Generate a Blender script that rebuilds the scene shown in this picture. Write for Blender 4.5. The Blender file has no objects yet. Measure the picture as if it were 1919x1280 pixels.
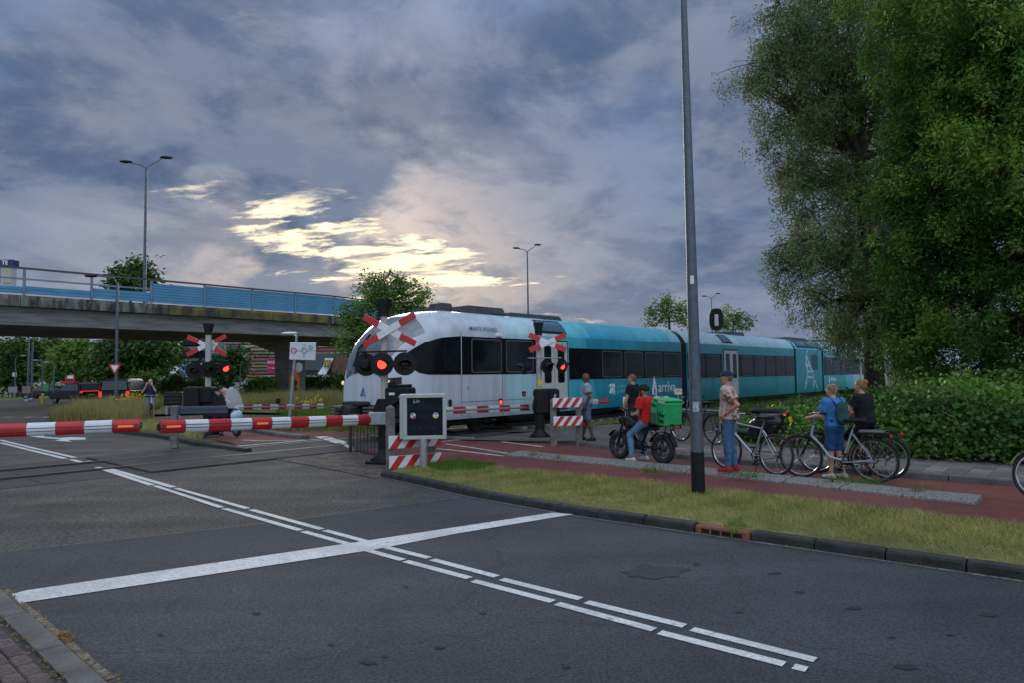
import bpy, bmesh, math, random
import numpy as np
from mathutils import Vector, Matrix
random.seed(7); RNG=np.random.default_rng(7)
S=bpy.context.scene; C=S.collection
PI=math.pi
# ---------------------------------------------------------------- camera
FPX=1280.; CAMH=1.75; PITCH=math.atan(65/1280.); ROLL=-.0135
cam=bpy.data.cameras.new('camera'); camo=bpy.data.objects.new('camera',cam); C.objects.link(camo)
cam.sensor_width=36; cam.lens=FPX/1919*36; cam.clip_start=.05; cam.clip_end=3000
CR=(Matrix.Rotation(PI/2+PITCH,3,'X')@Matrix.Rotation(ROLL,3,'Z'))
camo.matrix_world=Matrix.Translation((0,0,CAMH))@CR.to_4x4(); S.camera=camo
def ray(px,py): return CR@Vector(((px-959.5)/FPX,-(py-640)/FPX,-1.))
def G(px,py,z=0.):            # point of the photograph on a level plane
    d=ray(px,py); t=(z-CAMH)/d.z; return Vector((d.x*t,d.y*t,z))
def AT(px,py,y):              # point of the photograph at a distance
    d=ray(px,py); t=y/d.y; return Vector((d.x*t,y,CAMH+d.z*t))
# ---------------------------------------------------------------- sky, sun, exposure
SUNDIR=ray(690,455).normalized()
SAZ=math.atan2(SUNDIR.x,SUNDIR.y); SEL=math.asin(SUNDIR.z)
W=bpy.data.worlds.new('World'); S.world=W; W.use_nodes=True
def world():
    nt=W.node_tree; N=nt.nodes; L=nt.links; N.clear()
    def nd(t,**k):
        n=N.new(t)
        for a,b in k.items(): setattr(n,a,b)
        return n
    def mth(op,a,b=None,c=None,clamp=False):
        n=nd('ShaderNodeMath',operation=op,use_clamp=clamp)
        for i,v in enumerate((a,b,c)):
            if v is None: continue
            if isinstance(v,(int,float)): n.inputs[i].default_value=v
            else: L.new(v,n.inputs[i])
        return n.outputs[0]
    def sm(v,a,b):
        n=nd('ShaderNodeMapRange',interpolation_type='SMOOTHSTEP'); L.new(v,n.inputs[0])
        n.inputs[1].default_value=a; n.inputs[2].default_value=b; return n.outputs[0]
    def mixc(fac,a,b,bt='MIX'):
        n=nd('ShaderNodeMix',data_type='RGBA',blend_type=bt)
        if isinstance(fac,(int,float)): n.inputs[0].default_value=fac
        else: L.new(fac,n.inputs[0])
        for i,v in ((6,a),(7,b)):
            if isinstance(v,tuple): n.inputs[i].default_value=(*v,1)
            else: L.new(v,n.inputs[i])
        return n.outputs[2]
    tc=nd('ShaderNodeTexCoord'); sep=nd('ShaderNodeSeparateXYZ'); L.new(tc.outputs['Generated'],sep.inputs[0])
    x,y,z=sep.outputs
    zz=mth('MAXIMUM',z,0.); den=mth('ADD',zz,.30)
    cmb=nd('ShaderNodeCombineXYZ'); L.new(mth('DIVIDE',x,den),cmb.inputs[0]); L.new(mth('DIVIDE',y,den),cmb.inputs[1])
    def noise(scale,detail,rough,dist,off=0.,sx=1.,sy=1.):
        mp=nd('ShaderNodeMapping'); L.new(cmb.outputs[0],mp.inputs[0]); mp.inputs[1].default_value=(off,off*.7,off*.3); mp.inputs[3].default_value=(sx,sy,1)
        n=nd('ShaderNodeTexNoise'); L.new(mp.outputs[0],n.inputs['Vector']); n.inputs['Scale'].default_value=scale
        n.inputs['Detail'].default_value=detail; n.inputs['Roughness'].default_value=rough; n.inputs['Distortion'].default_value=dist
        return n.outputs['Fac']
    big=noise(1.35,7,.56,.35,21.3); mid=noise(3.0,10,.62,.25,9.4); fine=noise(6.5,9,.64,.3,1.7)
    sky=nd('ShaderNodeTexSky',sky_type='NISHITA',sun_disc=False); sky.sun_elevation=SEL; sky.sun_rotation=SAZ; sky.air_density=1.2; sky.dust_density=2.; sky.altitude=0
    dark=(.046,.078,.148); lite=(.128,.158,.225); blue=(.050,.115,.250)
    den1=mth('ADD',mth('MULTIPLY',big,.55),mth('MULTIPLY',mid,.45))
    col=mixc(sm(den1,.42,.57),dark,lite)
    # blue clear patches, clear-sky colour from the Sky Texture
    skyc=mixc(.985,sky.outputs[0],blue)
    col=mixc(mth('MULTIPLY',sm(big,.53,.42),.55),col,skyc)
    col=mixc(mth('MULTIPLY',sm(fine,.46,.64),.5),col,(.175,.20,.25))
    col=mixc(mth('MULTIPLY',sm(mid,.56,.40),.45),col,(.055,.085,.148))
    # haze towards the horizon
    hz=sm(z,.24,.0); col=mixc(mth('MULTIPLY',hz,.55),col,(.160,.195,.270))
    # overcast deck made brighter overhead, above the view, raised to light the scene
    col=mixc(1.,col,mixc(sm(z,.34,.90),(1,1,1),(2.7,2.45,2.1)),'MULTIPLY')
    # clouds opposite the sun, out of view, brightened to light camera-facing surfaces
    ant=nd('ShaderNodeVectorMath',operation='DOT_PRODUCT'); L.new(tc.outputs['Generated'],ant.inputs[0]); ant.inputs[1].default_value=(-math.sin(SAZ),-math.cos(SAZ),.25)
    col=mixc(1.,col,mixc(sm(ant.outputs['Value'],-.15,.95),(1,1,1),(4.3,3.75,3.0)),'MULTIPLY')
    # light round the hidden sun, through gaps in the deck
    nrm=nd('ShaderNodeVectorMath',operation='DOT_PRODUCT'); L.new(tc.outputs['Generated'],nrm.inputs[0]); nrm.inputs[1].default_value=tuple(SUNDIR)
    dt=nrm.outputs['Value']
    # the glow is a flattened lens along the cloud base
    az=mth('SUBTRACT',mth('ARCTAN2',x,y),SAZ); el=mth('SUBTRACT',mth('ARCSINE',z),SEL)
    e2=mth('ADD',mth('POWER',mth('DIVIDE',az,.16),2.),mth('POWER',mth('DIVIDE',mth('ADD',el,mth('ADD',mth('MULTIPLY',az,.20),.004)),.032),2.))
    glow=mth('EXPONENT',mth('MULTIPLY',e2,-.5)); wide=mth('EXPONENT',mth('MULTIPLY',mth('ADD',mth('POWER',mth('DIVIDE',az,.20),2.),mth('POWER',mth('DIVIDE',mth('ADD',el,.085),.05),2.)),-.5))
    gap=noise(6.0,10,.64,.25,7.9,.7,1.8)
    g=mth('ADD',mth('MULTIPLY',glow,.23),mth('MULTIPLY',wide,.11))
    op=sm(mth('ADD',gap,g),.645,.77)
    gl=mth('MINIMUM',mth('ADD',mth('MULTIPLY',glow,1.2),mth('ADD',mth('MULTIPLY',wide,.8),.16)),1.)
    warm=mixc(gl,(.26,.265,.30),(1.05,.88,.58))
    col=mixc(mth('MULTIPLY',op,mth('MINIMUM',mth('ADD',gl,.25),1.)),col,warm)
    col=mixc(mth('MULTIPLY',wide,.09),col,(.60,.47,.27))
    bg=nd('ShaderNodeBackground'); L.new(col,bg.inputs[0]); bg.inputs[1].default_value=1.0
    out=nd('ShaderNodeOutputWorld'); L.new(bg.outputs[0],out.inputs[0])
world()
sun=bpy.data.lights.new('sun','SUN'); sun.energy=1.5; sun.angle=math.radians(30); sun.color=(1,.9,.74)
suno=bpy.data.objects.new('sun',sun); C.objects.link(suno); suno.location=SUNDIR*60+Vector((0,0,20))
suno.rotation_euler=(-SUNDIR).to_track_quat('-Z','Y').to_euler()
S.view_settings.view_transform='Standard'; S.view_settings.look='None'; S.view_settings.gamma=1; S.view_settings.exposure=0.62
S.view_settings.use_curve_mapping=False
try: S.cycles.use_denoising=True; S.cycles.max_bounces=6; S.cycles.transparent_max_bounces=8
except Exception: pass
# ---------------------------------------------------------------- materials
def srgb(r,g,b):
    f=lambda c:(c/255/12.92 if c<=10 else ((c/255+.055)/1.055)**2.4)
    return (f(r),f(g),f(b))
MATS={}
def mat(name,col,rough=.6,metal=0.,var=.0,vs=6.,bump=0.,bs=40.,col2=None,emit=None,estr=0.,coat=0.,spec=.5,alpha=1.,trans=0.,gen='Object',stretch=None,detail=5.,lo=.35,hi=.65,rv=.0):
    if name in MATS: return MATS[name]
    m=bpy.data.materials.new(name); m.use_nodes=True; nt=m.node_tree; b=nt.nodes['Principled BSDF']; L=nt.links
    b.inputs['Base Color'].default_value=(*col,1); b.inputs['Roughness'].default_value=rough; b.inputs['Metallic'].default_value=metal
    b.inputs['Specular IOR Level'].default_value=spec; b.inputs['Coat Weight'].default_value=coat; b.inputs['Alpha'].default_value=alpha
    b.inputs['Transmission Weight'].default_value=trans
    if emit: b.inputs['Emission Color'].default_value=(*emit,1); b.inputs['Emission Strength'].default_value=estr
    tc=None
    if var or col2 or bump:
        tc=nt.nodes.new('ShaderNodeTexCoord')
    if var or col2:
        n=nt.nodes.new('ShaderNodeTexNoise'); src=tc.outputs[gen]
        if stretch:
            mp=nt.nodes.new('ShaderNodeMapping'); mp.inputs[3].default_value=stretch; L.new(src,mp.inputs[0]); src=mp.outputs[0]
        L.new(src,n.inputs['Vector']); n.inputs['Scale'].default_value=vs; n.inputs['Detail'].default_value=detail; n.inputs['Roughness'].default_value=.6
        r=nt.nodes.new('ShaderNodeValToRGB'); L.new(n.outputs['Fac'],r.inputs[0]); e=r.color_ramp.elements
        c2=col2 or tuple(c*(1-var) for c in col); c1=col if col2 else tuple(min(1,c*(1+var)) for c in col)
        e[0].position=lo; e[0].color=(*c2,1); e[1].position=hi; e[1].color=(*c1,1)
        L.new(r.outputs[0],b.inputs['Base Color'])
        if rv:
            mr=nt.nodes.new('ShaderNodeMapRange'); L.new(n.outputs['Fac'],mr.inputs[0]); mr.inputs[3].default_value=rough-rv; mr.inputs[4].default_value=rough+rv; L.new(mr.outputs[0],b.inputs['Roughness'])
    if bump:
        n=nt.nodes.new('ShaderNodeTexNoise'); L.new(tc.outputs[gen],n.inputs['Vector']); n.inputs['Scale'].default_value=bs; n.inputs['Detail'].default_value=4
        bp=nt.nodes.new('ShaderNodeBump'); bp.inputs['Strength'].default_value=bump; bp.inputs['Distance'].default_value=.03
        L.new(n.outputs['Fac'],bp.inputs['Height']); L.new(bp.outputs[0],b.inputs['Normal'])
    MATS[name]=m; return m
# ---------------------------------------------------------------- mesh builder
class MB:
    def __init__(s): s.v=[]; s.f=[]; s.m=[]; s.k=0
    def add(s,vs,fs,M=None):
        o=len(s.v)
        s.v+= [tuple(M@Vector(v)) for v in vs] if M is not None else [tuple(v) for v in vs]
        s.f+=[tuple(i+o for i in f) for f in fs]; s.m+=[s.k]*len(fs); return s
    def box(s,c,d,M=None,top=1.,rot=None):
        x,y,z=d[0]/2,d[1]/2,d[2]/2; t=top
        vs=[(-x,-y,-z),(x,-y,-z),(x,y,-z),(-x,y,-z),(-x*t,-y*t,z),(x*t,-y*t,z),(x*t,y*t,z),(-x*t,y*t,z)]
        T=Matrix.Translation(c)
        if rot is not None: T=T@rot.to_4x4()
        if M is not None: T=M@T
        return s.add(vs,[(0,3,2,1),(4,5,6,7),(0,1,5,4),(1,2,6,5),(2,3,7,6),(3,0,4,7)],T)
    def bbox(s,c,d,bv=.02,M=None,rot=None):     # box with chamfered edges
        x,y,z=d[0]/2,d[1]/2,d[2]/2; b=min(bv,x*.9,y*.9,z*.9); vs=[];idx={}
        for sx in(-1,1):
            for sy in(-1,1):
                for sz in(-1,1):
                    for a in range(3):
                        p=[sx*x,sy*y,sz*z]
                        for q in range(3):
                            if q!=a: p[q]-= (sx,sy,sz)[q]*b
                        idx[(sx,sy,sz,a)]=len(vs); vs.append(p)
        fs=[]
        for a in range(3):
            o=[q for q in range(3) if q!=a]
            for sg in(-1,1):
                q=[]
                for (u,w) in((-1,-1),(1,-1),(1,1),(-1,1)):
                    k=[0,0,0]; k[a]=sg;k[o[0]]=u;k[o[1]]=w; q.append(idx[(*k,a)])
                fs.append(q)
            for u in(-1,1):
                for w in(-1,1):
                    k=[0,0,0];k[o[0]]=u;k[o[1]]=w
                    k[a]=-1; p1=idx[(*k,o[0])];p2=idx[(*k,o[1])]; k[a]=1; p3=idx[(*k,o[1])];p4=idx[(*k,o[0])]
                    fs.append((p1,p2,p3,p4))
        for sx in(-1,1):
            for sy in(-1,1):
                for sz in(-1,1): fs.append(tuple(idx[(sx,sy,sz,a)] for a in range(3)))
        T=Matrix.Translation(c)
        if rot is not None: T=T@rot.to_4x4()
        if M is not None: T=M@T
        return s.add(vs,fs,T)
    def cyl(s,a,b,r,r2=None,n=10,cap=True,M=None):
        return s.tube([a,b],[r,r if r2 is None else r2],n,cap,M)
    def tube(s,P,R,n=8,cap=True,M=None,closed=False):
        P=[Vector(p) for p in P]; k=len(P)
        if isinstance(R,(int,float)): R=[R]*k
        vs=[]; up=None
        for i,p in enumerate(P):
            if closed: t=(P[(i+1)%k]-P[i-1])
            else: t=(P[min(i+1,k-1)]-P[max(i-1,0)])
            t.normalize()
            if up is None:
                up=Vector((0,0,1)) if abs(t.z)<.9 else Vector((1,0,0))
            x=up.cross(t)
            if x.length<1e-4: x=Vector((0,1,0)).cross(t)
            x.normalize(); yv=t.cross(x); up=yv
            for j in range(n):
                a=2*PI*j/n; vs.append(p+x*(R[i]*math.cos(a))+yv*(R[i]*math.sin(a)))
        fs=[]
        for i in range(k if closed else k-1):
            i2=(i+1)%k
            for j in range(n): fs.append((i*n+j,i*n+(j+1)%n,i2*n+(j+1)%n,i2*n+j))
        if cap and not closed: fs.append(tuple(range(n-1,-1,-1))); fs.append(tuple((k-1)*n+j for j in range(n)))
        return s.add(vs,fs,M)
    def lathe(s,prof,n=16,M=None):            # profile (r,z) about local z
        vs=[(r*math.cos(2*PI*j/n),r*math.sin(2*PI*j/n),z) for r,z in prof for j in range(n)]; fs=[]
        for i in range(len(prof)-1):
            for j in range(n): fs.append((i*n+j,i*n+(j+1)%n,(i+1)*n+(j+1)%n,(i+1)*n+j))
        return s.add(vs,fs,M)
    def torus(s,c,R,r,axis='Y',n=32,k=8,M=None,sq=1.):
        vs=[];fs=[]
        for i in range(n):
            a=2*PI*i/n
            for j in range(k):
                b=2*PI*j/k; q=R+r*math.cos(b); w=r*sq*math.sin(b)
                if axis=='Y': p=(q*math.cos(a),w,q*math.sin(a))
                elif axis=='X': p=(w,q*math.cos(a),q*math.sin(a))
                else: p=(q*math.cos(a),q*math.sin(a),w)
                vs.append((p[0]+c[0],p[1]+c[1],p[2]+c[2]))
        for i in range(n):
            for j in range(k): fs.append((i*k+j,((i+1)%n)*k+j,((i+1)%n)*k+(j+1)%k,i*k+(j+1)%k))
        return s.add(vs,fs,M)
    def ball(s,c,r,n=12,M=None):
        if isinstance(r,(int,float)): r=(r,r,r)
        vs=[];fs=[];k=n//2
        for i in range(k+1):
            t=PI*i/k
            for j in range(n):
                a=2*PI*j/n; vs.append((c[0]+r[0]*math.sin(t)*math.cos(a),c[1]+r[1]*math.sin(t)*math.sin(a),c[2]+r[2]*math.cos(t)))
        for i in range(k):
            for j in range(n): fs.append((i*n+j,(i+1)*n+j,(i+1)*n+(j+1)%n,i*n+(j+1)%n))
        return s.add(vs,fs,M)
    def prism(s,poly,h,M=None):               # polygon in xy, from z=0 to h
        n=len(poly); vs=[(p[0],p[1],0) for p in poly]+[(p[0],p[1],h) for p in poly]
        return s.add(vs,[tuple(range(n-1,-1,-1)),tuple(range(n,2*n))]+[(i,(i+1)%n,n+(i+1)%n,n+i) for i in range(n)],M)
    def poly(s,pts,M=None): return s.add(pts,[tuple(range(len(pts)))],M)
    def build(s,name,m,parent=None,smooth=True,ang=35,loc=None):
        me=bpy.data.meshes.new(name); me.from_pydata(s.v,[],s.f)
        ms=m if isinstance(m,(list,tuple)) else [m]
        for q in ms: me.materials.append(q)
        if len(ms)>1: me.polygons.foreach_set('material_index',s.m)
        bm=bmesh.new(); bm.from_mesh(me)
        if len(s.f)<60000: bmesh.ops.recalc_face_normals(bm,faces=bm.faces)
        if smooth:
            ca=math.radians(ang)
            for f in bm.faces: f.smooth=True
            for e in bm.edges:
                if len(e.link_faces)!=2 or e.calc_face_angle(0)>ca: e.smooth=False
        bm.to_mesh(me); bm.free()
        o=bpy.data.objects.new(name,me); C.objects.link(o)
        if loc is not None: o.location=loc
        if parent is not None: o.parent=parent
        return o
def fastmesh(name,V,F,m,parent=None,attr=None):   # numpy arrays, faces all of one size
    me=bpy.data.meshes.new(name); V=np.asarray(V,np.float32); F=np.asarray(F,np.int32); k=F.shape[1]
    me.vertices.add(len(V)); me.vertices.foreach_set('co',V.ravel()); me.loops.add(F.size); me.loops.foreach_set('vertex_index',F.ravel())
    me.polygons.add(len(F)); me.polygons.foreach_set('loop_start',np.arange(0,F.size,k,dtype=np.int32)); me.polygons.foreach_set('loop_total',np.full(len(F),k,np.int32))
    if attr is not None:
        a=me.attributes.new('tone','FLOAT','POINT'); a.data.foreach_set('value',np.asarray(attr,np.float32))
    me.materials.append(m); me.update(calc_edges=True); me.validate()
    o=bpy.data.objects.new(name,me); C.objects.link(o)
    if parent is not None: o.parent=parent
    return o
LABELS={}
def tag(o,label,cat,group=None):
    o['label']=label; o['category']=cat
    if group: o['group']=group
    return o
def thing(name,label,cat,loc=(0,0,0),rz=0.,group=None):
    o=bpy.data.objects.new(name,None); C.objects.link(o); o.location=loc; o.rotation_euler=(0,0,rz); o.empty_display_size=.2
    return tag(o,label,cat,group)
def struct(o): o['kind']='structure'; return o
def copytree(o,parent=None):
    c=o.copy(); C.objects.link(c); c.parent=parent
    for ch in list(o.children): copytree(ch,c)
    return c
def text(body,size,name,m,parent,M,ext=.002,bold=0.,align='CENTER',shear=0.):
    cu=bpy.data.curves.new('t','FONT'); cu.body=body; cu.size=size; cu.extrude=ext; cu.align_x=align; cu.align_y='CENTER'; cu.offset=bold; cu.shear=shear; cu.resolution_u=2
    t=bpy.data.objects.new('t',cu); C.objects.link(t)
    me=bpy.data.meshes.new_from_object(t.evaluated_get(bpy.context.evaluated_depsgraph_get()))
    bpy.data.objects.remove(t); me.name=name
    me.transform(M); me.materials.clear(); me.materials.append(m)
    o=bpy.data.objects.new(name,me); C.objects.link(o); o.parent=parent; return o
def frame(origin,xdir,up=(0,0,1)):            # text/plane frame: x along xdir, y up, z out
    x=Vector(xdir).normalized(); u=Vector(up); z=x.cross(u).normalized(); y=z.cross(x)
    M=Matrix.Identity(4)
    for i in range(3): M[i][0]=x[i]; M[i][1]=y[i]; M[i][2]=z[i]; M[i][3]=origin[i]
    return M
def sheet(name,pts,m,dep=0.):
    mb=MB(); mb.poly(pts)
    if dep:
        n=len(pts); q=[Vector(p)-Vector((0,0,dep)) for p in pts]; mb.add(list(pts)+q,[(i,(i+1)%n,n+(i+1)%n,n+i) for i in range(n)])
    o=mb.build(name,m,smooth=False)
    if o.data.polygons[0].normal.z<0: o.data.flip_normals()
    return o
# common materials
M_black=mat('black_paint',(.010,.0105,.012),.55,var=.3,vs=9,spec=.25)
M_steel=mat('galvanised_steel',(.33,.35,.37),.5,.6,var=.15,vs=14,rv=.1)
M_red=mat('signal_red',(.50,.022,.028),.38,var=.12,vs=7)
M_white=mat('weathered_white',(.72,.73,.74),.42,var=.08,vs=5)
M_rubber=mat('tyre_rubber',(.018,.018,.019),.8,var=.3,vs=30)
M_chrome=mat('chrome',(.6,.61,.63),.2,1.)
M_glass=mat('dark_glass',(.008,.010,.013),.12,0,spec=.3)
M_lampred=mat('lit_red_lamp',(.6,.02,.02),.3,emit=(1,.06,.035),estr=1.6)
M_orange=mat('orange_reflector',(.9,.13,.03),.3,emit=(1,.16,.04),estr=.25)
M_concrete=mat('concrete',(.26,.255,.245),.85,var=.22,vs=3,bump=.3,bs=60)
M_wood=mat('weathered_post',(.16,.148,.135),.9,var=.35,vs=9,bump=.4,bs=50)
# ================================================================ GROUND
TD=Vector((.672,.741,0)).normalized(); TN=Vector((-TD.y,TD.x,0)); TP=Vector((-1.42,19.83,0))   # railway frame: along, away, near side of train
def TR(t,n,z=0.): return TP+TD*t+TN*n+Vector((0,0,z))
def ground_mat(name,c1,c2,vs,c3=None,rough=.9,bump=.5,bs=300,speck=0.,s2=.35,lo=.38,hi=.62,bd=.004,track=0.,crack=0.):
    m=bpy.data.materials.new(name); m.use_nodes=True; nt=m.node_tree; b=nt.nodes['Principled BSDF']; L=nt.links; N=nt.nodes
    b.inputs['Roughness'].default_value=rough; b.inputs['Specular IOR Level'].default_value=.3
    tc=N.new('ShaderNodeTexCoord')
    def noise(s,d=6,r=.6):
        n=N.new('ShaderNodeTexNoise'); L.new(tc.outputs['Object'],n.inputs['Vector']); n.inputs['Scale'].default_value=s; n.inputs['Detail'].default_value=d; n.inputs['Roughness'].default_value=r; return n.outputs['Fac']
    def ramp(f,a,b_,p,q):
        r=N.new('ShaderNodeValToRGB'); L.new(f,r.inputs[0]); e=r.color_ramp.elements; e[0].position=p; e[1].position=q; e[0].color=(*a,1); e[1].color=(*b_,1); return r.outputs[0]
    def mix(f,a,c,bt='MIX'):
        x=N.new('ShaderNodeMix'); x.data_type='RGBA'; x.blend_type=bt
        if isinstance(f,float): x.inputs[0].default_value=f
        else: L.new(f,x.inputs[0])
        for i,v in((6,a),(7,c)):
            if isinstance(v,tuple): x.inputs[i].default_value=(*v,1)
            else: L.new(v,x.inputs[i])
        return x.outputs[2]
    col=ramp(noise(vs),c1,c2,lo,hi)
    if c3: col=mix(ramp(noise(s2,4,.5),(0,0,0),(1,1,1),.48,.62),col,c3)
    if speck:
        sp=ramp(noise(bs*.6,2,.7),(1-speck,)*3,(1+speck*1.2,)*3,.36,.66); col=mix(1.,col,sp,'MULTIPLY')
    if track:      # wheel-worn bands along the road
        mp=N.new('ShaderNodeMapping'); mp.inputs[2].default_value=(0,0,math.radians(45)); mp.inputs[3].default_value=(.06,.85,1); L.new(tc.outputs['Object'],mp.inputs[0])
        mp.inputs[2].default_value=(0,0,math.radians(41)); n_=N.new('ShaderNodeTexNoise'); L.new(mp.outputs[0],n_.inputs['Vector']); n_.inputs['Scale'].default_value=1.6; n_.inputs['Detail'].default_value=3
        col=mix(1.,col,ramp(n_.outputs['Fac'],(1-track,)*3,(1+track,)*3,.38,.62),'MULTIPLY')
    if crack:
        w_=N.new('ShaderNodeTexNoise'); L.new(tc.outputs['Object'],w_.inputs['Vector']); w_.inputs['Scale'].default_value=1.3; w_.inputs['Detail'].default_value=5
        am=N.new('ShaderNodeMix'); am.data_type='RGBA'; am.blend_type='ADD'; am.inputs[0].default_value=.9; L.new(tc.outputs['Object'],am.inputs[6]); L.new(w_.outputs['Color'],am.inputs[7])
        v_=N.new('ShaderNodeTexVoronoi'); v_.feature='DISTANCE_TO_EDGE'; v_.inputs['Scale'].default_value=.34; L.new(am.outputs[2],v_.inputs['Vector'])
        col=mix(1.,col,ramp(v_.outputs['Distance'],(1-crack,)*3,(1,1,1),.0015,.006),'MULTIPLY')
    L.new(col,b.inputs['Base Color'])
    bp=N.new('ShaderNodeBump'); bp.inputs['Strength'].default_value=bump; bp.inputs['Distance'].default_value=bd; L.new(noise(bs,3,.7),bp.inputs['Height']); L.new(bp.outputs[0],b.inputs['Normal'])
    MATS[name]=m; return m
A_old=ground_mat('old_asphalt',(.052,.048,.047),(.092,.085,.081),.9,(.072,.066,.063),bs=38,speck=.6,bump=.8,bd=.012,track=.16,crack=.45)
A_new=ground_mat('new_asphalt',(.037,.041,.048),(.055,.059,.067),.7,(.043,.047,.055),bs=80,speck=.42,bump=.5,bd=.006,track=.13,crack=.28)
A_red=ground_mat('red_asphalt',(.11,.033,.030),(.18,.055,.048),.8,(.135,.050,.045),bs=90,speck=.3,bump=.4)
A_pave=ground_mat('paving_brown',(.085,.074,.068),(.16,.14,.128),1.6,(.12,.108,.10),bs=60,speck=.3)
A_apr=ground_mat('apron_bricks',(.045,.038,.033),(.105,.088,.075),3.2,(.075,.063,.055),bs=26,speck=.45)
A_grass=ground_mat('grass_ground',(.05,.075,.018),(.14,.13,.045),1.2,(.085,.10,.03),bs=60,speck=.35,bump=1.,bd=.03)
A_dry=ground_mat('verge_soil',(.14,.145,.03),(.31,.26,.10),2.2,(.12,.12,.04),bs=70,speck=.35,bump=1.,bd=.02)
A_ballast=ground_mat('ballast',(.05,.045,.04),(.2,.18,.165),14,None,bs=30,speck=.4,bump=1.,bd=.05)
M_mark=ground_mat('road_paint',(.22,.22,.22),(.60,.60,.59),11,(.50,.50,.49),bs=60,speck=.16,rough=.75,lo=.30,hi=.40,s2=1.6,crack=.2)
M_worn=ground_mat('worn_paint',(.16,.15,.14),(.60,.60,.59),16,(.38,.37,.36),bs=90,speck=.2,rough=.75,lo=.36,hi=.5,s2=2.)
M_kerbd=mat('dark_kerb',(.028,.027,.028),.85,var=.45,vs=5,bump=.6,bs=45)
M_kerbg=mat('grey_kerb',(.105,.10,.10),.85,var=.3,vs=4,bump=.5,bs=60)
M_kerbl=mat('light_kerb',(.30,.29,.265),.9,col2=(.13,.125,.115),vs=28,bump=.8,bs=70,detail=3)
struct(sheet('ground',[(-700,-60,-.03),(700,-60,-.03),(700,900,-.03),(-700,900,-.03)],A_grass))
KERB=[Vector(p) for p in((9.2,1.6,0),(4.2,5.73,0),(2.51,7.15,0),(.77,8.58,0),(-.65,10.03,0),(-1.8,11.47,0),(-2.35,12.1,0))]
LK=[Vector(p) for p in((7.6,-5.1,0),(-2.41,4.07,0),(-4.32,5.82,0),(-20.2,21.,0))]
apron_edge=[G(700,896),G(590,874),G(459,851)]
road=[Vector((16,-4.2,0))]+KERB+apron_edge+[G(370,838),G(300,822),G(190,810),G(84,792),G(92,776),G(120,759),G(210,754),G(330,752.5),G(330,750),G(0,752),G(-500,757),Vector((-60,38,0))]+LK[::-1]
struct(sheet('road',road,A_old))
patch=[Vector((16,-4.2,.004))]+[k+Vector((0,0,.004)) for k in KERB[:4]]+[G(880,932,.004),G(700,955,.004),G(520,980,.004),G(250,1010,.004),G(0,1037,.004),Vector((-5.5,6.95,.004)),Vector((-4.32,5.82,.004)),Vector((-2.41,4.07,.004)),Vector((7.6,-5.1,.004))]
struct(sheet('road_resurfaced',patch,A_new))
def strip(mb,pts,w,z=.009):
    P=[Vector((p.x,p.y,z)) for p in pts]; Ls=[];Rs=[]
    for i,p in enumerate(P):
        t=(P[min(i+1,len(P)-1)]-P[max(i-1,0)]).normalized(); n=Vector((-t.y,t.x,0))
        Ls.append(p+n*w/2); Rs.append(p-n*w/2)
    for i in range(len(P)-1): mb.poly([Ls[i],Rs[i],Rs[i+1],Ls[i+1]])
road_marks=struct(bpy.data.objects.new('road_marking',None)); C.objects.link(road_marks)
def dash(pts,w=.09,z=.009,m=None,name='painted_line'):
    mb=MB(); strip(mb,pts,w,z); o=mb.build(name,m or M_mark,road_marks,smooth=False); return o
for a in [[(1297,1182),(1528,1240)],[(1099,1131),(1283,1176)],[(940,1088),(1088,1125)],[(810,1051),(931,1083)],[(704,1023),(804,1048)],[(609,996),(690,1018)],
          [(470,957),(603,994)],[(330,917),(464,955)],[(198,878),(325,915)],
          [(1236,1188),(1470,1248)],[(1044,1134),(1226,1183)],[(887,1091),(1036,1130)],[(760,1054),(880,1086)],[(683,1032),(755,1052)],[(568,998),(650,1021)],
          [(420,955),(563,996)],[(290,912),(415,953)],[(182,877),(285,911)],[(1487,1252),(1512,1258)],
          [(0,826),(66,842),(140,859)],[(0,831),(60,846),(122,861)],[(134,863),(162,870)],[(164,865.5),(178,868)]]:
    dash([G(*p) for p in a],.085 if a[0][1]>880 else .11)
mb=MB(); mb.poly([G(*p,.010) for p in((22,1114),(50,1107),(330,1066),(640,1021),(1035,961.5),(1075,964.5),(860,1000),(700,1031),(350,1084),(36,1131))]); mb.build('stop_line',M_mark,road_marks,smooth=False)
mb=MB(); mb.poly([G(*p,.009) for p in((42,817),(84,816.2),(82,819),(112,821.5),(130,820),(160,821),(161,824.5),(140,825.5),(127,825.5),(134,829),(103,826.5),(114,824),(80,821.5))]); mb.build('lane_arrow',M_mark,road_marks,smooth=False)
dash(apron_edge,.09,.012,M_worn,'edge_line')
for x0,x1 in((8,24),(45,62),(80,94)):
    dash([G(x0,783.5),G(x1,782.5)],.3,.009)
M_sand=ground_mat('gutter_sand',(.07,.065,.058),(.21,.185,.155),9,(.13,.115,.10),bs=60,speck=.4,lo=.34,hi=.6)
dash([p+Vector((-.02,-.025,0)) for p in KERB[1:]],.055,.0075,M_sand,'gutter_dirt')
dash([p+Vector((.03,.03,0)) for p in LK[1:3]],.05,.0075,M_sand,'gutter_dirt')
dash([G(880,932),G(700,955),G(520,980),G(250,1010),G(0,1037)],.025,.0072,M_sand,'sealed_joint')
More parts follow.
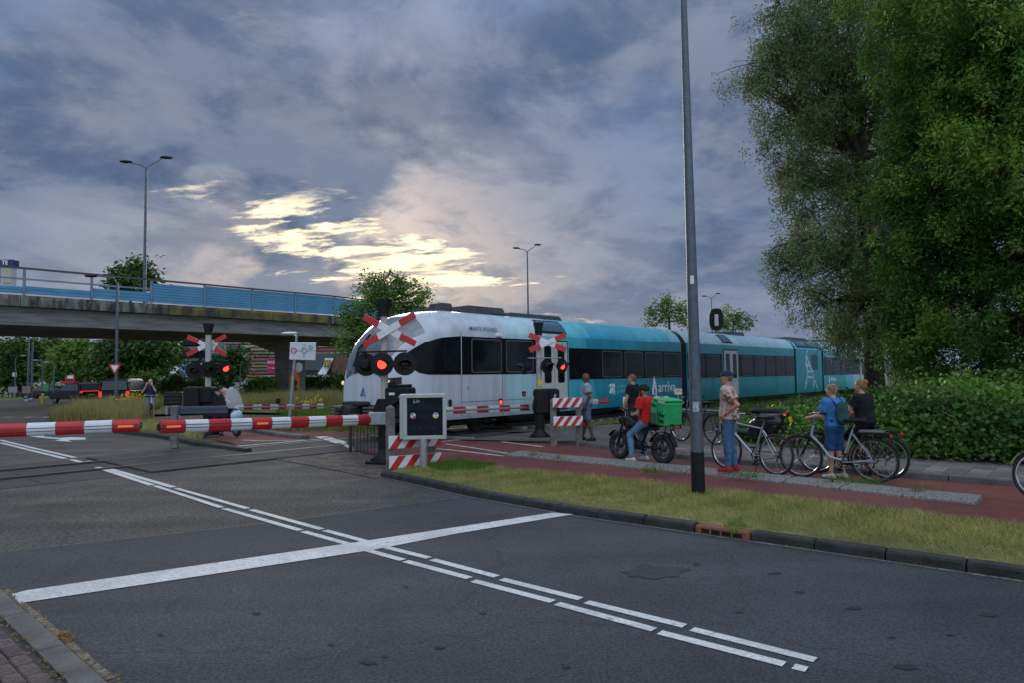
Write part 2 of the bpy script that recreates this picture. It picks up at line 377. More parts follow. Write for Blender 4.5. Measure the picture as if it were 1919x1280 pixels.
# tar stains and a repaired spot
M_tar=mat('tar_stain',(.018,.019,.022),.95,var=.3,vs=12)
def blot(cx,cy,rx,ry,z=.0085,m=None):
    mb=MB(); k=18; c=G(cx,cy,z); pts=[]
    for i in range(k):
        a=2*PI*i/k; q=1+random.uniform(-.28,.28); pts.append(G(cx+rx*q*math.cos(a),cy+ry*q*math.sin(a),z))
    mb.poly(pts); o=mb.build('tar_spot',m or M_tar,road_marks,smooth=False)
blot(1222,1073,62,13,m=mat('tar_faint',(.024,.026,.031),.9,var=.3,vs=9))
for c in((690,1241,15,5),(823,1214,10,3),(1305,1058,7,3),(620,1208,7,2.5),(720,1230,6,2.5),(1700,1250,22,5),(1670,1195,9,2.2),(1060,1250,8,3),(1855,1153,16,3),(1385,1147,8,2),(480,1150,9,2.5),(300,1190,6,2),(905,1150,7,2),(1500,1110,10,2),(1600,1140,14,2.5),(1250,1190,6,2),(760,1100,5,1.5),(420,1060,6,1.5),(1450,1075,12,2),(1780,1190,9,2)): blot(*c)
# cycle path, apron, pavement
Z1=.03
red=[Vector((12,1.3,Z1)),Vector((5.52,7.5,Z1)),Vector((2.69,10.32,Z1)),Vector((-1.41,13.68,Z1)),G(745,858,Z1),G(690,850,Z1),G(655,843,Z1),G(560,836,Z1),G(450,834,Z1),G(380,823,Z1),G(400,812,Z1),G(330,800,Z1),G(285,790,Z1),G(285,783,Z1),G(420,779,Z1),G(520,786,Z1),G(600,797,Z1),G(720,806,Z1),Vector((-1.96,19.08,Z1)),Vector((0,17.9,Z1)),Vector((1.53,16.77,Z1)),Vector((2.5,15.2,Z1)),Vector((3.39,13.76,Z1)),Vector((5.03,12.08,Z1)),Vector((7.41,10.03,Z1)),Vector((15,3.2,Z1))]
struct(sheet('cycle_path',red,A_red))
ap=[G(735,893,.016),G(700,896,.016),G(590,874,.016),G(459,851,.016),G(372,839,.016),G(385,826,.016),G(450,836,.016),G(560,838,.016),G(655,845,.016),G(690,852,.016),G(745,860,.016),G(800,868,.016),G(830,874,.016),G(760,893,.016)]
struct(sheet('paved_apron',ap,A_apr,.05))
for a,w in(([(826,829),(889,822.5)],.07),([(834,833),(890,841),(951,851)],.1),([(819,842),(880,848.5),(944,856)],.1),([(891,823),(955,831),(1018,838.6)],.1),([(440,838),(600,824),(620,820)],.12),([(601,819),(641,831)],.35),([(641,831),(664,845)],.12),([(455,826),(483,827),(577,826)],.10),([(826,819),(889,822)],.08)):
    dash([G(*p,Z1) for p in a],w,Z1+.006,M_worn if w<.3 else M_mark)
# kerb stones ------------------------------------------------------
def along(P,step):
    out=[];acc=0.;nxt=0.
    L=[0]
    for i in range(len(P)-1): L.append(L[-1]+(P[i+1]-P[i]).length)
    def at(s):
        for i in range(len(P)-1):
            if s<=L[i+1] or i==len(P)-2: return P[i].lerp(P[i+1],(s-L[i])/(L[i+1]-L[i]))
    n=max(1,round(L[-1]/step)); return [at(L[-1]*i/n) for i in range(n+1)]
SKIPPED=[]
def kerbrow(name,P,prof,m,gap=.008,step=1.,skip=None,flip=1,z0=0.,piece='kerb_stone',jit=.006):
    e=struct(bpy.data.objects.new(name,None)); C.objects.link(e); pts=along(P,step)
    for i in range(len(pts)-1):
        if skip and skip(i,pts): SKIPPED.append((pts[i],pts[i+1])); continue
        a,b=pts[i],pts[i+1]; t=(b-a).normalized(); n=Vector((-t.y,t.x,0))*flip; a=a+t*gap; b=b-t*gap; mb=MB(); k=len(prof)
        dz=random.uniform(-jit,jit); dn=random.uniform(-jit,jit)
        rings=[]
        for q,(p,ins) in enumerate(((a,1),(a+t*.015,0),(b-t*.015,0),(b,1))):
            cxm=sum(x for x,_ in prof)/k
            for (x,z) in prof:
                zz=z-(.008 if ins and z>.04 else 0); rings.append(p+n*(x+dn)+Vector((0,0,z0+zz+(dz if z>.04 else 0))))
        fs=[(r*k+j,r*k+(j+1)%k,(r+1)*k+(j+1)%k,(r+1)*k+j) for r in range(3) for j in range(k)]+[tuple(range(k)),tuple(3*k+j for j in range(k))]
        mb.add(rings,fs); mb.build(piece,m,e,ang=25)
    return e
KP=[(0,-.05),(.010,.075),(.03,.095),(.13,.105),(.15,.09),(.15,-.05)]
drain_c=(G(1365,1005)+G(1424,1014))/2
kerbrow('verge_kerb',KERB[::-1],KP,M_kerbd,flip=1,skip=lambda i,p:((p[i]+p[i+1])/2-drain_c).length<.31,step=.62)
drain_c=sum((a+b for a,b in SKIPPED),Vector())/(2*len(SKIPPED)); DL=.6*len(SKIPPED)
ISF=[Vector(p) for p in((-.14,14.78,0),(3.07,11.75,0),(4.23,10.58,0),(5.34,9.25,0),(5.87,8.77,0))]
kerbrow('divider_kerb',ISF[::-1],[(0,-.02),(.01,.035),(.11,.075),(.42,.085),(.44,.07),(.44,-.02)],M_kerbl,flip=-1,z0=Z1-.01,step=.85,gap=.01)
CB=[Vector(p) for p in((10.5,7.3,0),(7.41,10.03,0),(5.03,12.08,0),(3.39,13.76,0),(2.3,15.5,0),(1.53,16.77,0))]
kerbrow('pavement_kerb',CB,[(0,-.02),(.01,.09),(.03,.11),(.13,.11),(.13,-.02)],M_kerbg,flip=-1,z0=Z1-.01,step=1.)
kerbrow('road_edge_kerb',LK[:3],[(0,-.03),(.01,.035),(.03,.05),(.17,.05),(.17,-.03)],M_kerbg,flip=1,step=.95,jit=.004)
kerbrow('far_island_kerb',[G(459,851),G(370,838),G(300,822),G(190,810),G(100,796)],[(0,-.03),(.01,.09),(.03,.11),(.17,.11),(.17,-.03)],M_kerbd,flip=-1,step=1.)
kerbrow('far_path_kerb',[G(562,826),G(500,818),G(430,806),G(330,796)],[(0,-.03),(.02,.09),(.05,.11),(.3,.11),(.3,-.03)],M_kerbg,flip=-1,step=1.,z0=.02)
# rusted drain inlet in the kerb
dr=thing('drain_inlet','rusty brown drain inlet set into the dark verge kerb','drain',drain_c,math.atan2(1.42,-1.69))
mb=MB(); mb.bbox((0,-.085,.04),(DL,.19,.10),.015); mb.build('cover',mat('rust',(.19,.075,.04),.8,var=.3,vs=14,bump=.5),dr)
mb=MB(); mb.box((0,.005,.04),(DL*.75,.02,.045)); mb.build('opening',M_black,dr)
for i in(-1,0,1):
    mb=MB(); mb.box((i*.12,.014,.04),(.02,.02,.045)); mb.build('bar',MATS['rust'],dr)
# verge and far island
VG=[k+Vector((.12,.13,.08)) for k in KERB[::-1]]
struct(sheet('verge',[v for v in VG]+[Vector((12,1.35,.05)),Vector((5.52,7.52,.05)),Vector((2.69,10.34,.05)),Vector((-1.41,13.7,.05)),Vector((-2.0,13.0,.06))],A_dry))
struct(sheet('far_island_verge',[p+Vector((0,0,.09)) for p in(G(450,846),G(370,835),G(300,818.5),G(190,807.5),G(95,792),G(96,776),G(122,760),G(215,753),G(640,753),G(640,768),G(560,779),G(420,776),G(285,781),G(285,792),G(330,802),G(395,815),G(375,826))],A_grass))
# pavement behind the cycle path, with slabs near the viewer
pz=.115
PV=[Vector((10.6,7.45,pz)),Vector((7.5,10.13,pz)),Vector((5.12,12.18,pz)),Vector((3.5,13.83,pz)),Vector((2.4,15.6,pz)),Vector((1.6,16.9,pz)),Vector((-.1,17.95,pz)),Vector((-1.9,19.1,pz-.06)),TR(-1,-.9,pz-.06),TR(4,-1.5,pz),TR(7,-1.9,pz),Vector((6.3,16.6,pz)),Vector((7.83,13.7,pz)),Vector((9.4,12.5,pz)),Vector((13,9.6,pz))]
pav=struct(sheet('pavement',PV,A_pave,.15))
def inpoly(x,y,P):
    r=False; n=len(P)
    for i in range(n):
        a,b=P[i],P[i-1]
        if (a.y>y)!=(b.y>y) and x<(b.x-a.x)*(y-a.y)/(b.y-a.y)+a.x: r=not r
    return r
slabm=[mat('slab_%d'%i,c,.9,var=.22,vs=7,bump=.4,bs=70) for i,c in enumerate(((.125,.11,.10),(.15,.132,.12),(.105,.093,.086),(.185,.17,.158)))]
sl_me=[]
for i in range(4):
    mb=MB(); mb.bbox((0,0,0),(.292,.292,.03),.006); o=mb.build('slab',slabm[i],smooth=False); sl_me.append(o.data); bpy.data.objects.remove(o)
u=(CB[2]-CB[1]).normalized(); v=Vector((-u.y,u.x,0))*-1; cnt=0; cand=[]
for i in range(-14,34):
    for j in range(0,14):
        p=CB[1]+u*(i*.3)+v*(.29+j*.3+(.15 if i%2 else 0))
        if inpoly(p.x,p.y,PV) and all(inpoly((p+u*a+v*b).x,(p+u*a+v*b).y,PV) for a in(-.15,.15) for b in(-.15,.15)): cand.append(p)
cand.sort(key=lambda p:p.length)
for p in cand[:300]:
    o=bpy.data.objects.new('paving_slab',sl_me[random.choice((0,0,0,1,1,2,2,3)) if random.random()<.93 else 3]); C.objects.link(o); o.parent=pav
    o.location=(p.x,p.y,pz-.006+random.uniform(-.003,.003)); o.rotation_euler=(random.uniform(-.01,.01),random.uniform(-.01,.01),math.atan2(u.y,u.x))
# brick footway at the near left corner
bw=struct(sheet('footway',[LK[0]+Vector((-.1,-.12,.03)),LK[1]+Vector((-.12,-.12,.03)),LK[2]+Vector((-.12,-.12,.03)),Vector((-7,8.0,.03)),Vector((-12,4,.03)),Vector((0,-8,.03))],mat('joint_sand',(.06,.055,.05),.95,var=.4,vs=20)))
bm_=[]
for i,c in enumerate(((.085,.055,.062),(.10,.065,.068),(.07,.05,.058),(.115,.08,.078))):
    mb=MB(); mb.bbox((0,0,0),(.196,.094,.05),.008); o=mb.build('brick',mat('footway_brick_%d'%i,c,.85,var=.35,vs=25,bump=.7,bs=80),smooth=False); bm_.append(o.data); bpy.data.objects.remove(o)
t=(LK[2]-LK[1]).normalized(); n=Vector((-t.y,t.x,0)); ang=math.atan2(t.y,t.x)
for i in range(-9,16):
    for j in range(0,11):
        p=LK[1]+t*(i*.2+(.1 if j%2 else 0))+n*(.27+j*.1)
        q=CR.transposed()@(p-Vector((0,0,CAMH)))
        if q.z>-.5: continue
        sx=959.5+FPX*q.x/-q.z; sy=640-FPX*q.y/-q.z
        if sx<-60 or sy>1360: continue
        o=bpy.data.objects.new('brick',random.choice(bm_)); C.objects.link(o); o.parent=bw; o.location=(p.x,p.y,.028+random.uniform(-.004,.004)); o.rotation_euler=(random.uniform(-.02,.02),random.uniform(-.02,.02),ang+random.uniform(-.015,.015))
# railway: ballast, crossing panels, rails, sleepers
M_rail=mat('rail_steel',(.075,.05,.038),.6,.5,var=.3,vs=9); M_railtop=mat('rail_head',(.16,.15,.145),.55,.8)
M_panel=ground_mat('crossing_panel',(.035,.035,.037),(.06,.058,.058),1.5,(.045,.045,.046),bs=80,speck=.2)
struct(sheet('ballast_bed',[TR(2.6,-.75,.02),TR(90,-.75,.02),TR(90,3.4,.02),TR(-1.2,3.4,.02)],A_ballast))
struct(sheet('ballast_bed',[TR(-30,-.4,-.01),TR(-60,-.4,-.01),TR(-60,3.2,-.01),TR(-30,3.2,-.01)],A_ballast))
cp=struct(bpy.data.objects.new('crossing_deck',None)); C.objects.link(cp)
for i in range(16):
    t0=-24+i*1.7
    if t0+1.7>3: break
    for (a,b) in((-.55,.70),(.83,2.13),(2.26,3.3)):
        mb=MB(); z=.034 if t0>-9 else .006
        P=[TR(t0+.008,a,z),TR(t0+1.692,a,z),TR(t0+1.692,b,z),TR(t0+.008,b,z)]; mb.add([p for p in P]+[p-Vector((0,0,.05)) for p in P],[(0,1,2,3),(0,1,5,4),(1,2,6,5),(2,3,7,6),(3,0,4,7)]); mb.build('deck_panel',M_panel,cp,smooth=False)
for nn,lb in((.765,'near rail of the railway track, worn bright on top'),(2.20,'far rail of the railway track, behind the near rail')):
    rl=struct(bpy.data.objects.new('rail',None)); C.objects.link(rl)
    a,b=TR(-60,nn),TR(90,nn); mb=MB()
    for (w,z0,z1,t0,t1) in((.07,-.02,.028,-60,2.6),(.07,.03,.19,2.6,90)):
        a,b=TR(t0,nn),TR(t1,nn); s=TN*w/2; up=Vector((0,0,1)); mb.add([a-s+up*z0,a+s+up*z0,a+s+up*z1,a-s+up*z1,b-s+up*z0,b+s+up*z0,b+s+up*z1,b-s+up*z1],[(0,1,2,3),(4,7,6,5),(0,4,5,1),(1,5,6,2),(3,2,6,7),(0,3,7,4)])
    mb.build('rail_web',M_rail,rl,smooth=False)
    mb=MB()
    for (w,z0,z1,t0,t1) in((.06,.029,.044,-60,2.6),(.066,.191,.2,2.6,90)):
        a,b=TR(t0,nn),TR(t1,nn); s=TN*w/2; up=Vector((0,0,1)); mb.add([a-s+up*z0,a+s+up*z0,a+s+up*z1,a-s+up*z1,b-s+up*z0,b+s+up*z0,b+s+up*z1,b-s+up*z1],[(0,1,2,3),(4,7,6,5),(0,4,5,1),(1,5,6,2),(3,2,6,7),(0,3,7,4)])
    mb.build('rail_head',M_railtop,rl,smooth=False)
slp=struct(bpy.data.objects.new('sleepers',None)); C.objects.link(slp); rot=Matrix.Rotation(math.atan2(TD.y,TD.x),3,'Z')
mb=MB(); mb.bbox((0,0,0),(.26,2.4,.14),.02); o=mb.build('sleeper',M_concrete,smooth=False); sm_=o.data; bpy.data.objects.remove(o)
for i in range(70):
    o=bpy.data.objects.new('sleeper',sm_); C.objects.link(o); o.parent=slp; o.location=TR(3+i*.62,1.48,.03); o.rotation_euler=(0,0,math.atan2(TD.y,TD.x))
# ================================================================ GRASS
def leafmat(name,c1,c2,rough=.55,tr=.25):
    m=bpy.data.materials.new(name); m.use_nodes=True; nt=m.node_tree; N=nt.nodes; L=nt.links; b=N['Principled BSDF']
    at=N.new('ShaderNodeAttribute'); at.attribute_name='tone'
    r=N.new('ShaderNodeValToRGB'); L.new(at.outputs['Fac'],r.inputs[0]); e=r.color_ramp.elements; e[0].color=(*c1,1); e[1].color=(*c2,1)
    L.new(r.outputs[0],b.inputs['Base Color']); b.inputs['Roughness'].default_value=rough; b.inputs['Specular IOR Level'].default_value=.25
    t=N.new('ShaderNodeBsdfTranslucent'); L.new(r.outputs[0],t.inputs[0]); mx=N.new('ShaderNodeMixShader'); mx.inputs[0].default_value=tr
    L.new(b.outputs[0],mx.inputs[1]); L.new(t.outputs[0],mx.inputs[2]); L.new(mx.outputs[0],N['Material Output'].inputs[0]); return m
def sample_poly(P,n):
    x0,x1=min(p.x for p in P),max(p.x for p in P); y0,y1=min(p.y for p in P),max(p.y for p in P); out=[]
    X=np.array([p.x for p in P]);Y=np.array([p.y for p in P]); got=0
    while got<n:
        a=RNG.uniform(x0,x1,n*2); b=RNG.uniform(y0,y1,n*2); r=np.zeros(len(a),bool)
        for i in range(len(P)):
            c=((Y[i]>b)!=(Y[i-1]>b))&(a<(X[i-1]-X[i])*(b-Y[i])/(Y[i-1]-Y[i]+1e-12)+X[i]); r^=c
        out.append(np.stack([a[r],b[r]],1)); got+=r.sum()
    return np.concatenate(out)[:n]
def vnoise(p,s,seed=0):       # cheap smooth noise for clumping
    r=np.random.default_rng(seed); v=np.zeros(len(p))
    for k in range(6):
        d=r.normal(size=p.shape[1])*s*(1.6**(k*.5)); v+=np.sin(p@d+r.uniform(0,6.28))/(1+.4*k)
    return v/3.5
def blades(name,P,n,h,w,z,m,lean=.5,hv=.5,clump=1.5,thr=-9,parent=None):
    p=sample_poly(P,n); nz=vnoise(p,clump,3); k=nz>thr; p=p[k]; nz=nz[k]; n=len(p)
    hh=h*(1+hv*RNG.normal(size=n)).clip(.25,2.2)*(1+.35*nz); a=RNG.uniform(0,2*PI,n); l=lean*RNG.uniform(0,1,n)*hh; b=RNG.uniform(0,2*PI,n)
    base=np.concatenate([p,np.full((n,1),z)],1); dx=np.stack([np.cos(b)*w/2,np.sin(b)*w/2,np.zeros(n)],1)
    tip=base+np.stack([np.cos(a)*l,np.sin(a)*l,hh],1); mid=base+np.stack([np.cos(a)*l*.35,np.sin(a)*l*.35,hh*.6],1)
    V=np.stack([base-dx,base+dx,mid+dx*.7,mid-dx*.7,tip],1).reshape(-1,3); i=np.arange(n)[:,None]*5
    F=np.concatenate([i+np.array([[0,1,2]]),i+np.array([[0,2,3]]),i+np.array([[3,2,4]])]); tone=np.repeat((.5+.45*nz+.25*RNG.normal(size=n)).clip(0,1),5)
    o=fastmesh(name,V,F,m,parent,tone); o['kind']='stuff'; return o
GM=leafmat('verge_grass',(.15,.19,.035),(.48,.42,.16),.7,.25); GT=leafmat('tall_grass',(.14,.16,.04),(.46,.37,.16),.7,.3); GGr=leafmat('green_grass',(.055,.13,.016),(.16,.27,.035),.6,.3)
vp=[v+Vector((.06,.06,0)) for v in VG[:-1]]+[Vector((6.9,4.2,0))]+[Vector((6.6,6.3,.05)),Vector((5.50,7.47,.05)),Vector((2.67,10.28,.05)),Vector((-1.43,13.62,.05)),Vector((-2.0,12.8,.06))]
def lab(o,l,c): o['label']=l; o['category']=c; return o
lab(blades('verge_grass',vp,95000,.04,.006,.055,GM,1.5,.6,2.6),'dry yellow-green mown grass on the verge beside the road','grass')
gp=[G(790,880),G(860,873),G(930,880),G(900,890),G(830,893)]
lab(blades('verge_grass',gp,5000,.06,.007,.075,GGr,.8),'greener patch of grass at the foot of the warning boards','grass')
lab(blades('verge_grass',[G(1355,985,.1),G(1390,968,.1),G(1400,990,.1),G(1370,1000,.1)],260,.035,.007,.075,GGr,.9),'bright green weeds in the verge beside the drain','grass')
TA=[G(92,793),G(150,797),G(262,800),G(275,790),G(265,778),G(300,770),G(300,766),G(225,766),G(150,777)]
lab(blades('tall_grass',TA,36000,.5,.016,.06,GT,.5,.35,.35),'tall seeding yellow grass beside the far road','grass')
TB=[G(300,764),G(455,771),G(520,764),G(650,768),G(650,752),G(300,750)]
lab(blades('tall_grass',TB,42000,.6,.016,.06,GT,.5,.35,.3),'tall seeding grass in front of the bridge pier','grass')
lab(blades('green_grass',[G(205,808),G(300,819),G(375,832),G(385,822),G(330,803),G(285,795),G(200,799)],14000,.12,.012,.08,GM,.8),'short mown grass round the far barrier','grass')
lab(blades('green_grass',[TR(3,-1.0),TR(16,-1.2),TR(16,-.75),TR(3,-.6)],3500,.12,.01,.05,GM,.8),'thin grass along the ballast edge','grass')
lab(blades('green_grass',[TR(-1,3.6),TR(40,3.6),TR(40,9),TR(-3,9)],26000,.3,.02,0,GGr,.6),'bright green grass beyond the railway under the train','grass')
lab(blades('green_grass',[G(512,777),G(600,772),G(690,786),G(620,790)],5000,.25,.02,0,GGr,.6),'bright green grass strip behind the far barrier arm','grass')
def tufts(name,P,n,label,h=.14):
    V=[];F=[];T=[]
    for p in P:
        for _ in range(n):
            a=random.uniform(0,6.28); r=abs(random.gauss(0,.07)); b=p+Vector((math.cos(a)*r*2.2,math.sin(a)*r,0)); l=h*random.uniform(.4,1.3); q=random.uniform(0,6.28); e=random.uniform(.2,.9)*l
            d=Vector((-math.sin(q),math.cos(q),0))*.004; tip=b+Vector((math.cos(q)*e,math.sin(q)*e,l)); k=len(V); V+=[tuple(b-d),tuple(b+d),tuple(tip)]; F.append((k,k+1,k+2)); T+=[random.random()]*3
    o=fastmesh(name,V,F,GGr if 'green' in label else GM,None,T); o['kind']='stuff'; return lab(o,label,'weeds')
tufts('weeds',[G(x,y,.09) for x,y in((1215,886),(1225,887),(1390,893),(1412,896),(1560,905),(1590,905),(1610,907),(1720,922),(1640,908),(1000,854),(1045,861))],60,'green weeds growing on the concrete divider between the cycle lanes')
M_dead=leafmat('dead_leaf',(.10,.05,.015),(.33,.2,.06),.8,.1)
dl=[]
for i in range(60):
    s=random.random(); p=LK[1].lerp(LK[2],s*1.2-.25)+Vector((random.gauss(0,.02),random.gauss(0,.02),.02)); dl.append(p)
for i in range(40):
    s=random.random(); p=LK[1].lerp(LK[2],s*1.2-.25)+n*(.19+random.gauss(0,.012))+Vector((0,0,.05)); dl.append(p)
dl+=[G(115+random.gauss(0,9),1198+random.gauss(0,5),.01) for _ in range(26)]
V=[];F=[];T=[]
for p in dl:
    for _ in range(7):
        b=p+Vector((random.gauss(0,.018),random.gauss(0,.018),random.uniform(0,.015))); q=random.uniform(0,6.28); l=random.uniform(.012,.05); w=random.uniform(.003,.008); d=Vector((math.cos(q),math.sin(q),random.uniform(-.1,.5)))*l; s=Vector((-math.sin(q),math.cos(q),random.uniform(-.3,.3)))*w; k=len(V)
        V+=[tuple(b),tuple(b+d/2+s),tuple(b+d),tuple(b+d/2-s)]; F.append((k,k+1,k+2,k+3)); T+=[random.random()]*4
o=fastmesh('leaf_litter',V,F,M_dead,None,T); o['kind']='stuff'; lab(o,'brown dead leaves and dry weeds along the near left kerb','leaf litter')
# ================================================================ TRAIN
TZ=math.atan2(TD.y,TD.x)
train=thing('passenger_train','white and teal articulated passenger train passing over the level crossing','train',TR(-3.1,1.475,0.02),TZ)
def lerpt(T,x):
    if x<=T[0][0]: return T[0][1]
    for (a,b),(c,d) in zip(T,T[1:]):
        if x<=c: return b+(d-b)*(x-a)/(c-a)
    return T[-1][1]
NX=lambda x: .65+x*.7834 if x<3 else x
XI=lambda x: max(0,(x-.65)/.7834) if x<3 else x
ZT=[(0,1.74),(.05,2.0),(.14,2.27),(.3,2.60),(.6,2.98),(1.,3.27),(1.5,3.50),(2.2,3.66),(3.,3.73)]
ZB=[(0,.98),(.3,.9),(.8,.72),(1.4,.55),(1.8,.5)]
WW=[(0,.92),(.05,1.0),(.14,1.09),(.3,1.18),(.6,1.28),(1.,1.37),(1.6,1.44),(2.4,1.475)]
UL=[0,.05,.2,.35,.5,.62,.72,.785,.83,.88,.93,.975,1.]
GL=[.965,1,1,1,1,1,1,1,.965,.90,.80,.66,.42]
def prof(x,u,xe=0.,cst=False):
    x=XI(x)
    if cst: zt,zb,w=3.73,.5,1.475
    else: zt,zb,w=lerpt(ZT,x),lerpt(ZB,x),lerpt(WW,x)
    g=lerpt(list(zip(UL,GL)),u)
    if not cst and x<3: # softer, rounder section at the nose
        k=1-x/3.; g=g*(1-k*.5)+k*.5*math.sqrt(max(0.,1-max(0.,(u-.3)/.72)**2.2)) if u>.3 else g
    return w*g, zb+(zt-zb)*u
def uz(x,z,cst=False):
    zt,zb=(3.73,.5) if cst else (lerpt(ZT,XI(x)),lerpt(ZB,XI(x))); return (z-zb)/(zt-zb)
def livery():
    m=bpy.data.materials.new('train_livery'); m.use_nodes=True; nt=m.node_tree; N=nt.nodes; L=nt.links; b=N['Principled BSDF']
    tc=N.new('ShaderNodeTexCoord'); sp=N.new('ShaderNodeSeparateXYZ'); L.new(tc.outputs['Object'],sp.inputs[0])
    def math_(op,a,c):
        n=N.new('ShaderNodeMath'); n.operation=op
        for i,v in enumerate((a,c)):
            if isinstance(v,(int,float)): n.inputs[i].default_value=v
            else: L.new(v,n.inputs[i])
        return n.outputs[0]
    def ramp(f,stops):
        r=N.new('ShaderNodeValToRGB'); r.color_ramp.interpolation='CONSTANT'; L.new(f,r.inputs[0]); e=r.color_ramp.elements
        while len(e)<len(stops): e.new(.5)
        for q,(p,c) in zip(e,sorted(stops)): q.position=p/52; q.color=(*srgb(*c),1)
        return r.outputs[0]
    s=math_('DIVIDE',math_('ADD',sp.outputs[0],math_('MULTIPLY',sp.outputs[2],.28)),52.)
    wh=(198,203,214)
    side=ramp(s,[(0,wh),(5.2,(176,212,222)),(6.9,(140,205,216)),(8.3,(70,182,204)),(9.9,(18,152,182)),(13.2,(10,142,170)),(17.,(14,144,160)),(22.5,(14,138,152)),(30,(14,140,158)),(34.3,(40,156,168)),(39.2,(96,182,196)),(40.8,(140,200,210)),(42.3,(205,210,218))])
    sx=math_('DIVIDE',math_('ADD',sp.outputs[0],0.),52.)
    up=ramp(sx,[(0,wh),(4.8,(196,221,230)),(7.4,(104,198,220)),(9.3,(66,172,200)),(12.5,(90,190,216)),(15.2,(150,206,220)),(16.4,(186,214,226)),(22,(170,206,220)),(29.6,(92,180,206)),(34.2,(160,204,218)),(41,(190,214,224))])
    roofm=N.new('ShaderNodeMix'); roofm.data_type='RGBA'; gt=math_('GREATER_THAN',sp.outputs[2],3.06); L.new(gt,roofm.inputs[0]); L.new(side,roofm.inputs[6]); L.new(up,roofm.inputs[7])
    # dirt film
    n=N.new('ShaderNodeTexNoise'); mp=N.new('ShaderNodeMapping'); L.new(tc.outputs['Object'],mp.inputs[0]); mp.inputs[3].default_value=(1.6,1.6,.35); L.new(mp.outputs[0],n.inputs['Vector']); n.inputs['Scale'].default_value=2.; n.inputs['Detail'].default_value=7
    r=N.new('ShaderNodeValToRGB'); L.new(n.outputs['Fac'],r.inputs[0]); r.color_ramp.elements[0].position=.3; r.color_ramp.elements[0].color=(.78,.77,.75,1); r.color_ramp.elements[1].position=.62; r.color_ramp.elements[1].color=(1,1,1,1)
    mx=N.new('ShaderNodeMix'); mx.data_type='RGBA'; mx.blend_type='MULTIPLY'; mx.inputs[0].default_value=1.; L.new(roofm.outputs[2],mx.inputs[6]); L.new(r.outputs[0],mx.inputs[7])
    L.new(mx.outputs[2],b.inputs['Base Color']); b.inputs['Roughness'].default_value=.32; b.inputs['Coat Weight'].default_value=.25; b.inputs['Coat Roughness'].default_value=.15
    return m
M_liv=livery()
M_band=mat('window_band',(.007,.008,.010),.2,spec=.12,var=.3,vs=2)
M_pane=mat('window_pane',(.010,.013,.016),.06,spec=.2,var=.5,vs=1.2)
M_wframe=mat('window_rubber',(.10,.105,.11),.5)
M_under=mat('underframe',(.022,.02,.019),.8,var=.5,vs=6)
M_doorw=mat('door_cream',(.55,.55,.53),.4,var=.07,vs=3)
def shell(name,X,nose=0,mir=None):
    mb=MB(); rows=[]
    for x in X:
        q=x if mir is None else mir-x
        cst=(not nose) or q>3
        r=[]
        for u in UL:
            w,z=prof(q,u,cst=cst); r.append((x,-w,z))
        w,z=prof(q,1.,cst=cst); top=[(x,0,z+.02)]
        r=r+top+[(x,-p[1],p[2]) for p in r[::-1]]; rows.append(r)
    k=len(rows[0]); vs=[p for r in rows for p in r]; fs=[]
    for i in range(len(rows)-1):
        for j in range(k-1): fs.append((i*k+j,i*k+j+1,(i+1)*k+j+1,(i+1)*k+j))
        fs.append((i*k+k-1,i*k,(i+1)*k,(i+1)*k+k-1))
    fs.append(tuple(range(k))); e=(len(rows)-1)*k; fs.append(tuple(e+j for j in range(k)))
    mb.add(vs,fs); return mb.build(name,M_liv,train,ang=22)
car1=shell('cab_car_body',[NX(q) for q in(0,.02,.05,.09,.14,.22,.3,.45,.6,.8,1.,1.25,1.5,1.85,2.2,2.6)]+[3.,6,9,12,16.05],1)
car2=shell('middle_car_body',[16.55,20,24,29.3])
carp=shell('power_module_body',[29.62,31,34.0])
car3=shell('rear_cab_car_body',[34.35,38,42,46,48,48.6,49.2,49.8,50.2,50.5,50.55],1,mir=51.2)
def spatch(x0,x1,z0,z1,off,n=1,top=None,bot=None,side=-1):
    """curved patch lying on the car side"""
    mb=MB(); P=[]
    m=6
    for i in range(n+1):
        x=x0+(x1-x0)*i/n; a=bot(x) if bot else z0; b=top(x) if top else z1; cst=x>3
        for j in range(m+1):
            z=a+(b-a)*j/m; w,_=prof(x,uz(x,z,cst),cst=cst); P.append((x,side*(w+off),z))
    return mb.add(P,[(i*(m+1)+j,(i+1)*(m+1)+j,(i+1)*(m+1)+j+1,i*(m+1)+j+1) for i in range(n) for j in range(m)])
def slab(x0,x1,z0,z1,y0,y1,r=.0): # rounded rectangular plate on the near side; y outward
    mb=MB(); pts=[]
    if r:
        for cx_,cz_,a0 in((x1-r,z1-r,0),(x0+r,z1-r,90),(x0+r,z0+r,180),(x1-r,z0+r,270)):
            for k in range(5): a=math.radians(a0+k*22.5); pts.append((cx_+r*math.cos(a),cz_+r*math.sin(a)))
    else: pts=[(x1,z1),(x0,z1),(x0,z0),(x1,z0)]
    n=len(pts); vs=[(x,-y1,z) for x,z in pts]+[(x,-y0,z) for x,z in pts]
    mb.add(vs,[tuple(range(n)),tuple(range(2*n-1,n-1,-1))]+[(i,(i+1)%n,n+(i+1)%n,n+i) for i in range(n)]); return mb
YS=1.475
def window(x0,x1,z0,z1,par):
    f=slab(x0,x1,z0,z1,YS+.006,YS+.016,.09).build('window',M_wframe,par,ang=30); slab(x0+.035,x1-.035,z0+.035,z1-.035,YS+.012,YS+.020,.07).build('pane',M_pane,f,ang=30)
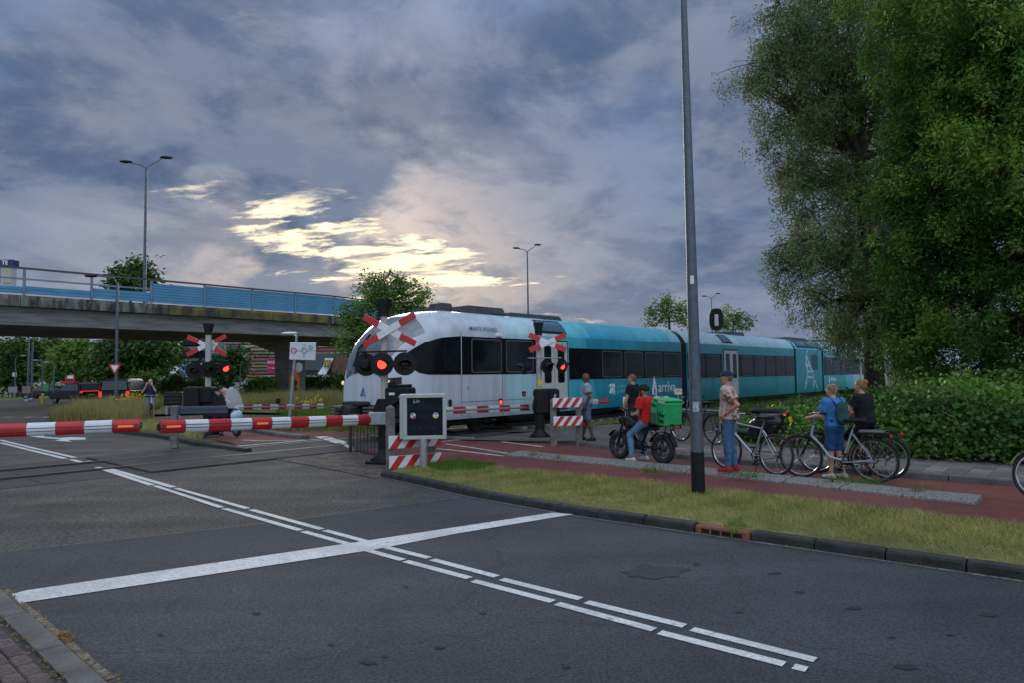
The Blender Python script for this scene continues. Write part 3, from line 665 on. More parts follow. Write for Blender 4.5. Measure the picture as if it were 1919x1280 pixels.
# cab side window, sweeping forward to a point
tp=lambda x: lerpt([(1.1,2.32),(1.4,2.52),(1.8,2.72),(2.3,2.86),(3.,2.92)],x); bt=lambda x: lerpt([(1.1,2.26),(1.25,2.02),(1.45,1.86),(1.8,1.79),(3.,1.78)],x)
b=spatch(1.1,3.,0,0,.008,14,tp,bt).build('cab_side_window',M_band,car1); 
spatch(2.35,2.92,1.9,2.8,.014,4).build('pane',M_pane,b)
b=slab(3.04,6.45,1.78,2.92,YS+.002,YS+.008).build('window_band',M_band,car1); window(3.42,4.72,1.83,2.87,car1); window(4.92,6.22,1.83,2.87,car1)
slab(8.12,16.0,1.57,2.66,YS+.002,YS+.008).build('window_band',M_band,car1)
for a,c in((10.1,11.42),(11.6,12.92),(13.1,14.42),(14.6,15.9)): window(a,c,1.62,2.6,car1)
slab(16.6,20.0,1.52,2.62,YS+.002,YS+.008).build('window_band',M_band,car2); slab(21.85,29.25,1.52,2.62,YS+.002,YS+.008).build('window_band',M_band,car2)
for a,c in((16.85,18.15),(18.4,19.75),(22.15,23.45),(23.7,25.),(25.2,26.4),(26.6,27.8),(28.,29.1)): window(a,c,1.57,2.56,car2)
slab(34.4,42.0,1.50,2.62,YS+.002,YS+.008).build('window_band',M_band,car3); slab(44.,47.6,1.6,2.7,YS+.002,YS+.008).build('window_band',M_band,car3)
for a,c in((34.7,36.),(36.2,37.4),(37.6,38.8),(39.,40.2),(40.4,41.7)): window(a,c,1.55,2.56,car3)
for cc,a,b_ in((car1,3.1,16.),(car2,16.6,29.2),(car3,34.4,47.)):
    mb=MB(); mb.box(((a+b_)/2,YS+.006,2.15),(b_-a,.008,1.05)); mb.build('window_band',M_band,cc)
def door(x0,x1,z0,z1,par):
    fr=slab(x0-.06,x1+.06,z0-.04,z1+.06,YS-.02,YS+.010).build('door_recess',M_under,par,smooth=False)
    mid=(x0+x1)/2
    for a,c in((x0,mid-.012),(mid+.012,x1)):
        d=slab(a,c,z0,z1,YS,YS+.022,.05).build('door_leaf',M_doorw,par); slab(a+.16,c-.16,z0+.85,z1-.16,YS+.02,YS+.028,.08).build('door_window',M_pane,d)
door(6.6,8.0,.62,2.86,car1); door(20.2,21.7,.62,2.8,car2); door(42.2,43.8,.62,2.8,car3)
text('2',.2,'lettering',mat('livery_blue',srgb(60,130,180),.5),car1,frame((7.7,-YS-.03,2.72),(1,0,0)))
# gangway bellows
for a,c in((16.0,16.6),(29.25,29.68),(33.95,34.4)):
    mb=MB(); n=5
    for i in range(n):
        x=a+(c-a)*(i+.5)/n; pr=[prof(9,u,cst=True) for u in UL]; P=[(x,-w*.975,z*.985+.02) for w,z in pr]+[(x,w*.975,z*.985+.02) for w,z in pr[::-1]]; k=len(P); h=(c-a)/n*.42
        mb.add([(p[0]-h,p[1],p[2]) for p in P]+[(p[0]+h,p[1],p[2]) for p in P],[tuple(range(k)),tuple(range(2*k-1,k-1,-1))]+[(j,(j+1)%k,k+(j+1)%k,k+j) for j in range(k)])
    mb.build('gangway_bellows',M_black,train,smooth=False)
# windscreen: the upper nose surface
mb=MB(); P=[]; XS=[NX(q) for q in(.02,.05,.09,.14,.22,.3,.45,.6,.8,1.,1.25,1.5)]; US=[.83,.88,.93,.975,1.]
for x in XS:
    r=[]
    for u in US:
        w,z=prof(x,u); r.append((x-.012,-w*1.004,z+.012))
    w,z=prof(x,1.); r=r+[(x-.012,0,z+.03)]+[(p[0],-p[1],p[2]) for p in r[::-1]]; P+=r
k=2*len(US)+1; mb.add(P,[(i*k+j,i*k+j+1,(i+1)*k+j+1,(i+1)*k+j) for i in range(len(XS)-1) for j in range(k-1)])
M_ws=mat('windscreen',(.10,.11,.12),.05,spec=1.,coat=1.)
ws=mb.build('windscreen',M_ws,car1,ang=60)
mb=MB(); mb.tube([(.62,.35,1.85),(.72,.28,2.4),(.86,.2,2.72)],.018,6); mb.tube([(.64,.42,2.05),(.76,.34,2.55),(.98,.1,2.98)],.03,6); mb.tube([(.61,-.15,1.9),(.72,-.1,2.38)],.015,6); mb.build('wiper',M_black,car1)
# head lamps
for s in(-1,1):
    hb=spatch(.68,1.02,1.46,1.74,.012,6,side=s,top=lambda x:1.70+.1*(x-.65),bot=lambda x:1.42+.35*(x-.65)).build('headlight',M_glass,car1)
    w,_=prof(.76,uz(.76,1.6)); mb=MB(); mb.lathe([(0,.05),(.055,.045),(.07,.0)],14,Matrix.Translation((.75,s*(w+.0),1.585))@Matrix.Rotation(s*PI/2*.75,4,'X')@Matrix.Rotation(-.5,4,'Y')); mb.build('lamp',mat('warm_lamp',(.8,.6,.4),.2,emit=(1,.62,.3),estr=.35),hb)
# front: coupler, anti-climbers, valance
mb=MB(); mb.bbox((1.15,0,.66),(1.1,2.2,.5),.1); mb.build('front_valance',M_under,car1)
cpl=MB(); cpl.bbox((-.35,0,.82),(.5,.42,.36),.08); cpl.cyl((-.62,0,.82),(-.3,0,.82),.17,n=14); cpl.cyl((-.72,.12,.86),(-.55,.12,.86),.07,.09,n=12); cpl.tube([(-.3,.3,1.0),(-.5,.35,.92),(-.4,.33,.7),(-.1,.3,.6)],.025,6); cpl.tube([(-.3,-.3,1.0),(-.52,-.33,.9),(-.4,-.3,.68)],.025,6); cpl.bbox((-.2,0,1.02),(.4,.8,.12),.03); cpl.v=[(x+.62,y,z) for x,y,z in cpl.v]; cpl.build('coupler',M_under,car1)
M_rib=mat('anticlimber',(.075,.07,.066),.7,var=.3,vs=8)
for s in(-1,1):
    a=MB()
    for i in range(4): a.bbox((-.22,s*.78,.66+i*.085),(.34,.46,.055),.012)
    a.box((-.1,s*.78,.79),(.25,.42,.32)); a.v=[(x+.62,y,z) for x,y,z in a.v]; a.build('anticlimber',M_rib,car1)
# bogies
def bogie(x,wb,par):
    bo=MB(); bo.bbox((x,0,.46),(wb+1.0,2.1,.2),.05); bo.bbox((x,-1.05,.42),(wb+.8,.16,.26),.04); bo.bbox((x,1.05,.42),(wb+.8,.16,.26),.04); o=bo.build('bogie',M_under,par)
    for sx in(-1,1):
        for sy in(-1,1):
            w=MB(); w.lathe([(0,-.07),(.12,-.09),(.3,-.05),(.37,-.05),(.385,0),(.41,.05),(.36,.07),(0,.05)],22,Matrix.Translation((x+sx*wb/2,sy*.76,.42))@Matrix.Rotation(sy*PI/2,4,'X')); w.build('wheel',mat('wheel_steel',(.06,.05,.045),.55,.5,var=.3,vs=8),o)
            d=MB(); d.cyl((x+sx*wb/2,sy*1.1,.42),(x+sx*wb/2,sy*1.2,.42),.1,n=10); d.build('axle_box',M_under,o)
bogie(3.3,2.0,car1); bogie(22.9,2.0,car2); bogie(31.8,2.1,carp); bogie(46.5,2.0,car3)
for a,c,par in((5.2,15.6,car1),(17,21.2,car2),(24.6,29.,car2),(35,44.8,car3)):
    mb=MB(); mb.bbox(((a+c)/2,0,.44),(c-a,2.5,.16),.03)
    for i in range(int((c-a)/2.2)): mb.bbox((a+1.+i*2.2,-.7,.36),(1.3,.7,.2),.04)
    mb.build('underframe',M_under,par)
# panel joints: thin dark seams
def seam(x0,x1,z0,z1,par):
    slab(x0,x1,z0,z1,YS+.001,YS+.005).build('panel_joint',M_wframe,par,smooth=False)
for x in(3.0,4.75,9.3,12.4): seam(x,x+.012,.55,1.56 if x>8 else 1.77,car1)
seam(3.02,6.4,.98,.992,car1); seam(8.1,16,.72,.735,car1)
for x in(3.0,): seam(x,x+.016,2.93,3.05,car1)
for x in(19.,24.,26.6): seam(x,x+.012,.55,1.5,car2)
for x in(36.8,39.4): seam(x,x+.012,.55,1.5,car3)
mb=MB(); mb.bbox((.0,0,1.28),(.01,.4,.02),.003); 
# roof gear
M_roof=mat('roof_gear',(.045,.052,.062),.6,var=.35,vs=5); M_grille=mat('roof_grille',(.09,.085,.08),.7,var=.3,vs=30)
for (x0,x1,w,z1,tpr) in((3.3,3.8,.7,4.02,.8),(4.1,5.9,1.3,3.98,.86),(6.0,8.9,1.3,3.87,.9),(22.5,24.5,1.4,3.9,.9),(30.2,33.4,1.8,3.86,.9),(36,40,1.4,3.88,.92)):
    par=car1 if x1<16 else car2 if x1<29 else carp if x1<34 else car3
    mb=MB(); zb=lerpt(ZT,x0)-.04 if x0<3 else 3.68; mb.box(((x0+x1)/2,0,(zb+z1)/2),(x1-x0,w,z1-zb),top=tpr); o=mb.build('roof_unit',M_roof,par,smooth=False)
    if x0==4.1:
        mb=MB(); mb.bbox((5.5,-.62,3.84),(.5,.1,.14),.01); mb.build('vent_grille',M_grille,o)
    for q in range(int((x1-x0)/.5)):
        mb=MB(); mb.box((x0+.3+q*.5,0,z1+.004),(.04,w*tpr*.9,.012)); mb.build('rib',M_grille,o)
# roof-slope glazing
M_sky=mat('roof_glazing',(.03,.10,.13),.06,spec=.8)
def rpatch(x0,x1,u0,u1,m,name,par,off=.012):
    mb=MB(); P=[]; n=4
    for x in(x0,x1):
        for j in range(n+1):
            w,z=prof(9,u0+(u1-u0)*j/n,cst=True); P.append((x,-w-off,z+off))
    mb.add(P,[(j,n+1+j,n+2+j,j+1) for j in range(n)]); return mb.build(name,m,par)
for x0,x1,par in((6.75,8.0,car1),(20.3,21.2,car2),(30.0,31.7,carp),(31.9,33.7,carp),(42.4,43.4,car3)):
    f=rpatch(x0-.06,x1+.06,.82,.965,M_black,'roof_window',par); rpatch(x0,x1,.84,.95,M_sky,'pane',f,.018)
# side marker lamps, number, lettering
def side_text(s,size,x,z,m,par,bold=0.,sh=0.): return text(s,size,'lettering',m,par,frame((x,-YS-.010,z),(1,0,0)),.002,bold,'LEFT',sh)
w,z=prof(9,.815,cst=True)
text('MARTE RÖLING',.165,'lettering',mat('name_blue',srgb(62,120,165),.5),car1,frame((3.95,-w-.03,3.17),(1,0,0),(0,.25,1)),.002,.002)
MW=mat('letter_white',(.80,.84,.85),.5)
side_text('arriva',.62,14.05,1.17,MW,car1,.006); 
side_text('provincie',.17,11.05,1.28,mat('letter_pale',(.30,.62,.68),.5),car1); side_text('groningen',.17,11.05,1.08,MATS['letter_pale'],car1)
def mark(par,x,z,s,m):   # stacked loop emblem beside the name
    mb=MB()
    for (r,cx_,cz_,t_) in((.17,.0,-.14,.028),(.12,.02,.06,.026),(.075,-.01,.22,.022)):
        mb.torus((x+cx_*s,-YS-.012,z+cz_*s),r*s,t_*s,'Y',18,6,sq=.25)
    mb.tube([(x-.13*s,-YS-.013,z-.3*s),(x-.05*s,-YS-.013,z+.1*s),(x,-YS-.013,z+.42*s)],[.03*s,.025*s,.012*s],5); mb.tube([(x+.13*s,-YS-.013,z-.36*s),(x+.06*s,-YS-.013,z+.1*s),(x,-YS-.013,z+.42*s)],[.03*s,.025*s,.012*s],5)
    mb.build('emblem',m,par)
mark(car1,13.75,1.2,1.,MW)
mb=MB()
for i in range(3):
    for s in(-1,1): mb.tube([(10.6+i*.12,-YS-.012,1.18+s*.05),(10.56+i*.14,-YS-.012,1.18+s*.13),(10.62+i*.12,-YS-.012,1.18+s*.2)],[.03,.035,.015],5)
mb.bbox((10.72,-YS-.01,1.18),(.3,.01,.08),.004); mb.build('emblem',MW,car1)
side_text('Arriva',.42,35.6,1.22,MW,car3,.004,.15); mark(car3,35.3,1.2,.55,MW)
# painted line figure on the power module
mb=MB()
for P,r in(([(31.1,2.2),(31.5,1.75),(31.2,1.15),(30.9,.7)],.05),([(31.5,1.75),(32.3,1.7),(32.5,1.2),(32.3,.75)],.05),([(31.3,2.75),(31.25,2.3),(31.5,1.75)],.09),([(31.3,2.75),(31.6,2.35),(32.3,1.7)],.08),([(31.5,3.0),(31.35,2.7)],.07),([(32.6,1.2),(33.1,.7)],.045),([(31.5,1.4),(32.2,1.38)],.05),([(31.4,2.1),(32.,2.05)],.06)):
    mb.tube([(x,-YS-.004,z) for x,z in P],r,5)
for v in range(len(mb.v)):
    x,y,z=mb.v[v]; mb.v[v]=(x,-YS-.004-.006*(1 if y<-YS-.004 else 0),z)
mb.build('painted_figure',mat('figure_grey',(.5,.6,.62),.5,var=.35,vs=6),carp)
mb=MB(); mb.box((32.7,-YS-.004,2.3),(1.1,.008,.9)); mb.build('vent_grille',mat('grille_teal',(.02,.09,.12),.6,var=.4,vs=50),carp,smooth=False)
side_text('12',.12,3.2,1.38,MATS['name_blue'],car1)
for x,z in((4.3,.9),):
    mb=MB(); mb.bbox((2.55,-YS-.02,.98),(.12,.05,.2),.02); mb.build('marker_lamp',M_black,car1)
mb=MB(); mb.bbox((4.6,-YS-.02,3.0),(.28,.08,.12),.03); mb.build('side_camera',M_white,car1)
side_text('A',.2,.0,1.4,MATS['name_blue'],car1).matrix_local=Matrix.Identity(4)
bpy.data.objects.remove([c for c in car1.children if c.name.startswith('lettering')][-1])
em=MB(); E0=.64; em.tube([(.63,-.12,1.22),(.63,-.04,1.45),(.63,.0,1.36)],.018,5); em.tube([(.63,.06,1.22),(.63,-.04,1.45)],.018,5); em.tube([(.63,-.14,1.25),(.63,.1,1.27)],.014,5); em.build('emblem',MATS['name_blue'],car1)
# ================================================================ VIADUCT
V0=Vector((-17.9,47.8,0))
via=thing('road_viaduct','weathered concrete road viaduct with blue parapet panels crossing behind the train','viaduct',V0,TZ)
def vz(t): return -.024*max(0,t-6)-.0004*max(0,t-6)**2
M_vc=mat('viaduct_concrete',(.25,.242,.236),.85,col2=(.12,.115,.112),stretch=(.35,.35,2.6),vs=1.6,bump=.3,bs=20,detail=8)
M_edge=mat('mossy_edge_beam',(.23,.215,.185),.92,col2=(.040,.037,.033),stretch=(2.2,2.2,.55),vs=1.5,bump=.5,bs=14,detail=9,lo=.40,hi=.66)
M_moss=mat('moss',(.19,.155,.045),.95,col2=(.05,.046,.036),stretch=(1.3,1.3,.8),vs=1.1,bump=.5,bs=20,detail=8,lo=.40,hi=.64)
M_blue=mat('parapet_blue',(.10,.29,.47),.5,col2=(.075,.24,.41),vs=.8); M_post=mat('parapet_post',(.16,.24,.33),.5,.2,var=.12,vs=4)
M_railg=mat('handrail_grey',(.075,.085,.095),.5,.4)
TS=[-46,-30,-14,0,6,12,20,30,42,56,72,90]
def lofted(prof_,name,m,par,ts=TS):
    mb=MB(); k=len(prof_); vs=[(t,y,z+vz(t)) for t in ts for y,z in prof_]
    mb.add(vs,[(i*k+j,i*k+(j+1)%k,(i+1)*k+(j+1)%k,(i+1)*k+j) for i in range(len(ts)-1) for j in range(k)]+[tuple(range(k)),tuple((len(ts)-1)*k+j for j in range(k))]); return mb.build(name,m,par,smooth=False)
lofted([(.25,4.98),(.25,5.98),(11.8,5.98),(11.8,4.98)],'deck_girder',M_vc,via)
lofted([(.0,6.05),(.0,6.5),(12.1,6.5),(12.1,6.05)],'deck_slab',M_vc,via)
t=-45.; i=0
while t<60:      # edge-beam units with open joints
    L_=3.9; mb=MB(); vs=[]
    for q in(t+.012,t+L_-.012): vs+=[(q,-.12,6.0+vz(q)),(q,-.14,6.42+vz(q)),(q,-.10,6.62+vz(q)),(q,.45,6.64+vz(q)),(q,.45,6.0+vz(q))]
    mb.add(vs,[(j,(j+1)%5,5+(j+1)%5,5+j) for j in range(5)]+[(0,1,2,3,4),(9,8,7,6,5)]); o=mb.build('edge_beam_unit',M_moss if (t>-8 and i%3!=1) or i%5==0 else M_edge,via,smooth=False)
    t+=L_; i+=1
for k in range(-9,22):
    t=-13.6+3.33*k; z=vz(t)
    mb=MB(); mb.bbox((t,.1,7.36+z),(.13,.12,1.5),.02); mb.build('parapet_post',M_post,via)
    t2=t+3.33; zz=vz((t+t2)/2); low=t<-12
    h=.45 if t<-12 else .62 if t<-9 else 1.22 if t<-5.5 else 1.34
    if t<-15: h=.4
    for j in range(max(1,int(h/.16))):
        mb=MB(); hh=h/max(1,int(h/.16)); mb.bbox(((t+t2)/2,.12,6.72+zz+hh*(j+.5)),(3.18,.05,hh-.012),.012,rot=Matrix.Rotation(-(vz(t2)-vz(t))/3.33,3,'Y')); mb.build('parapet_board',M_blue,via)
    mb=MB(); mb.box(((t+t2)/2,.16,6.72+zz+h/2),(3.25,.03,h-.03)); mb.build('parapet_backing',M_blue,via,smooth=False)
    if h<1:
        mb=MB(); mb.box(((t+t2)/2,.1,7.55+zz),(3.2,.06,.09)); mb.build('mid_rail',M_post,via,smooth=False)
lofted([(.02,8.10),(.02,8.2),(.18,8.2),(.18,8.10)],'handrail',M_railg,via)
lofted([(11.9,6.5),(11.9,7.5),(12.0,7.5),(12.0,6.5)],'far_parapet',M_vc,via)
for t in(-15.6,6.,25.):
    mb=MB(); mb.box((t,6,2.1),(1.5,2.2,4.4)); mb.add([(t-.75,4.9,3.9),(t+.75,4.9,3.9),(t+.75,7.1,3.9),(t-.75,7.1,3.9),(t-1.3,1,4.99),(t+1.3,1,4.99),(t+1.3,11,4.99),(t-1.3,11,4.99)],[(0,1,5,4),(1,2,6,5),(2,3,7,6),(3,0,4,7),(4,5,6,7)]); mb.build('pier',M_vc,via,smooth=False)
def vloc(t,n,z=0): return V0+TD*t+TN*n+Vector((0,0,z))
def onpanel(px0,px1,y0,y1,name,m,par,dep,th=.03):
    a,b_,c=AT(px0,y0,dep),AT(px1,y0,dep),AT(px0,y1,dep)
    mb=MB(); mb.bbox(((a.x+b_.x)/2,dep,(a.z+c.z)/2),(b_.x-a.x,th,a.z-c.z),.01); return mb.build(name,m,par)
# picture painted on the pier, plain stand-in
g=thing('pier_poster','yellow painted panel with dark round blot on the bridge pier','mural',vloc(5.75,4.85,1.3),TZ)
mb=MB(); mb.bbox((0,0,0),(.9,.06,1.5),.02); mb.build('panel',mat('mural_yellow',(.55,.27,.02),.8,var=.3,vs=3),g)
mb=MB(); mb.lathe([(0,.03),(.22,.02),(.25,0)],14,Matrix.Translation((0,-.03,.1))@Matrix.Rotation(PI/2,4,'X')); mb.bbox((0,-.035,-.42),(.4,.02,.45),.01); mb.build('dark_figure',mat('mural_dark',(.06,.03,.02),.8,var=.5,vs=5),g)
# lamps on the viaduct
def twin_lamp(loc,h,label,rz=0,grp='twin-arm lamps along the viaduct'):
    g=thing('twin_arm_street_lamp',label,'street lamp',loc,rz,grp)
    m=mat('lamp_post_grey',(.10,.12,.15),.5,.4,var=.15,vs=3)
    mb=MB(); mb.tube([(0,0,0),(0,0,h*.5),(0,0,h)],[.13,.10,.07],10); mb.build('post',m,g)
    for s in(-1,1):
        dz=.55 if s>0 else .12
        mb=MB(); mb.tube([(0,0,h-.1),(s*.25,0,h+.15),(s*.7,0,h+.15+dz*.55),(s*1.0,0,h+.15+dz)],.045,7); a=mb.build('arm',m,g)
        mb=MB(); mb.ball((s*1.3,0,h+.2+dz*1.1),(.45,.16,.11),12); mb.build('lamp_head',M_black,a)
    return g
for px,ytop,lb in((274,305,'tall twin-arm street lamp on the viaduct at the left'),(988,462,'tall twin-arm street lamp rising behind the train roof'),(1333,550,'far twin-arm street lamp beside the railway signal'),(1523,600,'most distant twin-arm street lamp near the willow')):
    r=(px-960)/1280.; t=(51.8*r+22.3)/(.672-.741*r); p=vloc(t,6,6.5+vz(t)); top=AT(px,ytop+8,p.y); twin_lamp((top.x,top.y,p.z-.5 if px<1200 else 0),top.z-(p.z-.5 if px<1200 else 0),lb,.25)
# ================================================================ CROSSING SIGNALS AND BARRIERS
def local(th,p): return Matrix.Rotation(-th.rotation_euler.z,3,'Z')@(Vector(p)-th.location)
M_bar_w=mat('barrier_white',(.70,.71,.72),.35,var=.07,vs=4); M_bar_r=mat('barrier_red',(.52,.018,.025),.33,var=.12,vs=4)
M_dirtyw=mat('dirty_white',(.55,.54,.52),.5,var=.2,vs=6)
M_greyp=mat('signal_post_grey',(.40,.385,.37),.6,var=.12,vs=7)
def arm(th,A,B,n,first_red=True,r=.10,wm=None,rm=None,orange=(),flat=False,name='barrier_arm',groove=True):
    """striped boom from A (tip) to B"""
    a,b=local(th,A),local(th,B); d=(b-a); L_=d.length; d.normalize(); M=frame(a,d); wz=Matrix.Rotation(th.rotation_euler.z,3,'Z')@M.to_3x3().col[2]
    if wz.y>0: M=M@Matrix.Rotation(PI,4,'X')
    core=MB(); core.tube([M@Vector((0,0,0)),M@Vector((L_,0,0))],r*.55,8); c=core.build(name,M_steel,th)
    for i in range(n):
        x0=L_*i/n+.004; x1=L_*(i+1)/n-.004; rd=(i%2==0)==first_red; mb=MB(); k=12; vs=[]
        for x in(x0,x1):
            for j in range(k):
                q=2*PI*j/k
                if flat: y=r*max(-1,min(1,1.35*math.sin(q))); z=.035*max(-1,min(1,1.5*math.cos(q)))
                else: y=r*math.copysign(abs(math.sin(q))**.8,math.sin(q)); z=r*.55*math.cos(q)
                vs.append((x,y,z))
        mb.add(vs,[(j,(j+1)%k,k+(j+1)%k,k+j) for j in range(k)]+[tuple(range(k)),tuple(range(k,2*k))],M)
        s=mb.build('stripe',(rm or M_bar_r) if rd else (wm or M_bar_w),c,ang=40)
        if groove:
            g=MB()
            for yy in(-.018,.03): g.box(((x0+x1)/2,yy,r*.545),(x1-x0,.009,.012),M)
            g.build('groove',mat('groove_dark',(.05,.045,.05),.5),s,smooth=False)
        if i in orange:
            g=MB(); g.bbox(((x0+x1)/2,.005,r*.56),((x1-x0)*.58,.036,.016),.004,M); g.build('reflector',M_orange,s)
    e=MB(); e.tube([M@Vector((-.02,0,0)),M@Vector((.004,0,0))],r*.5,8); e.build('end_cap',M_black,c)
    return c
def cross(th,z,s=1.,y=-.14,ang=27,half=.62,x=0.):
    for k,a in enumerate((ang,-ang)):
        R=Matrix.Translation((x,y-.022*k,z))@Matrix.Rotation(math.radians(a),4,'Y')
        mb=MB(); mb.bbox((0,0,0),(2*half*.42,.02,.145),.006,R); o=mb.build('cross_board',M_white,th)
        for q in(-1,1):
            m2=MB(); m2.bbox((q*half*.71,0,0),(half*.58,.021,.146),.008,R); m2.build('red_end',M_red,o)
    mb=MB(); mb.bbox((x*.5,y+.06,z),(.1+abs(x),.08,.1),.02); mb.build('bracket',M_steel,th)
def lamp(th,x,y,z,rz,lit=False,r=.2):
    R=Matrix.Translation((x,y,z))@Matrix.Rotation(rz,4,'Z')
    mb=MB(); F=R@Matrix.Rotation(PI/2,4,'X')      # local z -> facing -y
    mb.lathe([(0,-.16),(.07,-.16),(.11,-.10),(.13,-.02),(r,-.015),(r,.012),(.1,.014),(0,.014)],24,F); o=mb.build('signal_lamp',M_black,th)
    m2=MB(); m2.lathe([(.105,.0),(.09,.03),(.05,.045),(0,.05)],18,F); m2.build('lens',M_lampred if lit else mat('dark_red_lens',(.03,.008,.008),.12),o)
    h=MB(); k=14; vs=[]
    for i in range(k+1):
        a=math.radians(-20+220*i/k); vs.append(Vector((.118*math.cos(a),-.01,.118*math.sin(a)))); L_=.06+.20*max(0,math.sin(a)); vs.append(Vector((.112*math.cos(a),-.01-L_,.112*math.sin(a)-.04*L_/.26)))
    h.add([R@v for v in vs],[(2*i,2*i+2,2*i+3,2*i+1) for i in range(k)])
    hd=h.build('hood',M_black,o)
    return o
def post(th,h,r=.075,z0=0.):
    mb=MB(); mb.cyl((0,0,z0),(0,0,h),r,n=14); mb.build('pole',M_greyp,th)
    mb=MB(); mb.add([(-.075,-.075,h-.04),(.075,-.075,h-.04),(.075,.075,h-.04),(-.075,.075,h-.04),(-.125,-.11,h+.24),(.125,-.11,h+.24),(.125,.11,h+.24),(-.125,.11,h+.24)],[(0,3,2,1),(4,5,6,7),(0,1,5,4),(1,2,6,5),(2,3,7,6),(3,0,4,7)]); mb.cyl((0,0,h-.1),(0,0,h+.02),.1,n=12); mb.build('bell_housing',M_black,th,smooth=False)
def base(th,h=1.15,r=.12):
    mb=MB(); mb.cyl((0,0,0),(0,0,h),r,n=14); mb.bbox((0,0,.03),(.62,.5,.06),.015); mb.lathe([(.24,.06),(.22,.14),(.15,.2),(.12,.3)],14)
    for a in range(4): mb.cyl((.2*(1 if a%2 else -1),.17*(1 if a<2 else -1),.05),(.2*(1 if a%2 else -1),.17*(1 if a<2 else -1),.11),.025,n=6)
    mb.build('base_column',M_black,th)
# --- near middle signal
P=G(721,869,.016); s1=thing('level_crossing_signal','level crossing signal with lit red lamp in front of the train cab','crossing signal',P,-.32,'level crossing signals')
post(s1,3.1); base(s1,1.3); cross(s1,2.70,half=.66,x=.19)
mb=MB(); mb.bbox((0.02,-.06,2.26),(1.05,.05,.035),.01); mb.tube([(-.42,-.05,2.25),(-.42,-.02,2.1)],.02,6); mb.build('lamp_bar',M_black,s1)
lamp(s1,-.42,.0,2.0,PI+.35,False,.235); lamp(s1,0.05,-.18,2.0,.25,True,.235); lamp(s1,.52,-.10,2.0,.55,False,.235)
mb=MB(); mb.bbox((.30,.12,1.22),(.52,.42,.62),.04); mb.bbox((.30,.12,1.56),(.4,.3,.06),.02); mb.bbox((.12,.1,1.60),(.16,.12,.06),.02); mb.build('machine_box',M_black,s1)
mb=MB(); mb.bbox((.22,-.10,1.4),(.13,.006,.05),.002); mb.build('plate',M_white,s1)
gr=text('AJL',.12,'graffiti',mat('graffiti_grey',(.42,.43,.45),.6),s1,frame((.44,-.096,1.33),(1,0,-.35)))
mb=MB(); mb.tube([(.40,-.12,1.28),(.28,-.16,1.22),(.20,-.16,1.02),(.10,-.14,.86)],.045,8); mb.add([(-.35,-.08,.78),(-.05,-.08,.78),(-.02,-.08,1.3),(-.12,-.08,1.3),(-.35,.0,.78),(-.05,.0,.78),(-.02,.0,1.3),(-.12,.0,1.3)],[(0,1,2,3),(4,7,6,5),(0,4,5,1),(1,5,6,2),(2,6,7,3),(3,7,4,0)]); mb.build('arm_linkage',M_black,s1)
tipR=G(299,801.5,1.04); rootR=AT(697,787.5,13.75)
arm(s1,tipR,rootR,11,True,.102,orange=(0,4))
pz_=local(s1,rootR); mb=MB(); mb.bbox((pz_.x*.5+.05,pz_.y*.5-.06,pz_.z+.02),(.42,.16,.26),.02,rot=Matrix.Rotation(.5,3,'Z')); mb.build('arm_socket',M_steel,s1)
# --- left near barrier coming in from outside the frame
tl=G(263,798,1.04); dl_=(G(0,808,1.02)-tl).normalized(); root=tl+dl_*4.9
s0=thing('level_crossing_barrier','striped barrier boom reaching in from the left edge of the road','barrier',(root.x,root.y,0),-.5,'striped road barriers')
arm(s0,tl,root-dl_*.2,12,True,.102,orange=(0,))
mb=MB(); mb.cyl((0,0,0),(0,0,1.3),.12,n=12); mb.bbox((0,.1,1.1),(.5,.4,.6),.04); mb.bbox((0,0,.03),(.6,.5,.06),.02); mb.build('machine_box',M_black,s0)
# --- third signal, right of the track
P=G(1012,823,.03); s3=thing('level_crossing_signal','level crossing signal before the train doors with side-facing lamp','crossing signal',P,.18,'level crossing signals')
post(s3,2.95); base(s3,1.15,.13); cross(s3,2.62,ang=24,half=.56,x=.22)
mb=MB(); mb.bbox((.15,-.06,2.19),(.95,.04,.03),.01); mb.build('lamp_bar',M_steel,s3)
lamp(s3,-.42,-.05,1.95,-1.45,False,.21); lamp(s3,.20,-.14,1.97,.5,False,.21); lamp(s3,.62,-.12,1.97,.62,True,.21)
mb=MB(); mb.bbox((.25,.12,1.02),(.6,.42,.66),.05); mb.bbox((.05,.0,1.0),(.42,.3,.7),.06); mb.build('machine_box',M_black,s3)
mb=MB(); mb.tube([(.42,-.14,1.2),(.36,-.18,1.05),(.33,-.16,.7)],.03,7); mb.tube([(-.2,-.1,1.15),(-.28,-.12,.9),(-.25,-.1,.74)],.05,7); mb.build('arm_linkage',M_steel,s3)
mb=MB(); mb.bbox((.0,-.085,1.52),(.11,.01,.16),.003); mb.build('yellow_tag',mat('tag_yellow',(.65,.55,.03),.6),s3)
M_olde=mat('old_red',(.36,.016,.022),.5,var=.25,vs=6)
arm(s3,AT(800,772,16.2),AT(992,764.5,18.9),9,True,.085,M_dirtyw,M_olde,flat=True,groove=False)
mb=MB(); q=local(s3,AT(1000,764,18.95)); mb.bbox((q.x+.05,q.y,q.z),(.34,.14,.22),.02); mb.build('arm_socket',M_steel,s3)
arm(s3,AT(1141,752.5,20.3),AT(1032,757,19.3),5,True,.07,M_dirtyw,M_olde,flat=True,groove=False,name='footway_arm')
for px,py in((938,753),(982,739)):
    p=local(s3,AT(px,py,18.3 if px<950 else 18.8)); mb=MB(); mb.bbox((p.x,p.y,p.z),(.1,.1,.15),.02); o=mb.build('boom_lamp',M_black,s3); m2=MB(); m2.bbox((p.x,p.y-.05,p.z-.02),(.07,.012,.08),.004); m2.build('lens',M_lampred if px<950 else M_olde,o)
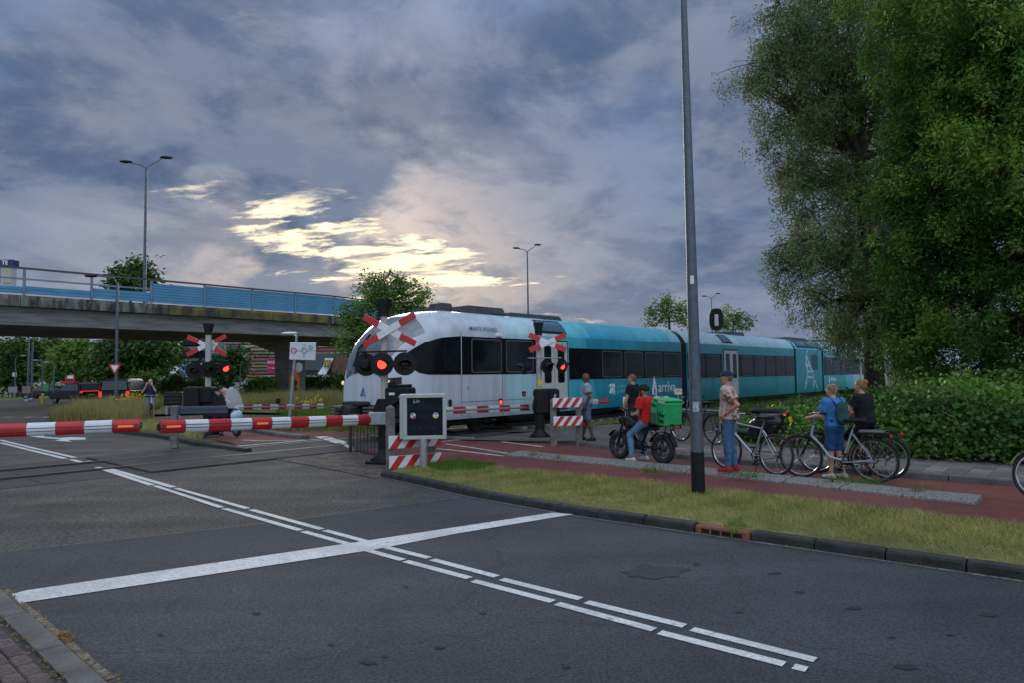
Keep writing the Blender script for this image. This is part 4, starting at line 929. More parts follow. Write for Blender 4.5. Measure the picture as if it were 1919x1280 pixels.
# --- second signal, far left beyond the track (seen from behind)
P=G(389,816,.09); s2=thing('level_crossing_signal','level crossing signal standing beyond the track under the viaduct','crossing signal',P,-.12,'level crossing signals')
post(s2,3.15,.085); base(s2,1.2,.13); cross(s2,2.72,ang=25,half=.7,y=.14,x=-.14)
mb=MB(); mb.bbox((-.05,-.02,2.22),(1.3,.05,.04),.01); mb.build('lamp_bar',M_black,s2)
lamp(s2,-.44,.0,1.95,.35,False,.26); lamp(s2,.08,-.12,1.97,.9,False,.24); lamp(s2,.56,.0,2.0,.95,True,.22)
for zz in(2.83,2.47):
    mb=MB(); mb.bbox((-.72,.42,zz),(.62,.3,.25),.03); mb.build('track_lamp_box',M_black,s2)
mb=MB(); mb.tube([(-.45,.4,2.9),(-.45,.3,2.2),(-.3,.05,2.1)],.05,7); mb.build('box_bracket',M_black,s2)
mb=MB(); mb.bbox((-.38,-.08,1.12),(.5,.46,.66),.04); mb.bbox((-.02,-.02,1.2),(.5,.4,.5),.05); mb.add([(-.35,-.15,.8),(.2,-.15,.55),(.75,-.15,.55),(.75,-.15,.95),(.2,-.15,1.35),(-.35,-.15,1.35),(-.35,.1,.8),(.2,.1,.55),(.75,.1,.55),(.75,.1,.95),(.2,.1,1.35),(-.35,.1,1.35)],[(0,1,2,3,4,5),(11,10,9,8,7,6)]+[(i,(i+1)%6,6+(i+1)%6,6+i) for i in range(6)]); mb.build('machine_box',M_black,s2)
arm(s2,AT(606,762,26.),AT(420,764.5,22.),12,False,.085,M_dirtyw,M_olde,flat=True,groove=False)
p=local(s2,AT(521,752,24.3)); mb=MB(); mb.bbox((p.x,p.y,p.z),(.14,.12,.2),.03); mb.build('boom_lamp',M_black,s2)
# guard rail beside that signal
a=G(327,835,.09); g=thing('guard_rail','short steel guard rail on concrete posts by the far barrier','guard rail',(a.x,a.y,.05),.1)
mb=MB(); mb.bbox((0,0,.5),(.17,.14,1.1),.02); mb.build('post',M_wood,g)
mb=MB(); mb.bbox((.55,.05,.92),(1.5,.06,.2),.015); mb.bbox((.55,.02,.96),(1.5,.02,.05),.005); mb.build('rail',mat('rail_blue_grey',(.06,.075,.10),.5,.3),g)
mb=MB(); mb.bbox((-.2,.03,.92),(.05,.1,.22),.01); mb.build('end_plate',M_steel,g)
# ================================================================ WARNING BOARDS AND MESSAGE SIGN
def chevron_board(th,c,w,h,rz=0,flip=1,name='warning_board',nst=7):
    M=Matrix.Translation(c)@Matrix.Rotation(rz,4,'Z'); mb=MB(); mb.bbox((0,0,0),(w,.03,h),.006,M); o=mb.build(name,M_white,th)
    sw=w/nst
    for i in range(-1,nst+1):
        if i%2: continue
        x0=-w/2+i*sw; k=h*.75*flip; pts=[(x0,-h/2),(x0+sw,-h/2),(x0+sw+k,h/2),(x0+k,h/2)]
        out=pts
        for lim,sg in((-w/2+.004,1),(w/2-.004,-1)):     # clip to the board
            res=[]
            for q in range(len(out)):
                a,b=out[q],out[(q+1)%len(out)]; ia=(a[0]-lim)*sg>=0; ib=(b[0]-lim)*sg>=0
                if ia: res.append(a)
                if ia!=ib: s=(lim-a[0])/(b[0]-a[0]); res.append((lim,a[1]+s*(b[1]-a[1])))
            out=res
            if not out: break
        if len(out)<3: continue
        m2=MB(); m2.prism([(x,z*.985) for x,z in out],.006,M@Matrix.Translation((0,-.0155,0))@Matrix.Rotation(PI/2,4,'X')); m2.build('red_stripe',M_red,o,smooth=False)
    return o
def cpost(th,x,y,h,s=.145):
    mb=MB(); mb.bbox((x,y,h/2-.1),(s,s,h+.2),.015); mb.add([(x-s/2+.01,y-s/2+.01,h),(x+s/2-.01,y-s/2+.01,h),(x+s/2-.01,y+s/2-.01,h),(x-s/2+.01,y+s/2-.01,h),(x,y,h+.045)],[(0,1,4),(1,2,4),(2,3,4),(3,0,4)]); mb.build('post',M_wood,th)
a,b=G(732,879,.05),G(813,872,.05); rz=math.atan2(b.y-a.y,b.x-a.x); w1=thing('warning_fence','red and white striped boards on posts below the dark message sign','warning fence',(a.x,a.y,.05),rz,'striped warning fences')
L_=(b-a).length; cpost(w1,0,0,1.14); cpost(w1,L_,.1,.62,.14)
chevron_board(w1,(L_*.52,-.09,.49),L_*1.2,.24,0); chevron_board(w1,(L_*.53,-.09,.12),L_*1.2,.235,0)
p=G(794,876,.08); sg=thing('message_sign','grey-framed dark electronic message sign on short post beside the road','message sign',p,.06)
mb=MB(); mb.cyl((0,.03,-.1),(0,.03,.515),.075,n=14); mb.cyl((0,.03,.36),(0,.03,.51),.085,n=14); mb.build('post',M_steel,sg)
M_frame=mat('sign_frame',(.40,.41,.39),.5,var=.08,vs=3); zc=.93; M_led=mat('led_panel',(.006,.009,.014),.5,var=.4,vs=3,spec=.15)
mb=MB(); mb.bbox((-.02,.12,zc),(.84,.26,.84),.02); mb.build('cabinet',M_frame,sg)
fr=MB(); 
for c,d in(((0.03,-.02,zc+.385),(.80,.04,.07)),((.03,-.02,zc-.385),(.80,.04,.07)),((-.335,-.02,zc),(.07,.04,.70)),((.395,-.02,zc),(.07,.04,.70))): fr.bbox(c,d,.008)
fr.build('frame',M_frame,sg); mb=MB(); mb.box((.03,-.012,zc),(.66,.01,.70)); sc_=mb.build('screen',M_led,sg,smooth=False)
M_dim=mat('unlit_led',(.024,.029,.036),.6,spec=.1)
for i,s in enumerate(('OVERWEG','VRIJ','LATEN')): text(s,.125,'unlit_lettering',M_dim,sc_,frame((.03,-.019,zc+.17-i*.19),(1,0,0)),.001)
text('Lio',.1,'graffiti',MATS['graffiti_grey'],sc_,frame((-.13,-.019,zc+.29),(1,0,.1)),.001,0,'CENTER',.2)
for x,cs in((-.19,((.62,.62,.62),(.45,.05,.05),(.03,.25,.2))),(.23,((.7,.7,.7),(.6,.55,.05),(.15,.15,.5)))):
    R=Matrix.Translation((x,-.018,zc+.02))@Matrix.Rotation(PI/2,4,'X'); mb=MB(); mb.lathe([(.0,.004),(.052,.004),(.054,0)],20,R); o=mb.build('round_sticker',mat('sticker_%d'%int(x*100),cs[0],.6),sc_)
    for s,c in((-1,cs[1]),(1,cs[2])):
        mb=MB(); mb.prism([(.047*math.cos(q),s*.047*math.sin(q)) for q in [math.radians(20+14*k) for k in range(11)]],.003,R@Matrix.Rotation(.6 if x<0 else 0,4,'Z')@Matrix.Translation((0,0,.004))); mb.build('sticker_band',mat('stk%d%d'%(int(x*100),s),c,.6),o,smooth=False)
for x in(-.2,.3):
    mb=MB(); mb.cyl((x,-.05,zc-.43),(x,-.02,zc-.43),.012,n=8); mb.build('bolt',M_black,sg)
# boards by the right-hand signal
a,b=G(1038,831,.115),G(1086,822,.115); w2=thing('warning_fence','red and white striped boards beside the bald man in grey','warning fence',(a.x,a.y,.1),-.02,'striped warning fences')
cpost(w2,0,0,1.05,.15); cpost(w2,.62,.18,.9,.14)
chevron_board(w2,(.34,-.06,.98),.74,.23,.25,nst=7); chevron_board(w2,(.35,-.06,.54),.74,.23,.25,nst=7)
p=G(1262,800,.1); a=AT(1171,753,19.5); w3=thing('warning_fence','red and white striped boards behind the man in the black T-shirt','warning fence',(a.x,a.y,0),.15,'striped warning fences')
for x in(.1,1.1): cpost(w3,x,.1,1.05,.13)
chevron_board(w3,(.62,0,a.z),1.35,.24,0,nst=9); chevron_board(w3,(.66,0,a.z-.4),1.3,.24,0,nst=9)
# low black pedestrian railing by the near signal
a,b=G(657,848,.02),G(716,858,.02); d=(b-a); L_=d.length; f=thing('pedestrian_railing','low black metal railing beside the near signal column','railing',a,math.atan2(d.y,d.x))
M_rl=mat('railing_black',(.022,.02,.018),.6,.2,var=.3,vs=8)
mb=MB(); mb.bbox((0,0,.42),(.07,.07,.92),.01); mb.build('post',mat('rust_post',(.05,.032,.022),.8,var=.4,vs=12),f)
mb=MB(); mb.cyl((0,0,.86),(L_,0,.86),.024,n=8); mb.build('top_rail',M_rl,f); mb=MB(); mb.cyl((0,0,.08),(L_,0,.08),.015,n=8); mb.build('bottom_rail',M_rl,f)
for i in range(1,9):
    mb=MB(); mb.cyl((L_*i/9,0,.08),(L_*i/9,0,.86),.009,n=6); mb.build('bar',M_rl,f)
# ================================================================ FOREGROUND LAMP POST
p=G(1309,927,.06); lp=thing('street_lamp_post','tall grey street lamp post with black foot in the grass verge','lamp post',(p.x,p.y,.03))
M_lp=mat('lamp_post_blue_grey',(.095,.118,.145),.5,.35,var=.18,vs=11,rv=.1); top=AT(1281,0,p.y)
dx=top.x-p.x; H_=top.z-.03
mb=MB(); mb.tube([(dx*.09,0,.6),(dx*.5,0,H_*.5),(dx*1.,0,H_),(dx*1.15,0,H_*1.2)],[.089,.07,.045,.038],20); mb.build('shaft',M_lp,lp)
mb=MB(); mb.tube([(0,0,-.1),(dx*.09,0,.62)],[.094,.0935],20); mb.build('black_foot',M_black,lp)
mb=MB(); mb.tube([(dx*1.15,0,H_*1.2),(dx*1.15-.1,-.3,H_*1.23),(dx*1.15-.2,-1.2,H_*1.25)],.03,8); h=mb.build('arm',M_lp,lp); mb=MB(); mb.ball((dx*1.15-.25,-1.6,H_*1.25),(.14,.4,.08),12); mb.build('lamp_head',M_lp,h)
def stick(z,w,h,m,name):
    mb=MB(); r=.0895-.0025*z; q=local(lp,(0,0,0)); cx_=dx*z/H_; n=6; vs=[]
    a0=math.atan2(-p.y,-p.x-cx_)
    for zz in(z-h/2,z+h/2):
        for i in range(n+1):
            a=a0+(i/n-.5)*w/r; vs.append((cx_+(r+.003)*math.cos(a),(r+.003)*math.sin(a),zz))
    mb.add(vs,[(i,i+1,n+2+i,n+1+i) for i in range(n)]); return mb.build(name,m,lp)
stick(1.25,.085,.14,mat('sticker_pale',(.55,.62,.66),.6,col2=(.12,.2,.26),vs=45),'sticker'); stick(3.05,.05,.12,mat('sticker_white',(.7,.7,.7),.6,var=.2,vs=40),'sticker')
# ================================================================ TREES AND SHRUBS
def leaves(name,cent,tone,n,sp,L_,w,m,parent,droop=.3,flat=.0,rng=RNG,strand=0.):
    """n leaves round each centre; sp spread (m)"""
    k=len(cent); c=np.repeat(cent,n,0); t=np.repeat(tone,n); N=k*n
    off=rng.normal(size=(N,3))*sp; 
    if strand: 
        s=rng.uniform(0,1,N)*strand; off=off*.55; off[:,2]-=s; 
    off[:,2]*=(1-flat); p=c+off
    d=rng.normal(size=(N,3)); d[:,2]=d[:,2]*.6-droop*1.6; d/=np.linalg.norm(d,axis=1)[:,None]
    q=rng.normal(size=(N,3)); s=np.cross(d,q); s/=np.linalg.norm(s,axis=1)[:,None]+1e-9
    l=(L_*rng.uniform(.6,1.25,N))[:,None]; ww=(w*rng.uniform(.7,1.2,N))[:,None]
    V=np.stack([p,p+d*l*.45+s*ww/2,p+d*l,p+d*l*.45-s*ww/2],1).reshape(-1,3); F=np.arange(N*4).reshape(-1,4)
    tt=np.repeat((t+rng.normal(size=N)*.13).clip(0,1),4)
    return fastmesh(name,V,F,m,parent,tt)
M_bark=mat('bark',(.075,.062,.05),.95,col2=(.03,.026,.022),vs=9,bump=.8,bs=25)
def limb(mb,a,b,r0,r1,sag=.1,n=5):
    a,b=Vector(a),Vector(b); L_=(b-a).length; P=[];R=[]
    j=Vector((random.uniform(-1,1),random.uniform(-1,1),random.uniform(-.3,1)))*L_*sag
    for i in range(n+1):
        s=i/n; P.append(a.lerp(b,s)+j*math.sin(PI*s)); R.append(r0+(r1-r0)*s**.8)
    mb.tube(P,R,6,False); return P
def tree(name,label,lobes,base,trunk_r,m,nl=26,per=16,L_=.11,w=.035,droop=.3,strand=0.,cat='tree',group=None,twigs=True,spread=.24,shell=.55,cov=1.0,fork=.45,clump=4.,csp=1.):
    """lobes: (centre, radius) in world metres"""
    base=Vector(base); g=thing(name,label,cat,base,0,group); mb=MB()
    cz=sum((c.z*r for c,r in lobes))/sum(r for c,r in lobes); cx_=sum((c.x*r for c,r in lobes))/sum(r for c,r in lobes); cy_=sum((c.y*r for c,r in lobes))/sum(r for c,r in lobes)
    top=Vector((cx_,cy_,cz))-base; fk=top*fork
    limb(mb,(0,0,-.1),fk,trunk_r,trunk_r*.75,.04); P=limb(mb,fk,top,trunk_r*.75,trunk_r*.4,.06)
    cs=[];tn=[]
    for c,r in lobes:
        cl=c-base; st=min(P,key=lambda q:(q-cl).length+.6*max(0,q.z-cl.z)); e=limb(mb,st,cl,trunk_r*.38*min(1,r/2+.3),.03,.12)
        k=max(6,int(nl*r*r*cov)); t0=random.uniform(.25,.75)
        ns=max(5,int(clump*r*r)+4); d=RNG.normal(size=(ns,3)); d/=np.linalg.norm(d,axis=1)[:,None]; rad=r*(shell+(1-shell)*RNG.uniform(0,1,ns)**.6)*(1+.16*RNG.normal(size=ns)); sub=d*rad[:,None]*np.array([1,1,.85]); pick=RNG.integers(0,ns,k); stn=.2*RNG.normal(size=ns)
        q=np.array(cl)+sub[pick]+RNG.normal(size=(k,3))*np.array([1,1,.6])*min(.45,.28*r**.5)*csp
        cs.append(q); tn.append((t0+stn[pick]+.1*RNG.normal(size=k)).clip(0,1))
        if twigs:
            for i in range(0,k,max(1,k//26)): limb(mb,random.choice(e[1:]),q[i],.022+.008*r,.006,.12,3)
    mb.build('trunk',M_bark,g,ang=60)
    cs=np.concatenate(cs); tn=np.concatenate(tn); leaves('crown',cs,tn,per,spread,L_,w,m,g,droop,strand=strand); return g
LW=leafmat('willow_leaf',(.05,.085,.03),(.26,.33,.14),.5,.3); LA=leafmat('ash_leaf',(.022,.065,.010),(.17,.31,.04),.5,.3); LB=leafmat('bush_leaf',(.025,.08,.012),(.15,.30,.05),.45,.25); LD=leafmat('dark_tree_leaf',(.02,.055,.014),(.10,.18,.04),.55,.25); LG=leafmat('light_tree_leaf',(.05,.11,.018),(.18,.30,.05),.55,.3)
def lob(L_): return [(AT(px,py,d),r) for px,py,d,r in L_]
tree('willow_tree','tall grey-green willow leaning over the tail of the train',lob([(1570,40,25,3.),(1690,-40,27,4),(1490,110,24.5,1.7),(1455,185,24,1.1),(1510,230,24,1.7),(1640,210,26,3.2),(1480,330,24,1.),(1530,340,24,1.5),(1600,370,25,2.2),(1520,470,24,1.5),(1470,500,24,.8),(1570,500,24.5,1.7),(1640,480,25.5,2.3),(1540,570,24,1.),(1610,585,25,1.5),(1690,580,26,2.2),(1570,610,25,.5),(1690,640,26,1.1),(1730,690,26,1.2),(1750,300,27,3.4),(1460,70,24.5,1.0),(1620,130,25,2.),(1700,420,26,2.6),(1560,140,24.5,1.6),(1440,130,24,.7),(1455,460,24,.6),(1500,30,24.5,1.2),(1700,520,25,1.6)]),(13.8,25.8,0),.42,LW,nl=64,per=34,L_=.15,w=.042,droop=.5,strand=.6,spread=.19,shell=.45,fork=.3,clump=6.)
tree('ash_tree','bright green leafy tree filling the right edge above the brambles',lob([(1830,20,19,2.8),(1900,150,18.5,2.4),(1770,170,20,1.9),(1725,285,20,1.5),(1850,290,19,2.1),(1712,350,20,.9),(1690,400,20,.6),(1780,60,20,1.6),(1730,120,20.5,1.),(1800,430,19.5,1.9),(1900,420,18,1.7),(1735,480,20,1.2),(1715,560,20,.8),(1830,570,19.5,1.8),(1910,600,18,1.6),(1760,620,20,1.3),(1850,690,19.5,1.4),(1915,300,17.5,1.5),(1960,480,18,1.8),(1960,100,18,2.)]),(14.2,20,0),.33,LA,nl=84,per=42,L_=.15,w=.055,droop=.45,strand=.35,spread=.20,shell=.62,fork=.35,clump=5.5)
tree('young_tree','small leafy tree with upright shoots behind the train cab',lob([(715,590,36,1.25),(690,560,36,.8),(735,560,36,.9),(700,535,36,.45),(725,530,36,.4),(752,545,36,.5),(775,548,36,.4),(790,562,36,.45),(765,575,36,.8),(668,610,36,.8),(655,640,36,.75),(690,630,36,1.),(650,595,36,.35),(676,545,36,.3),(700,518,36,.2),(728,514,36,.18),(755,528,36,.22),(778,532,36,.2),(800,548,36,.25),(652,575,36,.25),(690,528,36,.2),(742,522,36,.15)]),(-7.3,36,0),.14,LG,nl=70,per=16,L_=.2,w=.085,droop=.0,spread=.17,shell=.35,fork=.3,csp=1.25)
def bgtree(px,ybase,dep,lobes,label,m,r=.25,**k):
    b=AT(px,ybase,dep); return tree('background_tree',label,[(AT(x,y,dep+dz),rr*dep/1280.) for x,y,dz,rr in lobes],(b.x,b.y,0),r,m,group='trees in the background',**k)
kw=dict(nl=16,per=26,L_=.6,w=.32,droop=.2,spread=.55,twigs=False,shell=.45)
bgtree(1250,640,66,[(1240,590,0,18),(1225,600,0,12),(1262,585,0,16),(1280,600,0,14),(1240,572,0,6),(1222,580,0,5),(1255,566,0,4),(1270,572,0,5),(1285,580,0,5),(1248,560,0,3)],'pointed green tree behind the middle of the train',LG,nl=24,per=16,L_=.36,w=.16,droop=.1,spread=.3,twigs=False,shell=.4)
bgtree(1372,640,70,[(1365,600,0,16),(1385,605,0,14),(1395,612,0,9),(1350,610,0,10),(1380,590,0,4),(1402,600,0,5),(1362,584,0,4)],'low tree behind the black railway signal',LG,nl=24,per=16,L_=.36,w=.16,droop=.1,spread=.3,twigs=False,shell=.4)
bgtree(1590,660,90,[(1590,640,0,14),(1604,634,0,8)],'far dim tree beyond the end of the train',LD,**kw)
bgtree(247,560,72,[(236,508,0,14),(256,500,0,13),(222,514,0,9),(280,516,0,7),(240,530,0,18),(265,530,0,16),(215,532,0,10)],'treetop showing above the viaduct parapet',LD,**kw)
bgtree(40,735,85,[(30,660,0,32),(55,690,0,28),(20,700,0,30),(60,645,0,18)],'dark slender tree at the left edge under the viaduct',LD,**kw)
bgtree(95,735,110,[(90,670,0,26),(100,650,0,20),(85,695,0,20)],'dark tree behind the street lamps under the viaduct',LD,**kw)
bgtree(140,735,78,[(135,670,0,34),(150,700,0,32),(120,695,0,28),(160,650,0,26)],'light green round tree beyond the black car',LG,**kw)
bgtree(235,735,72,[(215,670,0,40),(260,670,0,40),(290,650,0,30),(235,640,0,30),(190,690,0,26),(290,690,0,22)],'broad dark tree behind the yield sign',LD,**kw)
bgtree(315,735,80,[(310,650,0,25),(330,670,0,16),(300,630,0,20)],'dark tree behind the hands-on-face cyclist',LD,**kw)
bgtree(425,735,85,[(425,680,0,22),(440,700,0,20),(415,700,0,18),(445,668,0,14)],'bushy tree behind the far crossing signal',LD,**kw)
def shrub(px,y,dep,rpx,label,m,flat=.7,n=3):
    b=AT(px,y,dep); k=dep/1280.; g=thing('shrub',label,'shrub',(b.x,b.y,0),0,'shrubs in the background')
    cs=[]; 
    for i in range(60*n):
        q=RNG.normal(size=3); q/=np.linalg.norm(q); cs.append([q[0]*rpx*k*RNG.uniform(.5,1),q[1]*rpx*k*.5,max(.1,b.z+q[2]*rpx*k*flat*RNG.uniform(.5,1))])
    cs=np.array(cs); leaves('foliage',cs,(.5+.25*RNG.normal(size=len(cs))).clip(0,1),18,.22,.26,.14,m,g,.1)
    mb=MB()
    for i in range(4): limb(mb,(random.uniform(-.2,.2),0,0),cs[i*5],.04,.015)
    mb.build('stems_or_core',M_bark,g); return g
for a in((272,722,55,24,'rounded shrub beside the dark van',LG),(330,728,52,28,'dark clipped shrub behind the grey-haired cyclist',LD),(380,730,52,26,'dark low shrub behind the barrier machine',LD),(495,726,54,17,'green clipped shrub left of the bridge pier',LG),(478,730,54,14,'small dark shrub beside the flagpoles',LD)): shrub(*a)
for i,(px,) in enumerate(((590,),(622,),(650,))): shrub(px,727,60-i*2,27,('dark hedge shrub beside the bridge pier','dark hedge shrub in front of the restaurant','dark hedge shrub touching the train nose')[i],LD,.75,4)
# yellow flowers by the far verge
V=[];F=[];T=[]
for px,py,n_ in((245,744,26),(262,740,22),(225,748,16),(590,752,26),(572,756,18),(140,765,14),(170,772,14)):
    for _ in range(n_):
        p=AT(px+random.gauss(0,9),py+random.gauss(0,4),31 if px<300 else 29); r=.045
        for s in range(2):
            a=random.uniform(0,6.28); k=len(V); u_=Vector((math.cos(a),math.sin(a)*.5,.4)).normalized()*r; v_=Vector((-math.sin(a)*.4,.5,.8)).normalized()*r; V+=[tuple(p-u_),tuple(p+v_),tuple(p+u_),tuple(p-v_)]; F.append((k,k+1,k+2,k+3)); T+=[random.random()]*4
o=fastmesh('flowers',V,F,leafmat('flower_yellow',(.45,.30,.02),(.62,.50,.05),.6,.2),None,T); o['kind']='stuff'; lab(o,'yellow wild flowers in the tall grass','flowers')
# bramble hedge behind the pavement
def hedge():
    B=[G(1395,826,.1),G(1440,833,.1),G(1540,846,.1),G(1700,862,.1),G(1919,875,.1),Vector((16,9.5,.1))]
    pts=along(B,.5); n=len(pts); g=thing('bramble_hedge','broad mound of green brambles between the pavement and the railway','hedge',pts[0])
    o=Vector(pts[0]); HP=[(0,.2),(.08,.42),(.2,.72),(.4,1.1),(.55,1.5),(.75,1.8),(1,1.9)]
    def hgt(s,q):
        h=lerpt(HP,s); f=min(1,(q/1.1))**.55 if q>0 else 0; return h*(f*(.72+.28*min(1,q/3.)))
    back=Vector((.52,.85,0)).normalized(); V=[];Fc=[]; nq=16; NS=70
    def pos(s,q):
        i=min(n-2,int(s*(n-1))); a=pts[i].lerp(pts[i+1],s*(n-1)-i); x=a+back*q
        nz=.30*math.sin(x.x*2.1+1)*math.cos(x.y*1.7)+.16*math.sin(x.x*.9+x.y*1.1)+.10*math.sin(x.x*4.3+x.y*3.1)+.07*math.sin(x.y*6.3-x.x*2)
        return x+Vector((nz*.4,-nz*.5,hgt(s,q)*(1+nz*.75)))-o
    for i in range(NS+1):
        for j in range(nq+1):
            V.append(tuple(pos(i/NS,.05+j*.34)*1.-Vector((-.06,-.10,.10))))
    for i in range(NS):
        for j in range(nq): k=i*(nq+1)+j; Fc.append((k,k+nq+1,k+nq+2,k+1))
    mb=MB(); mb.add(V,Fc); mb.build('stems_or_core',mat('bramble_core',(.018,.028,.010),.95,var=.5,vs=5,bump=1.,bs=9),g)  # dark inner sheet under the leaves, added to block the view through
    K=5200; cs=[];tn=[]
    for _ in range(K):
        s=random.random(); q=abs(random.gauss(0,1.6)) if random.random()<.75 else random.uniform(0,5.4); p=pos(s,min(q,5.4)); cs.append(p+Vector((random.gauss(0,.06),random.gauss(0,.06)-.03,random.gauss(.02,.07)+(abs(random.gauss(0,.16)) if random.random()<.12 else 0)))); tn.append(.42+.28*math.sin(p.x*1.3+p.z*2)+random.gauss(0,.16))
    leaves('foliage',np.array([tuple(c) for c in cs]),np.array(tn).clip(0,1),17,.105,.115,.085,LB,g,.12)
    # arching dry stalks
    for _ in range(46):
        mb=MB(); s=random.random(); p=pos(s,random.uniform(.2,2.)); d=Vector((random.uniform(-.5,.3),random.uniform(-.4,0),random.uniform(.3,.75))); mb.tube([p,p+d*.6,p+d+Vector((d.x*.4,0,-.15))],[.006,.005,.003],4); mb.build('dry_stalk',mat('dry_stalk',(.33,.27,.12),.9),g)
    return g
hedge()
# lower weeds in front of the train tail
tufts('weeds',[TR(t,-2.2+random.uniform(-.6,.6),.1) for t in np.linspace(9,26,40)],60,'rank green weeds along the track behind the parked bikes',.6)
# ================================================================ FAR BUILDINGS, SIGNS, LAMPS
def fbox(par,name,px0,px1,y0,y1,dep,th,m,bev=.02):
    a,b=AT(px0,y0,dep),AT(px1,y1,dep); L0=par.location
    mb=MB(); mb.bbox(((a.x+b.x)/2-L0.x,dep+th/2-L0.y,(a.z+b.z)/2-L0.z),(b.x-a.x,th,a.z-b.z),bev); return mb.build(name,m,par,smooth=False)
def at0(px,dep): p=AT(px,714,dep); return (p.x,p.y,0)
M_bw=mat('facade_white',(.5,.51,.52),.6,var=.1,vs=.5); M_win=mat('far_glass',(.05,.075,.09),.15); M_greyf=mat('facade_grey',(.12,.135,.15),.6,var=.15,vs=.4)
b=thing('office_building','long office building with coloured horizontal louvres behind the viaduct','building',at0(520,125))
fbox(b,'wall',408,650,640,735,126,8,M_greyf)
cols=[(.30,.14,.10),(.36,.24,.12),(.24,.08,.07),(.16,.2,.11),(.38,.33,.26),(.28,.11,.11),(.36,.2,.12),(.2,.19,.17)]
for i in range(13):
    y=642+i*6.2; x=412+random.uniform(0,14)
    while x<648:
        w=random.uniform(22,60); fbox(b,'louvre',x,min(650,x+w),y,y+3.4,125.4,.5,mat('louvre_%d'%((i*3+int(x))%8),cols[(i*3+int(x))%8],.6)); x+=w+1.5
b=thing('retail_building','white shop building with dark windows behind blue banners','building',at0(355,112))
fbox(b,'wall',285,428,655,738,113,8,M_bw); fbox(b,'fascia',285,428,690,700,112.6,.3,M_white); fbox(b,'roof_edge',283,430,650,657,112.4,9,M_greyf)
for i in range(8): fbox(b,'window',290+i*17,303+i*17,663,684,112.8,.2,M_win); fbox(b,'shop_window',290+i*17,305+i*17,704,730,112.8,.2,M_win)
b=thing('restaurant','low grey and brown restaurant with white slanted arch and yellow M','building',at0(610,84))
fbox(b,'wall',572,618,690,735,85,8,mat('resto_grey',(.06,.075,.075),.7,var=.1,vs=.5)); fbox(b,'roof',568,660,664,694,84.6,8,mat('resto_green_grey',(.075,.09,.095),.7,var=.1,vs=.6)); fbox(b,'brick_gable',622,664,668,703,84.2,.5,mat('resto_brown',(.13,.07,.05),.8,var=.25,vs=3)); fbox(b,'canopy',573,616,705,708.5,82,3,M_white)
L0=b.location; mb=MB(); q=[AT(x,y,84.)-L0 for x,y in((594,703),(606,703),(613,676),(612,672),(625,672),(619,685),(606,704),(594,704))]
q=[AT(x,y,84.)-L0 for x,y in((594,703),(610,703),(625,672),(609,672),(606,686))]; n=len(q); mb.add([tuple(v) for v in q]+[tuple(v+Vector((0,.4,0))) for v in q],[tuple(range(n)),tuple(range(2*n-1,n-1,-1))]+[(i,(i+1)%n,n+(i+1)%n,n+i) for i in range(n)]); mb.build('slanted_arch',M_white,b,smooth=False)
fbox(b,'sign_panel',607,619,676,689,83.7,.2,M_greyf)
mb=MB(); c=AT(612.5,682,83.4)-L0
for s in(-1,1): mb.tube([(c.x+s*.02,c.y,c.z-.33),(c.x+s*.06,c.y,c.z+.15),(c.x+s*.16,c.y,c.z+.36),(c.x+s*.26,c.y,c.z+.1),(c.x+s*.31,c.y,c.z-.33)],.045,6)
mb.build('arches_logo',mat('logo_yellow',(.75,.48,.02),.5),b)
b=thing('distant_block','pale distant building behind the trees at the left edge','building',at0(70,190))
fbox(b,'wall',10,110,672,716,190,10,M_bw); fbox(b,'roof',9,111,668,673,189.5,11,M_greyf)
for i in range(7): fbox(b,'window',16+i*13,25+i*13,682,690,189.8,.3,M_win)
for px,pw,y0,y1,lb in((302,9,699,713,'small blue banner on a white pole left of the shop'),(310,11,678,697,'blue shop banner on the middle flagpole'),(342,12,678,703,'blue shop banner on the pole nearest the far signal')):
    d=88.; b=thing('banner_pole',lb,'banner',at0(px,d),0,'blue shop banners'); L0=b.location
    fbox(b,'pole',px+pw/2+.3,px+pw/2+1.4,674,735,d,.08,M_white); f=fbox(b,'flag',px-pw/2,px+pw/2,y0,y1,d,.03,mat('banner_blue',(.03,.13,.34),.6))
    p=AT(px,(y0+y1)/2,d)-L0; text('JYSK',(y1-y0)*.34*d/1280.,'lettering',M_white,f,frame((p.x,p.y-.04,p.z),(0,0,1),(-1,0,0)),.004,.01)
b=thing('sale_banner','tall magenta sale banner beside the bridge pier','banner',at0(508,70)); L0=b.location
f=fbox(b,'flag',501,516,672,700,70,.05,mat('banner_magenta',(.42,.02,.12),.6)); fbox(b,'pole',516,517.3,655,735,70,.06,M_steel)
p=AT(508.5,680,70)-L0; text('SALE',.36,'lettering',M_white,f,frame((p.x,p.y-.04,p.z),(1,0,0)),.004,.01); p=AT(508.5,691,70)-L0; text('TOT 50%',.2,'lettering',M_white,f,frame((p.x,p.y-.04,p.z),(1,0,0)),.004,.004)
# advertising box up on the viaduct at the left edge
b=thing('advertising_box','blue and white advertising box standing above the viaduct railing','sign',vloc(-16.8,9,6.5)); L0=b.location; dp=L0.y
fbox(b,'body',-40,22,498,538,dp,.4,M_bw); fbox(b,'blue_top',-42,23,486,499,dp-.1,.6,mat('sign_navy',(.02,.03,.13),.5)); p=AT(9,491.5,dp-.2)-L0; text('TE',.34,'lettering',M_white,b,frame(p,(1,0,0)),.01,.01)
for i in range(3): fbox(b,'panel',-36+i*20,-20+i*20,502,530,dp-.06,.1,mat('sign_pale_%d'%i,((.45,.38,.4),(.3,.35,.45),(.42,.4,.3))[i],.6))
